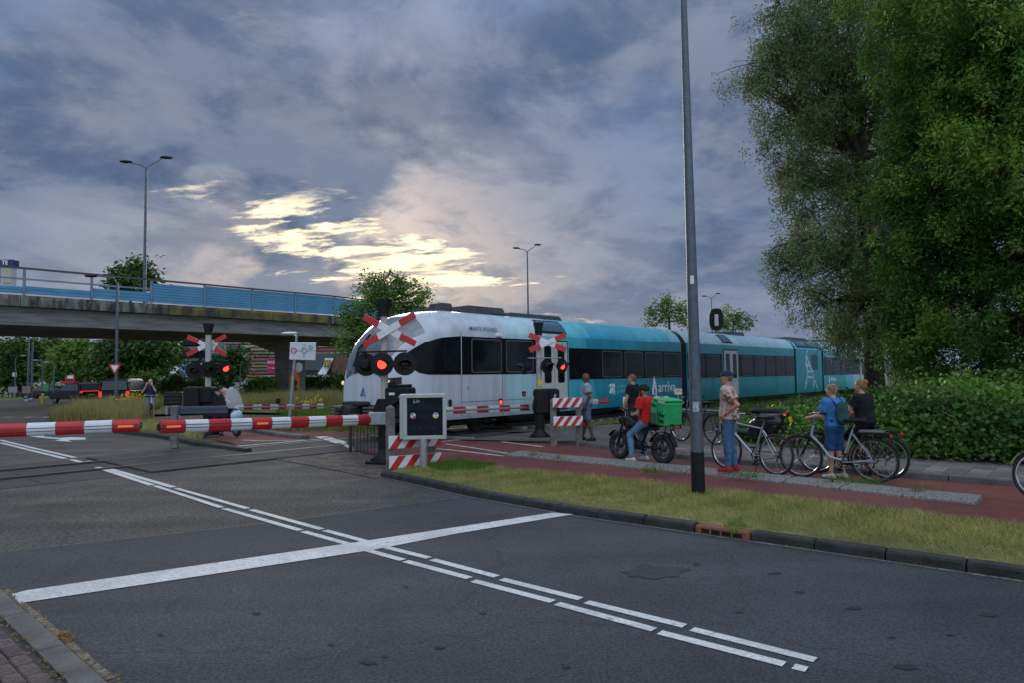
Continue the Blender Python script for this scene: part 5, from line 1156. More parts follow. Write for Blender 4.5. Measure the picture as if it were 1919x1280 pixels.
# street lamps and small signs under the viaduct
def lamp1(px,ytop,ybase,dep,side,label,h=None,arm_=14):
    p=AT(px,ybase,dep); t=AT(px,ytop,dep); g=thing('street_lamp',label,'street lamp',(p.x,p.y,0),0,'single-arm street lamps'); mb=MB(); H_=t.z; k=dep/1280.; A=arm_*k
    mb.tube([(0,0,0),(0,0,H_*.6),(0,0,H_-.3),(side*A*.2,0,H_),(side*A,0,H_+.12)],[.09,.07,.055,.045,.035],8); mb.build('post',M_lp,g); mb=MB(); mb.ball((side*(A+.3),0,H_+.12),(.38,.13,.08),10); mb.build('lamp_head',M_black if px>200 else M_steel,g); return g
gl=lamp1(217,520,760,33,-1,'slim grey street lamp carrying a yield sign, in front of the viaduct',arm_=38)
p=AT(215.5,690,32.85)-gl.location; mb=MB(); s=.31
R=Matrix.Translation(p)@Matrix.Rotation(PI/2,4,'X')
mb.prism([(-s,s*.57),(s,s*.57),(0,-s*1.1)],.02,R); y_=mb.build('yield_sign',M_red,gl,smooth=False); mb=MB(); mb.prism([(-s*.62,s*.36),(s*.62,s*.36),(0,-s*.68)],.006,R@Matrix.Translation((0,0,.02))); mb.build('sign_centre',M_white,y_,smooth=False)
for a in((79,678,738,75,-1,'street lamp with curved arm left of the black car'),(100,682,738,70,-1,'street lamp with curved arm behind the black car'),(28,670,738,80,1,'street lamp with white plate at the far left'),(166,705,738,95,-1,'small far street lamp right of the black car'),(450,684,738,80,1,'pale street lamp before the louvred building')): lamp1(*a,arm_=9)
for px,y0,dep,lb in((52,628,62,'tall bare blue-grey mast at the far left'),(59,640,66,'thinner bare mast beside the tall one')):
    p=AT(px,740,dep); t=AT(px,y0,dep); g=thing('mast',lb,'mast',(p.x,p.y,0)); mb=MB(); mb.tube([(0,0,0),(0,0,t.z)],[.11,.07],8); mb.build('shaft',M_lp,g); mb=MB(); mb.bbox((0,0,.1),(.4,.4,.2),.03); mb.build('foot',M_steel,g)
def panel(px0,px1,y0,y1,dep,label,c,legs=True,name='roadside_sign',c2=None):
    g=thing(name,label,'sign',at0((px0+px1)/2,dep)); f=fbox(g,'board',px0,px1,y0,y1,dep,.06,mat('panel_'+label[:14],c,.6,col2=c2,vs=2.5))
    for x in(px0,px1): fbox(g,'leg',x-.5,x+.5,y0-1,746,dep+.02,.08,M_black)
    return g
panel(15,32,726,737,60,'low grey information board at the far left',(.28,.26,.24)); panel(41,57,725,738,58,'low poster board with warm picture left of the car',(.35,.2,.13),c2=(.12,.12,.15))
panel(80,91,720,734,72,'small green notice board behind the car',(.04,.25,.10)); panel(110,118,724,732,75,'small dark green box behind the black car',(.03,.14,.06)); panel(23,31,699,707,80,'white plate on the far left lamp',(.5,.5,.5))
g=thing('sculpture','red and white chair-shaped frame behind the black car','sculpture',at0(129,68))
for x in(122,137): fbox(g,'leg',x,x+2,705,732,68,.25,M_red)
fbox(g,'backrest',122,138,705,711,68.1,.12,M_white); fbox(g,'seat',113,138,716,719,67.6,.9,M_red); fbox(g,'crossbar',123,137,713,714.5,68.1,.1,M_red)
p=AT(200,718,56); g=thing('round_sign','small blue round road sign near the dark van','sign',(p.x,p.y,0)); mb=MB(); mb.cyl((0,.03,0),(0,.03,p.z),.03,n=6); mb.build('post',M_steel,g); mb=MB(); mb.cyl((0,-.02,p.z),(0,.01,p.z),.2,n=16); mb.build('disc',mat('sign_blue',(.02,.15,.45),.5),g)
p=AT(80,742,55); g=thing('bollard','yellow traffic bollard in front of the parked dark car','bollard',(p.x,p.y,0)); mb=MB(); mb.cyl((0,0,0),(0,0,.75),.13,.11,n=10); mb.build('body',mat('bollard_yellow',(.6,.33,.02),.5),g); mb=MB(); mb.ball((0,0,.75),(.11,.11,.06),10); mb.build('cap',M_white,g)
# roundabout diagram sign on a leaning lamp post
p=G(552,768,.0); dpt=29.; b0=AT(548,752,dpt); g=thing('direction_sign','white roundabout diagram sign on a leaning grey lamp post','sign',(b0.x,b0.y,0)); tp_=AT(556,628,dpt)-g.location
mb=MB(); mb.tube([(-.12,0,0),(tp_.x,0,tp_.z)],[.075,.05],10); mb.build('post',M_steel,g); mb=MB(); mb.tube([(tp_.x,0,tp_.z-.05),(tp_.x-.1,0,tp_.z+.06)],.04,8); mb.ball((tp_.x-.32,0,tp_.z+.10),(.36,.13,.07),12); mb.build('lamp_head',M_white,g)
c=AT(568.5,658.5,dpt)-g.location; hw=.55; hh=.385; mb=MB(); M=frame((c.x,c.y-.08,c.z),(1,0,-.035)); mb.bbox((0,0,0),(2*hw,2*hh,.03),.006,M); sb=mb.build('sign_board',mat('sign_pale',(.58,.60,.63),.5,var=.08,vs=3),g)
M_line=mat('sign_line',(.10,.10,.11),.6); mb=MB(); mb.torus((.07,0,.018),.12,.011,'Z',24,5,M); mb.torus((.07,0,.018),.075,.007,'Z',20,5,M)
for a in(0,90,180,270):
    for q in(-.03,.03):
        u_=Vector((math.cos(math.radians(a)),math.sin(math.radians(a)),0)); v_=Vector((-u_.y,u_.x,0)); A=Vector((.07,0,.018)); l1=.30 if a%180 else .42; mb.tube([M@(A+u_*.13+v_*q),M@(A+u_*l1+v_*q)],.006,4)
mb.build('diagram',M_line,sb)
mb=MB(); mb.torus((-.38,.0,.018),.11,.02,'Z',24,6,M); mb.build('red_ring',M_red,sb); text('12',.12,'lettering',M_line,sb,M@Matrix.Translation((-.38,0,.02))); mb=MB(); mb.torus((.33,.15,.018),.08,.014,'Z',22,6,M); mb.build('green_ring',mat('ring_green',(.03,.25,.05),.5),sb); mb=MB(); mb.prism([(-.03,-.03),(.03,-.03),(0,.045)],.004,M@Matrix.Translation((.33,.15,.017))); mb.build('green_mark',MATS['ring_green'],sb,smooth=False)
mb=MB(); q=AT(552,690,dpt)-g.location; mb.cyl((q.x+.1,.06,q.z),(q.x+.1,.09,q.z),.22,n=18); mb.build('round_plate',M_steel,g)
mb=MB(); q=AT(556,705,dpt)-g.location; mb.prism([(-.12,.28),(.0,.24),(.16,-.26),(.1,-.27)],.02,Matrix.Translation((q.x,-.1,q.z))@Matrix.Rotation(PI/2,4,'X')); mb.build('triangle_sign',M_red,g,smooth=False)
# railway signal seen from behind
p=AT(1342,598,40); g=thing('railway_signal','black oval railway signal with white plate above the train roof','railway signal',(p.x,p.y,0)); 
mb=MB(); k=18; hw=.42; hh=.66; pts=[(hw*math.copysign(abs(math.cos(2*PI*i/k))**.7,math.cos(2*PI*i/k)),hh*math.copysign(abs(math.sin(2*PI*i/k))**.8,math.sin(2*PI*i/k))) for i in range(k)]; mb.prism(pts,.06,Matrix.Translation((0,0,p.z))@Matrix.Rotation(PI/2,4,'X')); mb.build('backboard',M_black,g,smooth=False)
mb=MB(); mb.bbox((-.02,-.12,p.z-.05),(.22,.12,.68),.03); mb.build('white_plate',mat('plate_grey',(.45,.46,.47),.5),g); mb=MB(); mb.cyl((0,.1,0),(0,.1,p.z),.09,n=10); mb.build('mast',M_steel,g)
# gull
p=AT(302,480,60); g=thing('gull','single gull gliding above the viaduct','bird',p); mb=MB(); mb.ball((0,0,0),(.09,.24,.08),10); mb.ball((0,-.24,.03),(.05,.07,.05),8); mb.build('body',M_white,g)
for s in(-1,1):
    mb=MB(); P_=[(s*.04,-.08,.03),(s*.3,-.10,.14),(s*.62,.02,.02),(s*.28,.06,.13),(s*.04,.08,.03)]; mb.add([(x,y,z) for x,y,z in P_]+[(x,y,z-.015) for x,y,z in P_],[(0,1,3,4),(1,2,3),(9,8,6,5),(8,7,6),(0,5,6,1),(1,6,7,2),(2,7,8,3),(3,8,9,4)]); mb.build('wing',mat('gull_grey',(.16,.17,.19),.7),g)
# ---------------------------------------------------------------- cars
def car(label,loc,rz,paint,kind='suv',plate=None,lit=True):
    g=thing('car',label,'car',loc,rz,'cars on the far road'); L_,Wd,H_=(4.7,1.9,1.66) if kind=='suv' else (5.1,1.95,1.95) if kind=='van' else (4.6,1.8,1.46)
    h=L_/2
    body=[(-h,.35),(-h,.75),(-h+.05,H_*.62),(h-1.15,H_*.6),(h-.1,H_*.50),(h,.55),(h-.02,.35)]
    roof=[(-h+.05,H_*.60),(-h+.28 if kind!='van' else -h+.1,H_*.95),(-h+.7,H_),(h-2.15,H_*.985),(h-1.2,H_*.60)]
    if kind=='coupe': roof=[(-h+.1,H_*.62),(-h+.9,H_*.93),(-h+1.7,H_),(h-2.0,H_*.97),(h-1.1,H_*.60)]
    def ext(poly,w0,w1,z0,z1):
        mb=MB(); n=len(poly); vs=[]
        for s in(-1,1):
            for x,z in poly: w=w0+(w1-w0)*max(0,min(1,(z-z0)/(z1-z0))); vs.append((x,s*w/2,z))
        mb.add(vs,[tuple(range(n)),tuple(range(2*n-1,n-1,-1))]+[(i,(i+1)%n,n+(i+1)%n,n+i) for i in range(n)]); return mb
    b_=ext(body,Wd,Wd*.96,.4,H_*.6).build('body',paint,g,smooth=False); mod=b_.modifiers.new('b','BEVEL'); mod.width=.07; mod.segments=2
    c_=ext(roof,Wd*.94,Wd*.74,H_*.6,H_).build('cabin',paint,g,smooth=False); mod=c_.modifiers.new('b','BEVEL'); mod.width=.06; mod.segments=2
    ins=[(x*.9+(-.02 if x>0 else .02),(z-H_*.6)*.78+H_*.625) for x,z in roof]
    ext(ins,Wd*.945,Wd*.80,H_*.6,H_).build('side_windows',MATS['car_glass'],c_,smooth=False)
    (x0,z0),(x1,z1)=roof[0],roof[1]; mb=MB(); mb.add([(x0-.012,-Wd*.4,z0+.05),(x0-.012,Wd*.4,z0+.05),(x1-.012,Wd*.36,z1-.03),(x1-.012,-Wd*.36,z1-.03)],[(0,1,2,3)]); mb.build('rear_window',MATS['car_glass'],c_,smooth=False)
    for sx in(-h+.85,h-.9):
        for s in(-1,1):
            mb=MB(); mb.lathe([(.2,-.1),(.33,-.1),(.345,-.05),(.345,.05),(.33,.1),(.2,.1)],20,Matrix.Translation((sx,s*(Wd/2-.1),.345))@Matrix.Rotation(PI/2,4,'X')); w=mb.build('wheel',M_rubber,g); mb=MB(); mb.lathe([(0,.09),(.2,.08),(.21,-.08),(0,-.09)],14,Matrix.Translation((sx,s*(Wd/2-.1),.345))@Matrix.Rotation(PI/2,4,'X')); mb.build('rim',M_steel,w)
    M_tail=mat('tail_light',(.5,.02,.02),.3,emit=(1,.05,.03),estr=.45) if lit else M_red
    if kind=='suv':
        mb=MB(); mb.bbox((-h-.005,0,H_*.60),(.05,Wd*.86,.06),.01); mb.build('light_bar',M_tail,g)
    for s in(-1,1):
        mb=MB(); mb.bbox((-h,s*Wd*.42,H_*.55 if kind!='van' else .95),(.06,.2,.14 if kind!='van' else .4),.02); mb.build('tail_light',M_tail,g)
    mb=MB(); mb.bbox((-h-.01,0,.72),(.03,.5,.11),.005); mb.build('number_plate',mat('plate_yellow',(.6,.42,.03),.5),g)
    mb=MB(); mb.bbox((-h-.02,0,.42),(.12,Wd*.9,.16),.03); mb.build('bumper',M_black,g); return g
M_cglass=mat('car_glass',(.05,.06,.07),.15,spec=.6)
M_cblack=mat('car_black',(.006,.007,.008),.4,spec=.25); M_cdark=mat('car_dark_blue',(.012,.016,.025),.4,spec=.3)
p=G(143,757); car('black SUV with red rear light bar turning at the roundabout',(p.x,p.y,0),math.radians(148),M_cblack,'suv')
p=AT(84,744,74); car('dark low car farther off behind the yellow bollard',(p.x,p.y,-.1),math.radians(185),M_cdark,'coupe',lit=False)
p=AT(241,752,47); car('dark van with lit tail lights behind the slim lamp post',(p.x,p.y,-.05),math.radians(100),M_cblack,'van')
# ================================================================ PEOPLE (one continuous implicit surface each)
def A3(v): return np.array([v[0],v[1],v[2]],float)
class Sdf:
    def __init__(s): s.p=[]
    def cone(s,a,ra,b,rb,k=.03,clip=None): s.p.append(('c',A3(a),ra,A3(b),rb,k,clip)); return s
    def ell(s,c,r,k=.03,R=None,clip=None): s.p.append(('e',A3(c),A3(r),R,None,k,clip)); return s
    def mesh(s,vox=.011):
        lo=np.array([1e9]*3);hi=-lo
        for q in s.p:
            if q[0]=='c':
                for c,r in((q[1],q[2]),(q[3],q[4])): lo=np.minimum(lo,c-r);hi=np.maximum(hi,c+r)
            else: m=q[2].max(); lo=np.minimum(lo,q[1]-m);hi=np.maximum(hi,q[1]+m)
        lo-=vox*3; hi+=vox*3; n=np.ceil((hi-lo)/vox).astype(int)+1
        D=np.full(n,.08); ax=[lo[i]+vox*np.arange(n[i]) for i in range(3)]
        for q in s.p:
            k=q[5]; mg=.085
            if q[0]=='c': l=np.minimum(q[1]-q[2],q[3]-q[4])-mg; h=np.maximum(q[1]+q[2],q[3]+q[4])+mg
            else: l=q[1]-q[2].max()-mg; h=q[1]+q[2].max()+mg
            i0=np.clip(((l-lo)/vox).astype(int),0,n-1); i1=np.clip(((h-lo)/vox).astype(int)+2,1,n)
            X,Y,Z=np.meshgrid(ax[0][i0[0]:i1[0]],ax[1][i0[1]:i1[1]],ax[2][i0[2]:i1[2]],indexing='ij')
            if q[0]=='c':
                a,ra,b,rb=q[1:5]; ba=b-a; L2=ba@ba+1e-12; t=np.clip(((X-a[0])*ba[0]+(Y-a[1])*ba[1]+(Z-a[2])*ba[2])/L2,0,1)
                d=np.sqrt((X-a[0]-t*ba[0])**2+(Y-a[1]-t*ba[1])**2+(Z-a[2]-t*ba[2])**2)-(ra+(rb-ra)*t)
            else:
                P=np.stack([X-q[1][0],Y-q[1][1],Z-q[1][2]],-1)
                if q[3] is not None: P=P@q[3]
                g=np.sqrt(((P/q[2])**2).sum(-1)); g2=np.sqrt(((P/q[2]**2)**2).sum(-1))+1e-9; d=g*(g-1)/g2
            if q[6] is not None:
                for (pt,nn) in q[6]:
                    pt=A3(pt);nn=A3(nn)/np.linalg.norm(A3(nn)); d=np.maximum(d,(X-pt[0])*nn[0]+(Y-pt[1])*nn[1]+(Z-pt[2])*nn[2])
            sl=np.s_[i0[0]:i1[0],i0[1]:i1[1],i0[2]:i1[2]]; o=D[sl]; hh=np.clip(.5+.5*(o-d)/k,0,1); D[sl]=o*(1-hh)+d*hh-k*hh*(1-hh)
        # surface nets
        S_=D<0; c=[(i,j,k) for i in(0,1) for j in(0,1) for k in(0,1)]
        cnt=sum(S_[i:n[0]-1+i,j:n[1]-1+j,k:n[2]-1+k].astype(np.int8) for i,j,k in c); act=(cnt>0)&(cnt<8)
        idx=np.full(act.shape,-1); ijk=np.argwhere(act); idx[act]=np.arange(len(ijk)); acc=np.zeros((len(ijk),3)); w=np.zeros(len(ijk))
        for a in range(8):
            for b in range(a+1,8):
                if sum(abs(c[a][q]-c[b][q]) for q in range(3))!=1: continue
                da=D[ijk[:,0]+c[a][0],ijk[:,1]+c[a][1],ijk[:,2]+c[a][2]]; db=D[ijk[:,0]+c[b][0],ijk[:,1]+c[b][1],ijk[:,2]+c[b][2]]
                m=(da<0)!=(db<0); t=np.where(m,da/(da-db+1e-12*(da==db)),0)
                pos=np.array(c[a])+(np.array(c[b])-np.array(c[a]))*t[:,None]; acc+=np.where(m[:,None],pos,0); w+=m
        V=lo+(ijk+acc/w[:,None])*vox; F=[]
        for x in range(3):
            y,z=(x+1)%3,(x+2)%3; sl0=[slice(None)]*3; sl1=[slice(None)]*3; sl0[x]=slice(0,n[x]-1); sl1[x]=slice(1,n[x])
            ch=S_[tuple(sl0)]!=S_[tuple(sl1)]; e=np.argwhere(ch); ok=(e[:,y]>0)&(e[:,z]>0)&(e[:,y]<n[y]-1)&(e[:,z]<n[z]-1); e=e[ok]
            sg=S_[e[:,0],e[:,1],e[:,2]]
            def g(dy,dz):
                q=e.copy(); q[:,y]-=dy; q[:,z]-=dz; return idx[q[:,0],q[:,1],q[:,2]]
            f=np.stack([g(1,1),g(0,1),g(0,0),g(1,0)],1); f[~sg]=f[~sg][:,::-1]; F.append(f)
        return V,np.concatenate(F)
def sdfobj(s,name,m,parent,vox=.011):
    V,F=s.mesh(vox); o=fastmesh(name,V,F,m,parent); o.data.polygons.foreach_set('use_smooth',np.ones(len(F),bool)); o.data.update(); return o
def V3(*a): return Vector(a)
def hand(s,w,d,n,curl=.5,sc=1.):
    """wrist, finger direction, palm normal; five fingers"""
    d=Vector(d).normalized(); n=Vector(n); n=(n-d*n.dot(d)).normalized(); u=d.cross(n); w=Vector(w)
    s.cone(w,.026*sc,w+d*.045*sc,.03*sc,.02); s.cone(w+d*.04*sc+u*.02*sc,.021*sc,w+d*.075*sc+u*.022*sc,.016*sc,.015); s.cone(w+d*.04*sc-u*.02*sc,.02*sc,w+d*.07*sc-u*.022*sc,.016*sc,.015)
    for i,(o,l) in enumerate(((.031,.062),(.011,.072),(-.010,.066),(-.030,.05))):
        a=w+d*.082*sc+u*o*sc; b=a+(d*math.cos(curl)+n*math.sin(curl))*l*.5*sc; e=b+(d*math.cos(curl*2.2)+n*math.sin(curl*2.2))*l*.5*sc
        s.cone(a,.0105*sc,b,.0098*sc,.006); s.cone(b,.0098*sc,e,.0085*sc,.006)
    a=w+d*.025*sc+u*.03*sc; b=a+(d*.7+u*.6+n*.25)*.035*sc; s.cone(a,.0135*sc,b,.012*sc,.01); s.cone(b,.0115*sc,b+(d*.9+u*.2+n*.4)*.03*sc,.0095*sc,.006)
STAND=dict(head=(.02,0,1.63),neck=(0,0,1.46),chest=(0,0,1.27),belly=(.01,0,1.08),pelvis=(-.01,0,.95),
 shL=(0,.175,1.41),shR=(0,-.175,1.41),elL=(-.03,.23,1.13),elR=(-.03,-.23,1.13),wrL=(.05,.235,.88),wrR=(.05,-.235,.88),
 hipL=(0,.09,.92),hipR=(0,-.09,.92),knL=(.02,.10,.50),knR=(.02,-.10,.50),anL=(-.02,.10,.09),anR=(-.02,-.10,.09))
def person(label,loc,rz,scale,pose,skin,shirt,legs,shoe,hairc,hair='short',short_legs=False,bulk=1.,look=(0.,0.),sleeve=.62,handd=None,toe=None,curl=(.5,.5),loose=1.,hip=1.,vox=.011,group=None,shirt_len=0.):
    J={**STAND,**pose}; J={k:Vector(v) for k,v in J.items()}
    g=thing('person',label,'person',loc,rz,group); g.scale=(scale,)*3
    yaw,pit=look; H=J['head']; HR=(Matrix.Rotation(yaw,3,'Z')@Matrix.Rotation(pit,3,'Y')); hr=lambda x,y,z:H+HR@Vector((x,y,z)); RN=np.array(HR)
    up=(J['chest']-J['pelvis']).normalized()
    def torso(s,e=0.,k=.06):
        sd=(J['shL']-J['shR']).normalized(); fw=sd.cross(up).normalized(); TRn=np.array([[fw.x,sd.x,up.x],[fw.y,sd.y,up.y],[fw.z,sd.z,up.z]])
        s.ell(J['chest'],(.112*bulk+e,.165*bulk**.5+e,.185+e),k,TRn); s.ell(J['belly'],(.108*bulk+e,.142*bulk+e,.16+e),k,TRn); s.ell(J['pelvis'],(.115*hip+e,.158*hip+e,.12+e),k,TRn)
        for S in'LR': s.cone(J['sh'+S],.058+e,J['chest']+up*.09,.085+e,.05)
    def mid(a,b,t): return a.lerp(b,t)
    # body
    s=Sdf(); torso(s,-.012)
    s.cone(J['neck']-up*.03,.058,H-Vector((.01,0,.07)),.05,.03)
    s.ell(hr(0,0,.012),(.094,.076,.108),.02,RN); s.ell(hr(.022,0,-.055),(.066,.056,.062),.03,RN); s.cone(hr(.088,0,.012),.010,hr(.108,0,-.02),.014,.012)
    for y in(-1,1): s.ell(hr(-.008,y*.078,-.008),(.02,.010,.03),.008,RN); s.ell(hr(.085,y*.03,.022),(.012,.018,.010),.012,RN)
    s.ell(hr(.086,0,-.058),(.012,.024,.009),.010,RN)
    for S in'LR':
        s.cone(J['sh'+S],.05*bulk**.5,mid(J['sh'+S],J['el'+S],.55),.045,.03); s.cone(mid(J['sh'+S],J['el'+S],.5),.044,J['el'+S],.038,.02); s.cone(J['el'+S],.039,mid(J['el'+S],J['wr'+S],.35),.038,.02); s.cone(mid(J['el'+S],J['wr'+S],.35),.038,J['wr'+S],.026,.02)
        hd=(handd or {}).get(S) or (tuple((J['wr'+S]-J['el'+S]).normalized()+Vector((0,0,-.25))),(0,-1 if S=='L' else 1,0)); hand(s,J['wr'+S],hd[0],hd[1],curl[0 if S=='L' else 1])
        s.cone(J['hip'+S],.082*hip,mid(J['hip'+S],J['kn'+S],.5),.07,.05); s.cone(mid(J['hip'+S],J['kn'+S],.5),.07,J['kn'+S],.052,.03)
        cf=mid(J['kn'+S],J['an'+S],.32)+Vector((-.015,0,0)); s.cone(J['kn'+S],.05,cf,.053,.03); s.cone(cf,.053,J['an'+S],.034,.03)
        td=Vector((toe or {}).get(S,(1,.12 if S=='L' else -.12,-.0))).normalized(); s.cone(J['an'+S]+Vector((-.02,0,-.03)),.034,J['an'+S]+td*.13+Vector((0,0,-.055)),.026,.03)
    body=sdfobj(s,'body',skin,g,vox)
    # shirt
    s=Sdf(); e=.012*loose
    torso(s,e,.07); wl=J['pelvis']+up*(.03-shirt_len)
    if shirt_len>.02: s.cone(J['pelvis']+up*.06,.13*hip*1.05+e,J['pelvis']-up*.04,.135*hip*1.05+e,.05,clip=[(wl,-up)])
    for q in range(len(s.p)):
        t=list(s.p[q]); t[6]=(t[6] or [])+[(wl,-up)]; s.p[q]=tuple(t)
    for S in'LR':
        a,b=J['sh'+S],J['el'+S]; en=a.lerp(b,sleeve); s.cone(a,.066+e,a.lerp(b,sleeve+.1),.056+e*1.6,.04,clip=[(en,(b-a))])
    s.cone(J['neck']-up*.05,.068,J['neck']-up*.02,.062,.03)
    sdfobj(s,'shirt',shirt,g,vox)
    # trousers or shorts
    s=Sdf(); s.ell(J['pelvis'],(.125*hip,.168*hip,.125),.05,clip=[(J['pelvis']+up*.075,up)])
    for S in'LR':
        h,k,a=J['hip'+S],J['kn'+S],J['an'+S]
        if short_legs: en=h.lerp(k,.93); s.cone(h,.098*hip,k,.083*hip,.05,clip=[(en,(k-h))])
        else:
            s.cone(h,.096*hip,k,.068,.05); cf=k.lerp(a,.35)+Vector((-.01,0,0)); s.cone(k,.066,cf,.064,.03); en=k.lerp(a,.96); s.cone(cf,.064,a,.058,.03,clip=[(en,(a-k))])
    sdfobj(s,'shorts' if short_legs else 'trousers',legs,g,vox)
    for S in'LR':
        a=J['an'+S]; td=Vector((toe or {}).get(S,(1,.12 if S=='L' else -.12,0))).normalized(); z=a.z-.09; s=Sdf(); b=a+td*.15; fl=[((0,0,z+.004),(0,0,-1))]
        s.cone((a.x-td.x*.05,a.y-td.y*.05,z+.04),.042,(b.x,b.y,z+.032),.036,.02,clip=fl); s.cone((a.x-td.x*.03,a.y-td.y*.03,z+.07),.042,(a.x+td.x*.03,a.y+td.y*.03,z+.06),.042,.02,clip=fl); sdfobj(s,'shoe',shoe,g,.009)
    # hair, eyes
    s=Sdf()
    cl=[(hr(.045,0,.045),HR@Vector((.75,0,-.65)))]
    if hair=='short': s.ell(hr(-.008,0,.022),(.102,.085,.112),.01,RN,clip=cl)
    elif hair=='curly':
        for i in range(46):
            a=random.uniform(0,6.28); t=random.uniform(-.2,1); rr=math.sqrt(max(0,1-t*t)); p=(-.012+.088*rr*math.cos(a),.078*rr*math.sin(a),.03+.10*t)
            if p[0]>.05 and p[2]<.06: continue
            s.ell(hr(*p),(.034,.034,.034),.012)
    elif hair=='bun':
        s.ell(hr(-.012,0,.025),(.102,.086,.108),.01,RN,clip=[(hr(.05,0,.05),HR@Vector((.8,0,-.5)))]); s.ell(hr(-.09,0,.08),(.05,.055,.05),.02); s.cone(hr(-.08,0,.0),.045,hr(-.07,0,-.07),.025,.02)
    if hair!='bald': sdfobj(s,'hair',hairc,g,.0085)
    M_eye=mat('eye_dark',(.02,.015,.012),.3)
    for y in(-1,1):
        mb=MB(); mb.ball(tuple(hr(.0865,y*.031,.012)),(.0075,.012,.006),8); mb.build('eye',M_eye,g)
    mb=MB(); mb.ball(tuple(hr(.093,0,-.058)),(.006,.022,.005),8); mb.build('mouth',mat('lips',(.25,.08,.07),.5),g)
    if hair!='bald' and hair!='curly': pass
    return g,J,hr
def skinm(n,c): return mat('skin_'+n,c,.55,var=.08,vs=14)
def cloth(n,c,v=.14,vs=10.,**k): return mat('cloth_'+n,c,.9,var=v,vs=vs,bump=1.,bs=11,spec=.2,**k)
SK_L=skinm('fair',(.50,.27,.19)); SK_D=skinm('dark',(.105,.052,.033)); SK_M=skinm('olive',(.30,.165,.105)); SK_R=skinm('ruddy',(.48,.22,.16))
def denim(n,c): return mat('denim_'+n,c,.9,col2=tuple(x*.62 for x in c),vs=7,bump=1.,bs=12,spec=.2)
DIR=math.atan2(11.63-12.54,4.43-3.84)+PI      # heading of the waiting cyclists
# --- man in cap
p=G(1369,885,.11)
tro=mat('tropical_shirt',(.50,.40,.34),.9,col2=(.17,.045,.045),vs=13,bump=1.,bs=11,lo=.42,hi=.52,detail=3)
g,J,hr=person('man in navy cap, patterned shirt and jeans, hand on hip, standing by silver bicycle',(p.x,p.y,.11),PI-.5,.955,dict(elL=(-.20,.27,1.17),wrL=(.03,.19,1.0),elR=(-.02,-.25,1.14),wrR=(.10,-.22,.93),anL=(.02,.08,.09),knL=(.03,.085,.5),anR=(-.06,-.06,.09),knR=(-.0,-.08,.5)),SK_R,tro,denim('mid',(.075,.155,.28)),cloth('red_shoe',(.33,.02,.03)),mat('hair_grey',(.12,.10,.09),.8),look=(.1,.0),handd={'L':((.75,-.2,-.6),(0,-1,.2))},loose=2.4,shirt_len=.06,sleeve=.7,group='people waiting at the crossing')
M_cap=cloth('navy',(.02,.035,.065)); s=Sdf(); s.ell(hr(-.006,0,.045),(.108,.092,.088),.01,clip=[(hr(0,0,.035),(0,0,-1))]); s.ell(hr(.105,0,.04),(.085,.072,.014),.02); sdfobj(s,'cap',M_cap,g,.0085)
mb=MB(); mb.torus(tuple(J['wrL']+Vector((-.02,.004,.01))),.031,.007,'X',14,6); mb.build('watch',M_black,g)
# --- bald man
p=G(1102,827,.115)
g,J,hr=person('bald man in grey T-shirt and denim shorts holding a bag, beside the striped boards',(p.x,p.y,.115),PI-.12,.955,dict(anL=(-.12,.10,.09),knL=(-.01,.1,.5),anR=(.14,-.10,.09),knR=(.07,-.1,.5),elL=(-.06,.22,1.14),wrL=(.06,.21,.90),elR=(.05,-.22,1.15),wrR=(.2,-.15,1.0)),SK_D,cloth('grey_blue',(.27,.30,.37)),denim('pale',(.12,.16,.22)),cloth('sandal',(.03,.026,.024)),M_black,hair='bald',short_legs=True,bulk=1.12,look=(.05,0),loose=2.,group='people waiting at the crossing')
s=Sdf(); s.ell((.23,-.12,.86),(.05,.10,.15),.03); s.cone((.22,-.14,1.0),.012,(.23,-.12,.92),.03,.03); sdfobj(s,'carrier_bag',mat('bag_plastic',(.5,.52,.55),.4,col2=(.12,.2,.4),vs=18),g)
# --- man in black T-shirt
p=AT(1187,760,16.6)
person('young man in black T-shirt with reddish hair standing behind the courier',(p.x,p.y,.115),PI+.05-.75,.93,dict(elL=(.06,.22,1.14),wrL=(.17,.2,.92),elR=(.05,-.22,1.14),wrR=(.16,-.2,.92)),SK_L,cloth('black',(.012,.013,.017)),cloth('dark_shorts',(.015,.017,.024)),cloth('sneaker_grey',(.2,.2,.2)),mat('hair_ginger',(.18,.075,.03),.8,var=.3,vs=40),short_legs=True,look=(.25,-.05),loose=1.5,group='people waiting at the crossing')
# ================================================================ BICYCLES (x forward, z up)
M_spoke=mat('spoke',(.35,.36,.37),.35,.8)
def wheel(th,x,r,name,tyre=.021,rimm=None,ns=18,axis_y=0.,hub=.03,gear=False):
    mb=MB(); mb.torus((x,axis_y,r),r-tyre,tyre,'Y',40,8); w=mb.build(name,M_rubber,th)
    mb=MB(); mb.torus((x,axis_y,r),r-tyre*2.2,tyre*.55,'Y',40,6); mb.build('rim',rimm or M_chrome,w)
    mb=MB()
    for i in range(ns):
        a=2*PI*i/ns; b=a+(.5 if i%2 else -.5); s=.025 if i%4<2 else -.025
        mb.tube([(x+.02*math.cos(b),s,r+.02*math.sin(b)),(x+(r-tyre*2)*math.cos(a),0,r+(r-tyre*2)*math.sin(a))],.0022,3,False)
    mb.build('spokes',M_spoke,w)
    mb=MB(); mb.cyl((x,-.05,r),(x,.05,r),hub,n=12); mb.build('hub',M_steel,w); return w
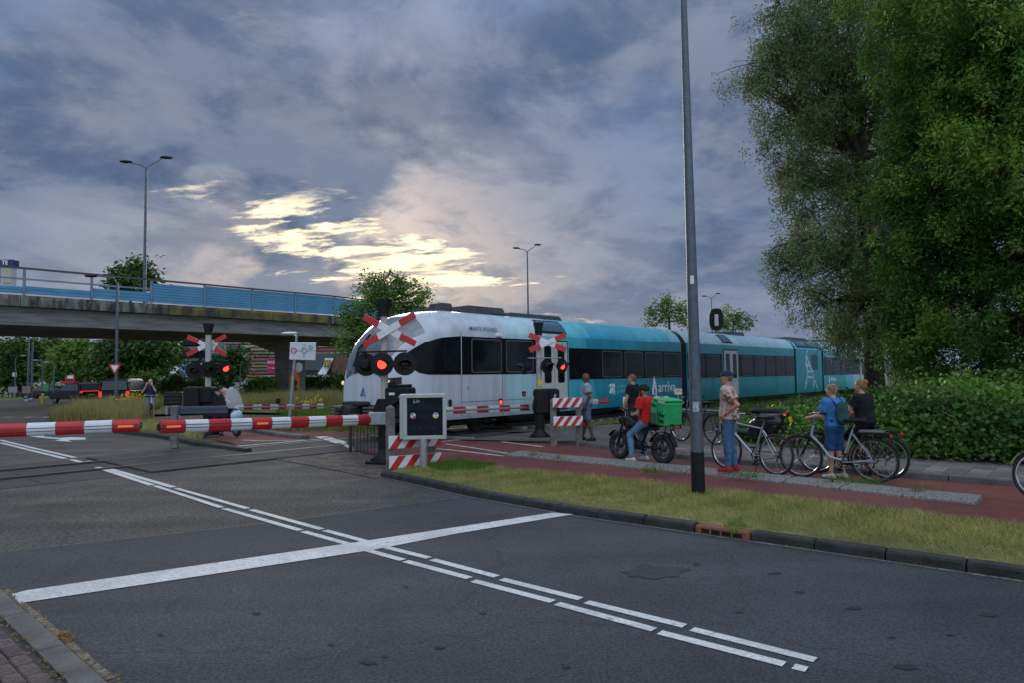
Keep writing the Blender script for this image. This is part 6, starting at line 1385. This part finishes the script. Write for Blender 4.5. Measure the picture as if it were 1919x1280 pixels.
def mudguard(th,x,r,a0,a1,m,w=.03):
    mb=MB(); n=16; vs=[]
    for i in range(n+1):
        a=math.radians(a0+(a1-a0)*i/n)
        for y,dr in((-w,-.012),(0,.006),(w,-.012)): vs.append((x+(r+.028+dr)*math.cos(a),y,r+(r+.028+dr)*math.sin(a)))
    mb.add(vs,[(i*3+j,i*3+j+1,i*3+3+j+1,i*3+3+j) for i in range(n) for j in(0,1)]); mb.build('mudguard',m,th)
def bicycle(label,loc,rz,fm,style='sport',r=.345,wb=1.06,rack=False,guards=True,step=False,bars='flat',lean=0.,steer=0.,batt=False,seat_h=.95,cg=None,kick=True,basket=False):
    g=thing('bicycle',label,'bicycle',loc,rz,'bicycles at the crossing'); g.rotation_euler=(lean,0,rz)
    xf,xr=wb/2,-wb/2; bb=Vector((-.08,0,.29)); st=Vector((-.25,0,.80)); hb=Vector((xf-.17,0,.66)); ht=Vector((xf-.22,0,.86))
    wheel(g,xf,r,'front_wheel',gear=0); wheel(g,xr,r,'rear_wheel')
    mb=MB()
    mb.cyl(bb,st,.017,n=8); mb.cyl(hb,ht,.021,n=8)
    if step: mb.tube([bb+Vector((0,0,.03)),Vector((.10,0,.36)),Vector((xf-.3,0,.56)),hb+Vector((0,0,.03))],[.022,.022,.022,.021],8)
    else: mb.cyl(bb,hb,.021,n=8); mb.cyl(st+Vector((.01,0,-.04)),ht+Vector((.01,0,-.03)),.016,n=8)
    for y in(-1,1):
        mb.cyl(bb+Vector((0,y*.02,0)),(xr,y*.06,r),.011,n=6); mb.cyl(st+Vector((0,y*.015,-.06)),(xr,y*.06,r),.009,n=6)
    mb.build('frame',fm,g,ang=60)
    mb=MB()
    for y in(-1,1): mb.tube([hb+Vector((.005,y*.045,0)),(xf-.06,y*.055,r+.12),(xf,y*.055,r)],[.015,.013,.010],7)
    mb.bbox(tuple(hb+Vector((.005,0,.0))),(.04,.12,.04),.01); mb.build('fork',fm if style!='dark' else M_black,g)
    sp_=Vector((-.29,0,seat_h-.06)); mb=MB(); mb.cyl(st,sp_,.013,n=8); mb.build('seat_post',M_chrome,g)
    s=Sdf(); s.cone((-.40,0,seat_h),.03,(-.32,0,seat_h+.01),.03,.03); s.cone((-.42,.05,seat_h+.005),.035,(-.15,0,seat_h),.018,.04); s.cone((-.42,-.05,seat_h+.005),.035,(-.15,0,seat_h),.018,.04); sdfobj(s,'saddle',M_black,g,.012)
    tp=ht+Vector((-.02,0,.14)); mb=MB(); mb.cyl(ht,tp,.014,n=8)
    if bars=='flat': mb.tube([(tp.x-.02,-.29,tp.z),(tp.x+.04,-.1,tp.z),(tp.x+.04,.1,tp.z),(tp.x-.02,.29,tp.z)],.012,7)
    else: mb.tube([(tp.x-.24,-.29,tp.z+.08),(tp.x-.08,-.28,tp.z+.09),(tp.x+.04,-.14,tp.z+.05),(tp.x+.04,.14,tp.z+.05),(tp.x-.08,.28,tp.z+.09),(tp.x-.24,.29,tp.z+.08)],.012,7)
    hbo=mb.build('handlebar',M_chrome,g); 
    for y in(-1,1):
        q=(tp.x-.02,y*.27,tp.z) if bars=='flat' else (tp.x-.2,y*.288,tp.z+.082); mb=MB(); mb.cyl((q[0]-.05,q[1],q[2]),(q[0]+.05 if bars!='flat' else q[0]+.01,q[1]+(0 if bars!='flat' else -y*.06),q[2]),.018,n=8); mb.build('grip',M_black,hbo)
        mb=MB(); mb.tube([(q[0]+.05,q[1]-y*.05,q[2]),(q[0]+.09,q[1],q[2]-.03)],.006,5); mb.build('brake_lever',M_chrome,hbo)
    # drive
    mb=MB(); mb.torus((bb.x,-.05,bb.z),.085,.008,'Y',24,5); mb.torus((bb.x,-.05,bb.z),.03,.02,'Y',12,5); mb.build('chainring',M_black,g)
    mb=MB(); mb.tube([(bb.x,-.05,bb.z+.085),(xr,-.05,r+.04)],.006,4); mb.tube([(bb.x,-.05,bb.z-.085),(xr,-.05,r-.045)],.006,4); mb.torus((xr,-.05,r),.04,.01,'Y',14,5); mb.tube([(xr,-.06,r-.03),(xr+.04,-.06,r-.13)],.012,5); mb.build('chain',M_black,g)
    for y,sg in((-.085,1),(.085,-1)):
        e=bb+Vector((sg*.07,y,-sg*.15)); mb=MB(); mb.cyl(bb+Vector((0,y*.9,0)),e,.010,n=6); mb.bbox((e.x,e.y+(.05 if y>0 else -.05),e.z),(.09,.08,.022),.006); mb.build('pedal',M_black,g)
    if guards: mudguard(g,xf,r,20,175,fm if style!='dark' else M_black); mudguard(g,xr,r,-10,165,M_black if style=='dark' else fm)
    if rack:
        mb=MB()
        for y in(-.06,.06): mb.tube([(xr+.25,y,r+.41),(xr-.22,y,r+.41)],.008,5); mb.tube([(xr,y,r),(xr-.1,y,r+.41)],.007,5); mb.tube([(xr,y,r),(xr+.12,y,r+.41)],.007,5)
        mb.tube([(xr-.22,-.06,r+.41),(xr-.22,.06,r+.41)],.008,5); ro=mb.build('rear_rack',M_black,g)
        mb=MB(); mb.bbox((xr-.24,0,r+.38),(.03,.09,.05),.01); mb.build('rear_light',M_red,ro)
        if batt: mb=MB(); mb.bbox((xr+.02,0,r+.445),(.36,.11,.045),.015); mb.build('battery',mat('battery_grey',(.12,.12,.125),.5),ro)
    if kick:
        mb=MB(); mb.tube([(bb.x-.1,.04,bb.z-.02),(bb.x-.16,.16,.015)],.009,5); mb.build('kickstand',M_black,g)
    mb=MB(); mb.lathe([(0,.05),(.035,.045),(.04,0),(.02,-.04),(0,-.05)],10,Matrix.Translation((hb.x+.07,0,hb.z+.02))@Matrix.Rotation(PI/2,4,'Y')); mb.build('front_light',M_black,g)
    if basket: 
        mb=MB()
        for i in range(6): mb.tube([(xf+.02,-.18,.86+i*.05),(xf+.3,-.2,.86+i*.05),(xf+.3,.2,.86+i*.05),(xf+.02,.18,.86+i*.05)],.006,4)
        for y in(-.2,-.07,.07,.2): mb.tube([(xf+.3,y,.85),(xf+.3,y,1.13)],.006,4)
        mb.box((xf+.16,0,.85),(.3,.38,.02)); mb.build('basket',M_black,g)
    return g
def midpt(a,b,z): p=(a+b)/2; return (p.x,p.y,z)
def heading(f,r_): d=f-r_; return math.atan2(d.y,d.x)
M_silver=mat('frame_silver',(.48,.49,.50),.3,.7,var=.06,vs=8); M_wht=mat('frame_pale',(.33,.36,.42),.35,.2)
f,r_=G(1360,880,.03),G(1455,893,.03); f0,r0=f,r_
bicycle('silver sports bicycle beside the man in the navy cap',midpt(f,r_,.03),heading(f,r_),M_silver,'sport',wb=(f-r_).length*.98,guards=False,lean=.06)
f,r_=G(1520,897,.03),G(1622,905,.03)
bicycle('pale-framed city bicycle held by the boy in blue',midpt(f,r_,.03),heading(f,r_),M_wht,'dark',wb=1.08,rack=True,step=True,bars='city',batt=True,lean=-.05,kick=False); BB=(f,r_)
f,r_=G(1538,888,.03),G(1655,899,.03); hb_=heading(f,r_)
bicycle('dark city bicycle under the seated woman in black',midpt(f,r_,.03),hb_,mat('frame_dark',(.03,.032,.036),.35),'dark',wb=1.1,rack=True,step=True,bars='city',seat_h=.82); WB=(f,r_)
f,r_=AT(1345,800,15.6),AT(1272,800,16.6)
bicycle('parked bicycle half hidden behind the lamp post',(f.x*.5+r_.x*.5,f.y*.5+r_.y*.5,.115),heading(f,r_)+PI,mat('frame_blue',(.02,.05,.10),.4),'dark',rack=True,bars='city')
p=G(1921,945,.03); bicycle('bicycle at the right edge with only its front wheel showing',(p.x+.66,p.y-.36,.03),math.atan2(.66,-.75),M_wht,'dark',rack=True,bars='city',lean=.05)
s=Sdf(); q=Vector((p.x+.66,p.y-.36,.83))+Vector((-.75,.66,0))*.44; s.ell((0,0,0),(.10,.08,.13),.02); g=thing('bicycle_bag','white and orange bag hanging on the bicycle at the right edge','bag',q); sdfobj(s,'bag',mat('bag_white_orange',(.6,.6,.58),.7,col2=(.55,.2,.03),vs=9),g); mb=MB(); mb.tube([(-.03,0,.11),(0,0,.2),(.04,0,.11)],.008,5); mb.build('strap',M_black,g)
# --- boy
p=G(1567,898,.03)
g,J,hr=person('boy in blue T-shirt with dark backpack standing astride his bicycle',(p.x,p.y,.03),hb_-.35,.865,dict(elL=(.10,.24,1.16),wrL=(.36,.24,1.12),elR=(.10,-.24,1.16),wrR=(.36,-.24,1.12),anL=(.02,.10,.09),anR=(-.05,-.14,.09),head=(.03,0,1.63)),SK_L,cloth('blue_tee',(.045,.17,.42)),denim('short_blue',(.02,.085,.20)),cloth('sneaker_white',(.5,.5,.5),.5,30),mat('hair_blond',(.42,.33,.19),.8,col2=(.10,.06,.03),vs=16),short_legs=True,look=(.1,-.05),loose=2.2,bulk=1.05,hip=1.05,curl=(1.,1.),group='people waiting at the crossing')
s=Sdf(); s.ell((-.19,0,1.22),(.085,.14,.21),.03); s.ell((-.22,0,1.12),(.075,.12,.12),.03); o=sdfobj(s,'backpack',cloth('backpack_teal',(.03,.075,.085),.3,6),g)
for y in(-.1,.1): mb=MB(); mb.tube([(-.16,y,1.36),(-.03,y*1.2,1.49),(.10,y*1.2,1.40),(.12,y*1.3,1.2),(-.1,y*1.5,1.06)],.016,6); mb.build('strap',M_black,o)
# --- woman on bike
mid_=(WB[0]+WB[1])/2; u_=(WB[0]-WB[1]).normalized()
g,J,hr=person('woman in black T-shirt with ginger bun sitting on her bicycle',(mid_.x-u_.x*.26,mid_.y-u_.y*.26,.03),hb_-.2,.865,dict(pelvis=(0,0,1.03),belly=(.02,0,1.16),chest=(.04,0,1.34),neck=(.05,0,1.54),head=(.08,0,1.71),shL=(.04,.175,1.48),shR=(.04,-.175,1.48),elL=(.16,.24,1.25),wrL=(.40,.26,1.18),elR=(.16,-.24,1.25),wrR=(.40,-.26,1.18),hipL=(.02,.1,1.0),hipR=(.02,-.1,1.0),knL=(.34,.13,.70),knR=(.27,-.14,.58),anL=(.26,.15,.30),anR=(.12,-.24,.10)),SK_L,cloth('black2',(.012,.013,.016)),cloth('black_shorts',(.014,.014,.018)),cloth('shoe_dark',(.03,.03,.03)),mat('hair_auburn',(.26,.12,.045),.75,var=.3,vs=40),hair='bun',short_legs=True,bulk=1.22,hip=1.12,look=(.15,-.12),loose=2.2,shirt_len=.05,curl=(1.1,1.1),group='people waiting at the crossing')
# ================================================================ COURIER ON FAT-TYRE BIKE
f,r_=G(1162,863,.03),G(1243,873,.03); d=f-r_; wb=d.length; hd=heading(f,r_); loc=midpt(f,r_,.03)
g=thing('electric_bicycle','black fat-tyre electric bicycle ridden by the courier','bicycle',loc,hd,'bicycles at the crossing'); R_=.27; xf,xr=wb/2,-wb/2
M_alloy=mat('black_alloy',(.03,.03,.033),.35,.5)
for x,nm in((xf,'front_wheel'),(xr,'rear_wheel')):
    mb=MB(); mb.torus((x,0,R_+.03),R_-.045,.055,'Y',36,10,sq=1.); w=mb.build(nm,M_rubber,g); mb=MB(); mb.torus((x,0,R_+.03),R_-.095,.018,'Y',32,6,sq=2.); mb.cyl((x,-.06,R_+.03),(x,.06,R_+.03),.06,n=14)
    for i in range(5):
        a=2*PI*i/5+.3
        for q in(-.14,.14): mb.tube([(x+.05*math.cos(a),0,R_+.03+.05*math.sin(a)),(x+(R_-.09)*math.cos(a+q),0,R_+.03+(R_-.09)*math.sin(a+q))],.013,5)
    mb.build('alloy_rim',mat('alloy_grey',(.10,.10,.105),.4,.6),w)
mb=MB(); hb=Vector((xf-.17,0,.72)); ht=Vector((xf-.21,0,.86))
for y in(-.075,.075): mb.tube([(xf,y,R_+.03),(xf-.09,y,.52),(xf-.18,y,.80)],[.018,.024,.024],8)
mb.bbox((xf-.17,0,.74),(.06,.2,.05),.015); mb.build('fork',M_alloy,g)
mb=MB(); mb.tube([ht,(xf-.4,0,.74),(-.1,0,.66),(-.45,0,.68)],[.04,.05,.045,.03],8); mb.tube([hb,(.1,0,.42),(-.02,0,.32)],.04,8); mb.tube([(-.02,0,.32),(-.2,0,.66)],.032,8)
for y in(-.07,.07): mb.tube([(-.02,y,.32),(xr,y,R_+.03)],.018,7); mb.tube([(-.3,y,.66),(xr,y,R_+.03)],.014,7)
mb.bbox((.06,0,.33),(.2,.16,.16),.04); mb.build('frame',M_alloy,g)
mb=MB(); mb.bbox((xf-.42,0,.72),(.42,.17,.14),.05); mb.build('tank_battery',M_black,g)
s=Sdf(); s.cone((-.05,0,.77),.075,(-.62,0,.80),.085,.03); sdfobj(s,'long_seat',M_black,g,.014)
mb=MB(); mb.tube([(xf-.34,-.33,1.04),(xf-.26,-.2,1.08),(xf-.2,0,1.0),(xf-.26,.2,1.08),(xf-.34,.33,1.04)],.014,7); mb.cyl(ht,(xf-.21,0,1.0),.02,n=8); mb.build('handlebar',M_black,g)
mb=MB(); mb.lathe([(0,-.06),(.06,-.055),(.085,0),(.08,.02),(0,.03)],16,Matrix.Translation((xf-.08,0,.80))@Matrix.Rotation(PI/2,4,'Y')); mb.build('headlight',M_black,g)
mudguard(g,xf,R_+.03,30,140,M_black,.055); mudguard(g,xr,R_+.03,20,170,M_black,.055)
mb=MB(); mb.torus((.0,-.09,.32),.09,.012,'Y',20,5); mb.cyl((0,-.1,.32),(.06,-.12,.18),.012,n=6); mb.bbox((.06,-.16,.17),(.1,.09,.03),.006); mb.build('crank',M_black,g)
mb=MB()
for y in(-.1,.1): mb.tube([(-.35,y,.76),(xr-.35,y,.78),(xr-.35,y,.70)],.012,6); mb.tube([(xr,y,R_+.05),(xr-.2,y,.77)],.012,6)
mb.build('rear_rack',M_black,g); mb=MB(); mb.bbox((xr-.36,0,.72),(.03,.12,.05),.01); mb.build('rear_light',M_red,g)
# rider
pr=Vector(loc)+Vector((math.cos(hd),math.sin(hd),0))*-.18
pg,J,hr=person('courier in red T-shirt and jeans sitting on the fat-tyre bike',(pr.x,pr.y,.03),hd,.885,dict(pelvis=(0,0,.90),belly=(.0,0,1.04),chest=(.02,0,1.22),neck=(.03,0,1.41),head=(.07,0,1.57),shL=(.02,.175,1.36),shR=(.02,-.175,1.36),elL=(.05,.25,1.08),wrL=(.26,.16,1.04),elR=(.07,-.22,1.08),wrR=(.28,-.08,1.06),hipL=(.02,.1,.88),hipR=(.02,-.1,.88),knL=(.36,.17,.60),knR=(.36,-.17,.60),anL=(.24,.23,.12),anR=(.24,-.2,.12)),SK_M,cloth('red_tee',(.50,.022,.02)),denim('light',(.17,.30,.47)),cloth('sneaker_cream',(.55,.54,.5)),mat('hair_black',(.010,.009,.009),.85),hair='curly',look=(.12,.08),loose=2.,shirt_len=.05,curl=(.9,.9),group='people waiting at the crossing',handd={'L':((.8,-.5,.2),(0,0,1)),'R':((.8,.3,.2),(0,0,1))})
s=Sdf(); s.cone(hr(.05,0,-.085),.035,hr(.08,0,-.09),.03,.03); s.ell(hr(.04,.055,-.05),(.03,.02,.04),.02); s.ell(hr(.04,-.055,-.05),(.03,.02,.04),.02); sdfobj(s,'beard',MATS['hair_black'],pg,.0085)
mb=MB(); mb.bbox((.36,.05,1.10),(.012,.075,.15),.004,rot=Matrix.Rotation(.9,3,'Y')); mb.build('phone',M_black,pg)
# delivery box on his back
bp=Vector(loc)+Matrix.Rotation(hd,3,'Z')@Vector((-.66,0,0)); bx=thing('delivery_box','bright green insulated delivery box behind the courier','delivery box',(bp.x,bp.y,.80),hd-.25); bx.scale=(.9,.9,.92)
M_grn=mat('box_green',(.015,.42,.13),.55,col2=(.012,.33,.10),vs=5,bump=.4,bs=9); M_grd=mat('box_trim',(.01,.20,.07),.6); M_refl=mat('box_reflective',(.42,.47,.46),.4)
mb=MB(); mb.bbox((0,0,.23),(.50,.46,.48),.03,rot=Matrix.Rotation(-.10,3,'Y')); bo=mb.build('box_body',M_grn,bx)
mb=MB(); mb.bbox((-.05,0,.50),(.44,.47,.05),.02,rot=Matrix.Rotation(-.10,3,'Y')); mb.build('lid',M_grn,bo)
RB=Matrix.Rotation(-.10,4,'Y')
for y in(-1,1):
    mb=MB(); mb.bbox((-.12,y*.236,.47),(.24,.008,.05),.003,M=RB); mb.build('reflective_strip',M_refl,bo)
    mb=MB(); mb.bbox((-.0,y*.234,.24),(.02,.012,.48),.004,M=RB); mb.build('seam',M_grd,bo)
    mb=MB(); mb.bbox((.13,y*.235,.13),(.2,.006,.2),.003,M=RB); mb.build('mesh_pocket',mat('pocket_dark',(.03,.10,.09),.7),bo)
fx=frame((-.11,.246,.12),(-1,0,-.1)) 
for i,s_ in enumerate(('Uber','Eats')): text(s_,.13,'lettering',M_black,bo,RB@frame((-.13,.241,.22-i*.12),(-1,0,0)),.002,.002)
text('Uber',.08,'lettering',M_black,bo,RB@frame((.14,.241,.38),(-1,0,0)),.002,.001)
for i,s_ in enumerate(('Uber','Eats')): text(s_,.13,'lettering',M_black,bo,RB@frame((-.13,-.241,.22-i*.12),(1,0,0)),.002,.002)
# sign plate on thin pole, pipe rail, parked moped
p=AT(1272,770,17.2); g=thing('small_sign','small cream sign plate on a thin pole behind the courier','sign',(p.x,p.y,.1)); z=AT(1272,735,17.2).z-.1; mb=MB(); mb.cyl((0,.02,0),(0,.02,z),.018,n=6); mb.build('pole',M_steel,g); mb=MB(); mb.bbox((0,0,z),(.19,.015,.15),.005); pl=mb.build('plate',mat('plate_cream',(.55,.52,.36),.6),g); text('FIETS',.05,'lettering',M_line,pl,frame((0,-.012,z+.02),(1,0,0)),.001)
a,b=AT(1258,768,16.9),AT(1348,772,15.8); g=thing('pipe_rail','grey pipe railing behind the lamp post','railing',(a.x,a.y,.1)); dv=b-a; mb=MB(); mb.cyl((0,0,a.z-.1),(dv.x,dv.y,b.z-.1),.028,n=8); mb.build('pipe',M_steel,g)
cpost(g,0,0,a.z+.02,.14)
for s_ in(.5,1.): mb=MB(); mb.cyl((dv.x*s_,dv.y*s_,0),(dv.x*s_,dv.y*s_,a.z-.1),.025,n=8); mb.build('upright',M_steel,g)
p=G(1408,832,.115); g=thing('parked_moped','black parked moped with yellow plate behind the man in the cap','moped',(p.x,p.y,.115),math.radians(140)); 
for x in(-.62,.62):
    mb=MB(); mb.torus((x,0,.25),.19,.06,'Y',28,8); w=mb.build('wheel',M_rubber,g); mb=MB(); mb.cyl((x,-.04,.25),(x,.04,.25),.13,n=16); mb.build('rim',M_alloy,w)
s=Sdf(); s.cone((-.82,0,.70),.07,(-.3,0,.60),.16,.1); s.cone((-.45,0,.52),.17,(-.1,0,.40),.15,.1); s.cone((-.62,0,.5),.13,(-.5,0,.3),.11,.08); s.cone((.45,0,.35),.10,(.52,0,.85),.09,.05); s.cone((.5,.08,.6),.07,(.5,-.08,.6),.07,.05); s.cone((-.1,0,.24),.09,(.4,0,.26),.08,.05); sdfobj(s,'body_panels',mat('moped_black',(.012,.013,.016),.3,coat=.4),g,.018)
s=Sdf(); s.ell((-.42,0,.745),(.42,.12,.07),.03); s.ell((-.2,0,.75),(.22,.12,.06),.03); sdfobj(s,'seat',M_black,g,.016)
mb=MB(); mb.tube([(.42,-.33,1.02),(.5,-.12,1.0),(.5,.12,1.0),(.42,.33,1.02)],.02,7); mb.cyl((.52,0,.85),(.5,0,1.0),.04,n=8); mb.build('handlebar',M_black,g)
mb=MB(); mb.bbox((-.9,0,.58),(.015,.2,.13),.004,rot=Matrix.Rotation(.25,3,'Y')); mb.build('number_plate',MATS['plate_yellow'],g)
for y in(-.13,.13): mb=MB(); mb.bbox((-.82,y,.68),(.05,.06,.04),.01); mb.build('indicator',M_orange,g)
mb=MB(); mb.bbox((-.86,0,.74),(.05,.16,.05),.015); mb.build('tail_light',M_red,g)
# ================================================================ FAR SIDE PEOPLE
p=G(281,786,.05); 
g,J,hr=person('grey-haired cyclist in navy shirt with both hands at his face',(p.x,p.y,.05),-PI/2+.25,1.0,dict(elL=(.16,.24,1.24),elR=(.16,-.24,1.24),wrL=(.17,.11,1.50),wrR=(.17,-.11,1.50),anL=(.05,.16,.09),anR=(-.02,-.16,.09),knL=(.1,.14,.5)),SK_R,cloth('navy_tee',(.018,.028,.055)),cloth('grey_shorts',(.2,.21,.24)),cloth('shoe_brown',(.06,.04,.03)),mat('hair_white',(.42,.41,.40),.8),short_legs=True,bulk=1.1,loose=2.,vox=.014,handd={'L':((-.1,-.15,1),(-1,0,0)),'R':((-.1,.15,1),(-1,0,0))},group='people waiting beyond the track')
bicycle('white-framed city bicycle under the grey-haired cyclist',(p.x+.12,p.y-.1,.05),-PI/2+.45,mat('frame_white',(.5,.51,.53),.35),'dark',rack=True,step=True,bars='city',kick=False)
p=G(330,795,.05); gb=bicycle('black cargo bicycle with tall dark crate behind the guard rail',(p.x,p.y,.05),-PI/2+.3,M_black,'dark',rack=True,bars='city'); mb=MB(); mb.bbox((.55,0,1.0),(.45,.62,.5),.03); cr_=mb.build('crate',M_black,gb)
for i in range(3): mb=MB(); mb.bbox((.78,0,.85+i*.14),(.02,.55,.05),.006); mb.build('crate_slat',M_alloy,cr_)
# moped with windscreen and helmeted rider
p=G(425,818,.05); dsc=p.y-.25; p=Vector((p.x,p.y,.05)); rz=-.62; g=thing('mobility_scooter','dark scooter with clear windscreen and pale blue front beyond the track','scooter',p,rz)
for x in(-.5,.52): mb=MB(); mb.torus((x,0,.2),.14,.06,'Y',24,8); w=mb.build('wheel',M_rubber,g); mb=MB(); mb.cyl((x,-.04,.2),(x,.04,.2),.09,n=12); mb.build('rim',M_steel,w)
s=Sdf(); s.cone((-.6,0,.55),.13,(-.15,0,.5),.14,.06); s.cone((-.45,0,.35),.15,(-.1,0,.28),.12,.06); s.cone((-.1,0,.22),.09,(.35,0,.22),.09,.05); s.cone((.35,0,.3),.11,(.42,0,.75),.11,.05); sdfobj(s,'body_panels',MATS['moped_black'],g,.018)
s=Sdf(); s.ell((.5,0,.62),(.12,.19,.16),.03); s.ell((.55,0,.42),(.16,.12,.09),.03); sdfobj(s,'front_fairing',mat('pale_blue',(.42,.52,.66),.35,coat=.3),g,.016)
mb=MB(); mb.tube([(.3,-.3,.98),(.4,-.1,.95),(.4,.1,.95),(.3,.3,.98)],.02,7); mb.build('handlebar',M_black,g)
gm=bpy.data.materials.new('clear_screen'); gm.use_nodes=True; nt=gm.node_tree; bs=nt.nodes['Principled BSDF']; bs.inputs['Base Color'].default_value=(.75,.82,.9,1); bs.inputs['Roughness'].default_value=.08; bs.inputs['Alpha'].default_value=.35
mb=MB(); vs=[]; n=10; 
for i in range(n+1):
    z=.85+.62*i/n; hw=.27*math.sqrt(max(.02,1-(i/n)**3)); 
    for q in(-1,-.5,0,.5,1): vs.append((.5-.22*i/n-.06*abs(q),q*hw,z))
mb.add(vs,[(i*5+j,i*5+j+1,i*5+6+j,i*5+5+j) for i in range(n) for j in range(4)]); mb.build('windscreen',gm,g)
pq=Matrix.Rotation(rz,3,'Z')@Vector((-.22,0,0))+p
pg,J,hr=person('scooter rider in pink helmet and dark jacket behind the far barrier machine',(pq.x,pq.y,.05),rz,.95,dict(pelvis=(0,0,.68),belly=(.0,0,.83),chest=(.03,0,1.02),neck=(.05,0,1.21),head=(.08,0,1.37),shL=(.03,.175,1.15),shR=(.03,-.175,1.15),elL=(.16,.24,.92),wrL=(.36,.2,.95),elR=(.16,-.24,.95),wrR=(.19,-.05,1.22),hipL=(.02,.1,.65),hipR=(.02,-.1,.65),knL=(.40,.13,.58),knR=(.40,-.13,.58),anL=(.42,.13,.22),anR=(.40,-.3,.12)),SK_L,cloth('navy_jacket',(.018,.024,.05)),cloth('black_trousers',(.012,.012,.015)),cloth('boot_black',(.014,.014,.014)),M_black,sleeve=.98,loose=2.,vox=.014,look=(-.3,0),group='people waiting beyond the track',handd={'R':((.1,.1,1),(1,0,0))})
s=Sdf(); s.ell(hr(-.008,0,.035),(.125,.105,.115),.01,clip=[(hr(.0,0,.01),(.25,0,-1))]); sdfobj(s,'helmet',mat('helmet_pink',(.58,.27,.31),.4,coat=.3),pg,.01)
# distant walker in orange
p=AT(192,752,50); person('distant walker with orange vest beside the dark van',(p.x,p.y,-.1),PI/2,1.,dict(),SK_L,cloth('orange_vest',(.5,.09,.03)),cloth('dark_trousers',(.02,.02,.03)),cloth('shoe_blk',(.02,.02,.02)),M_black,vox=.02,group='people waiting beyond the track')
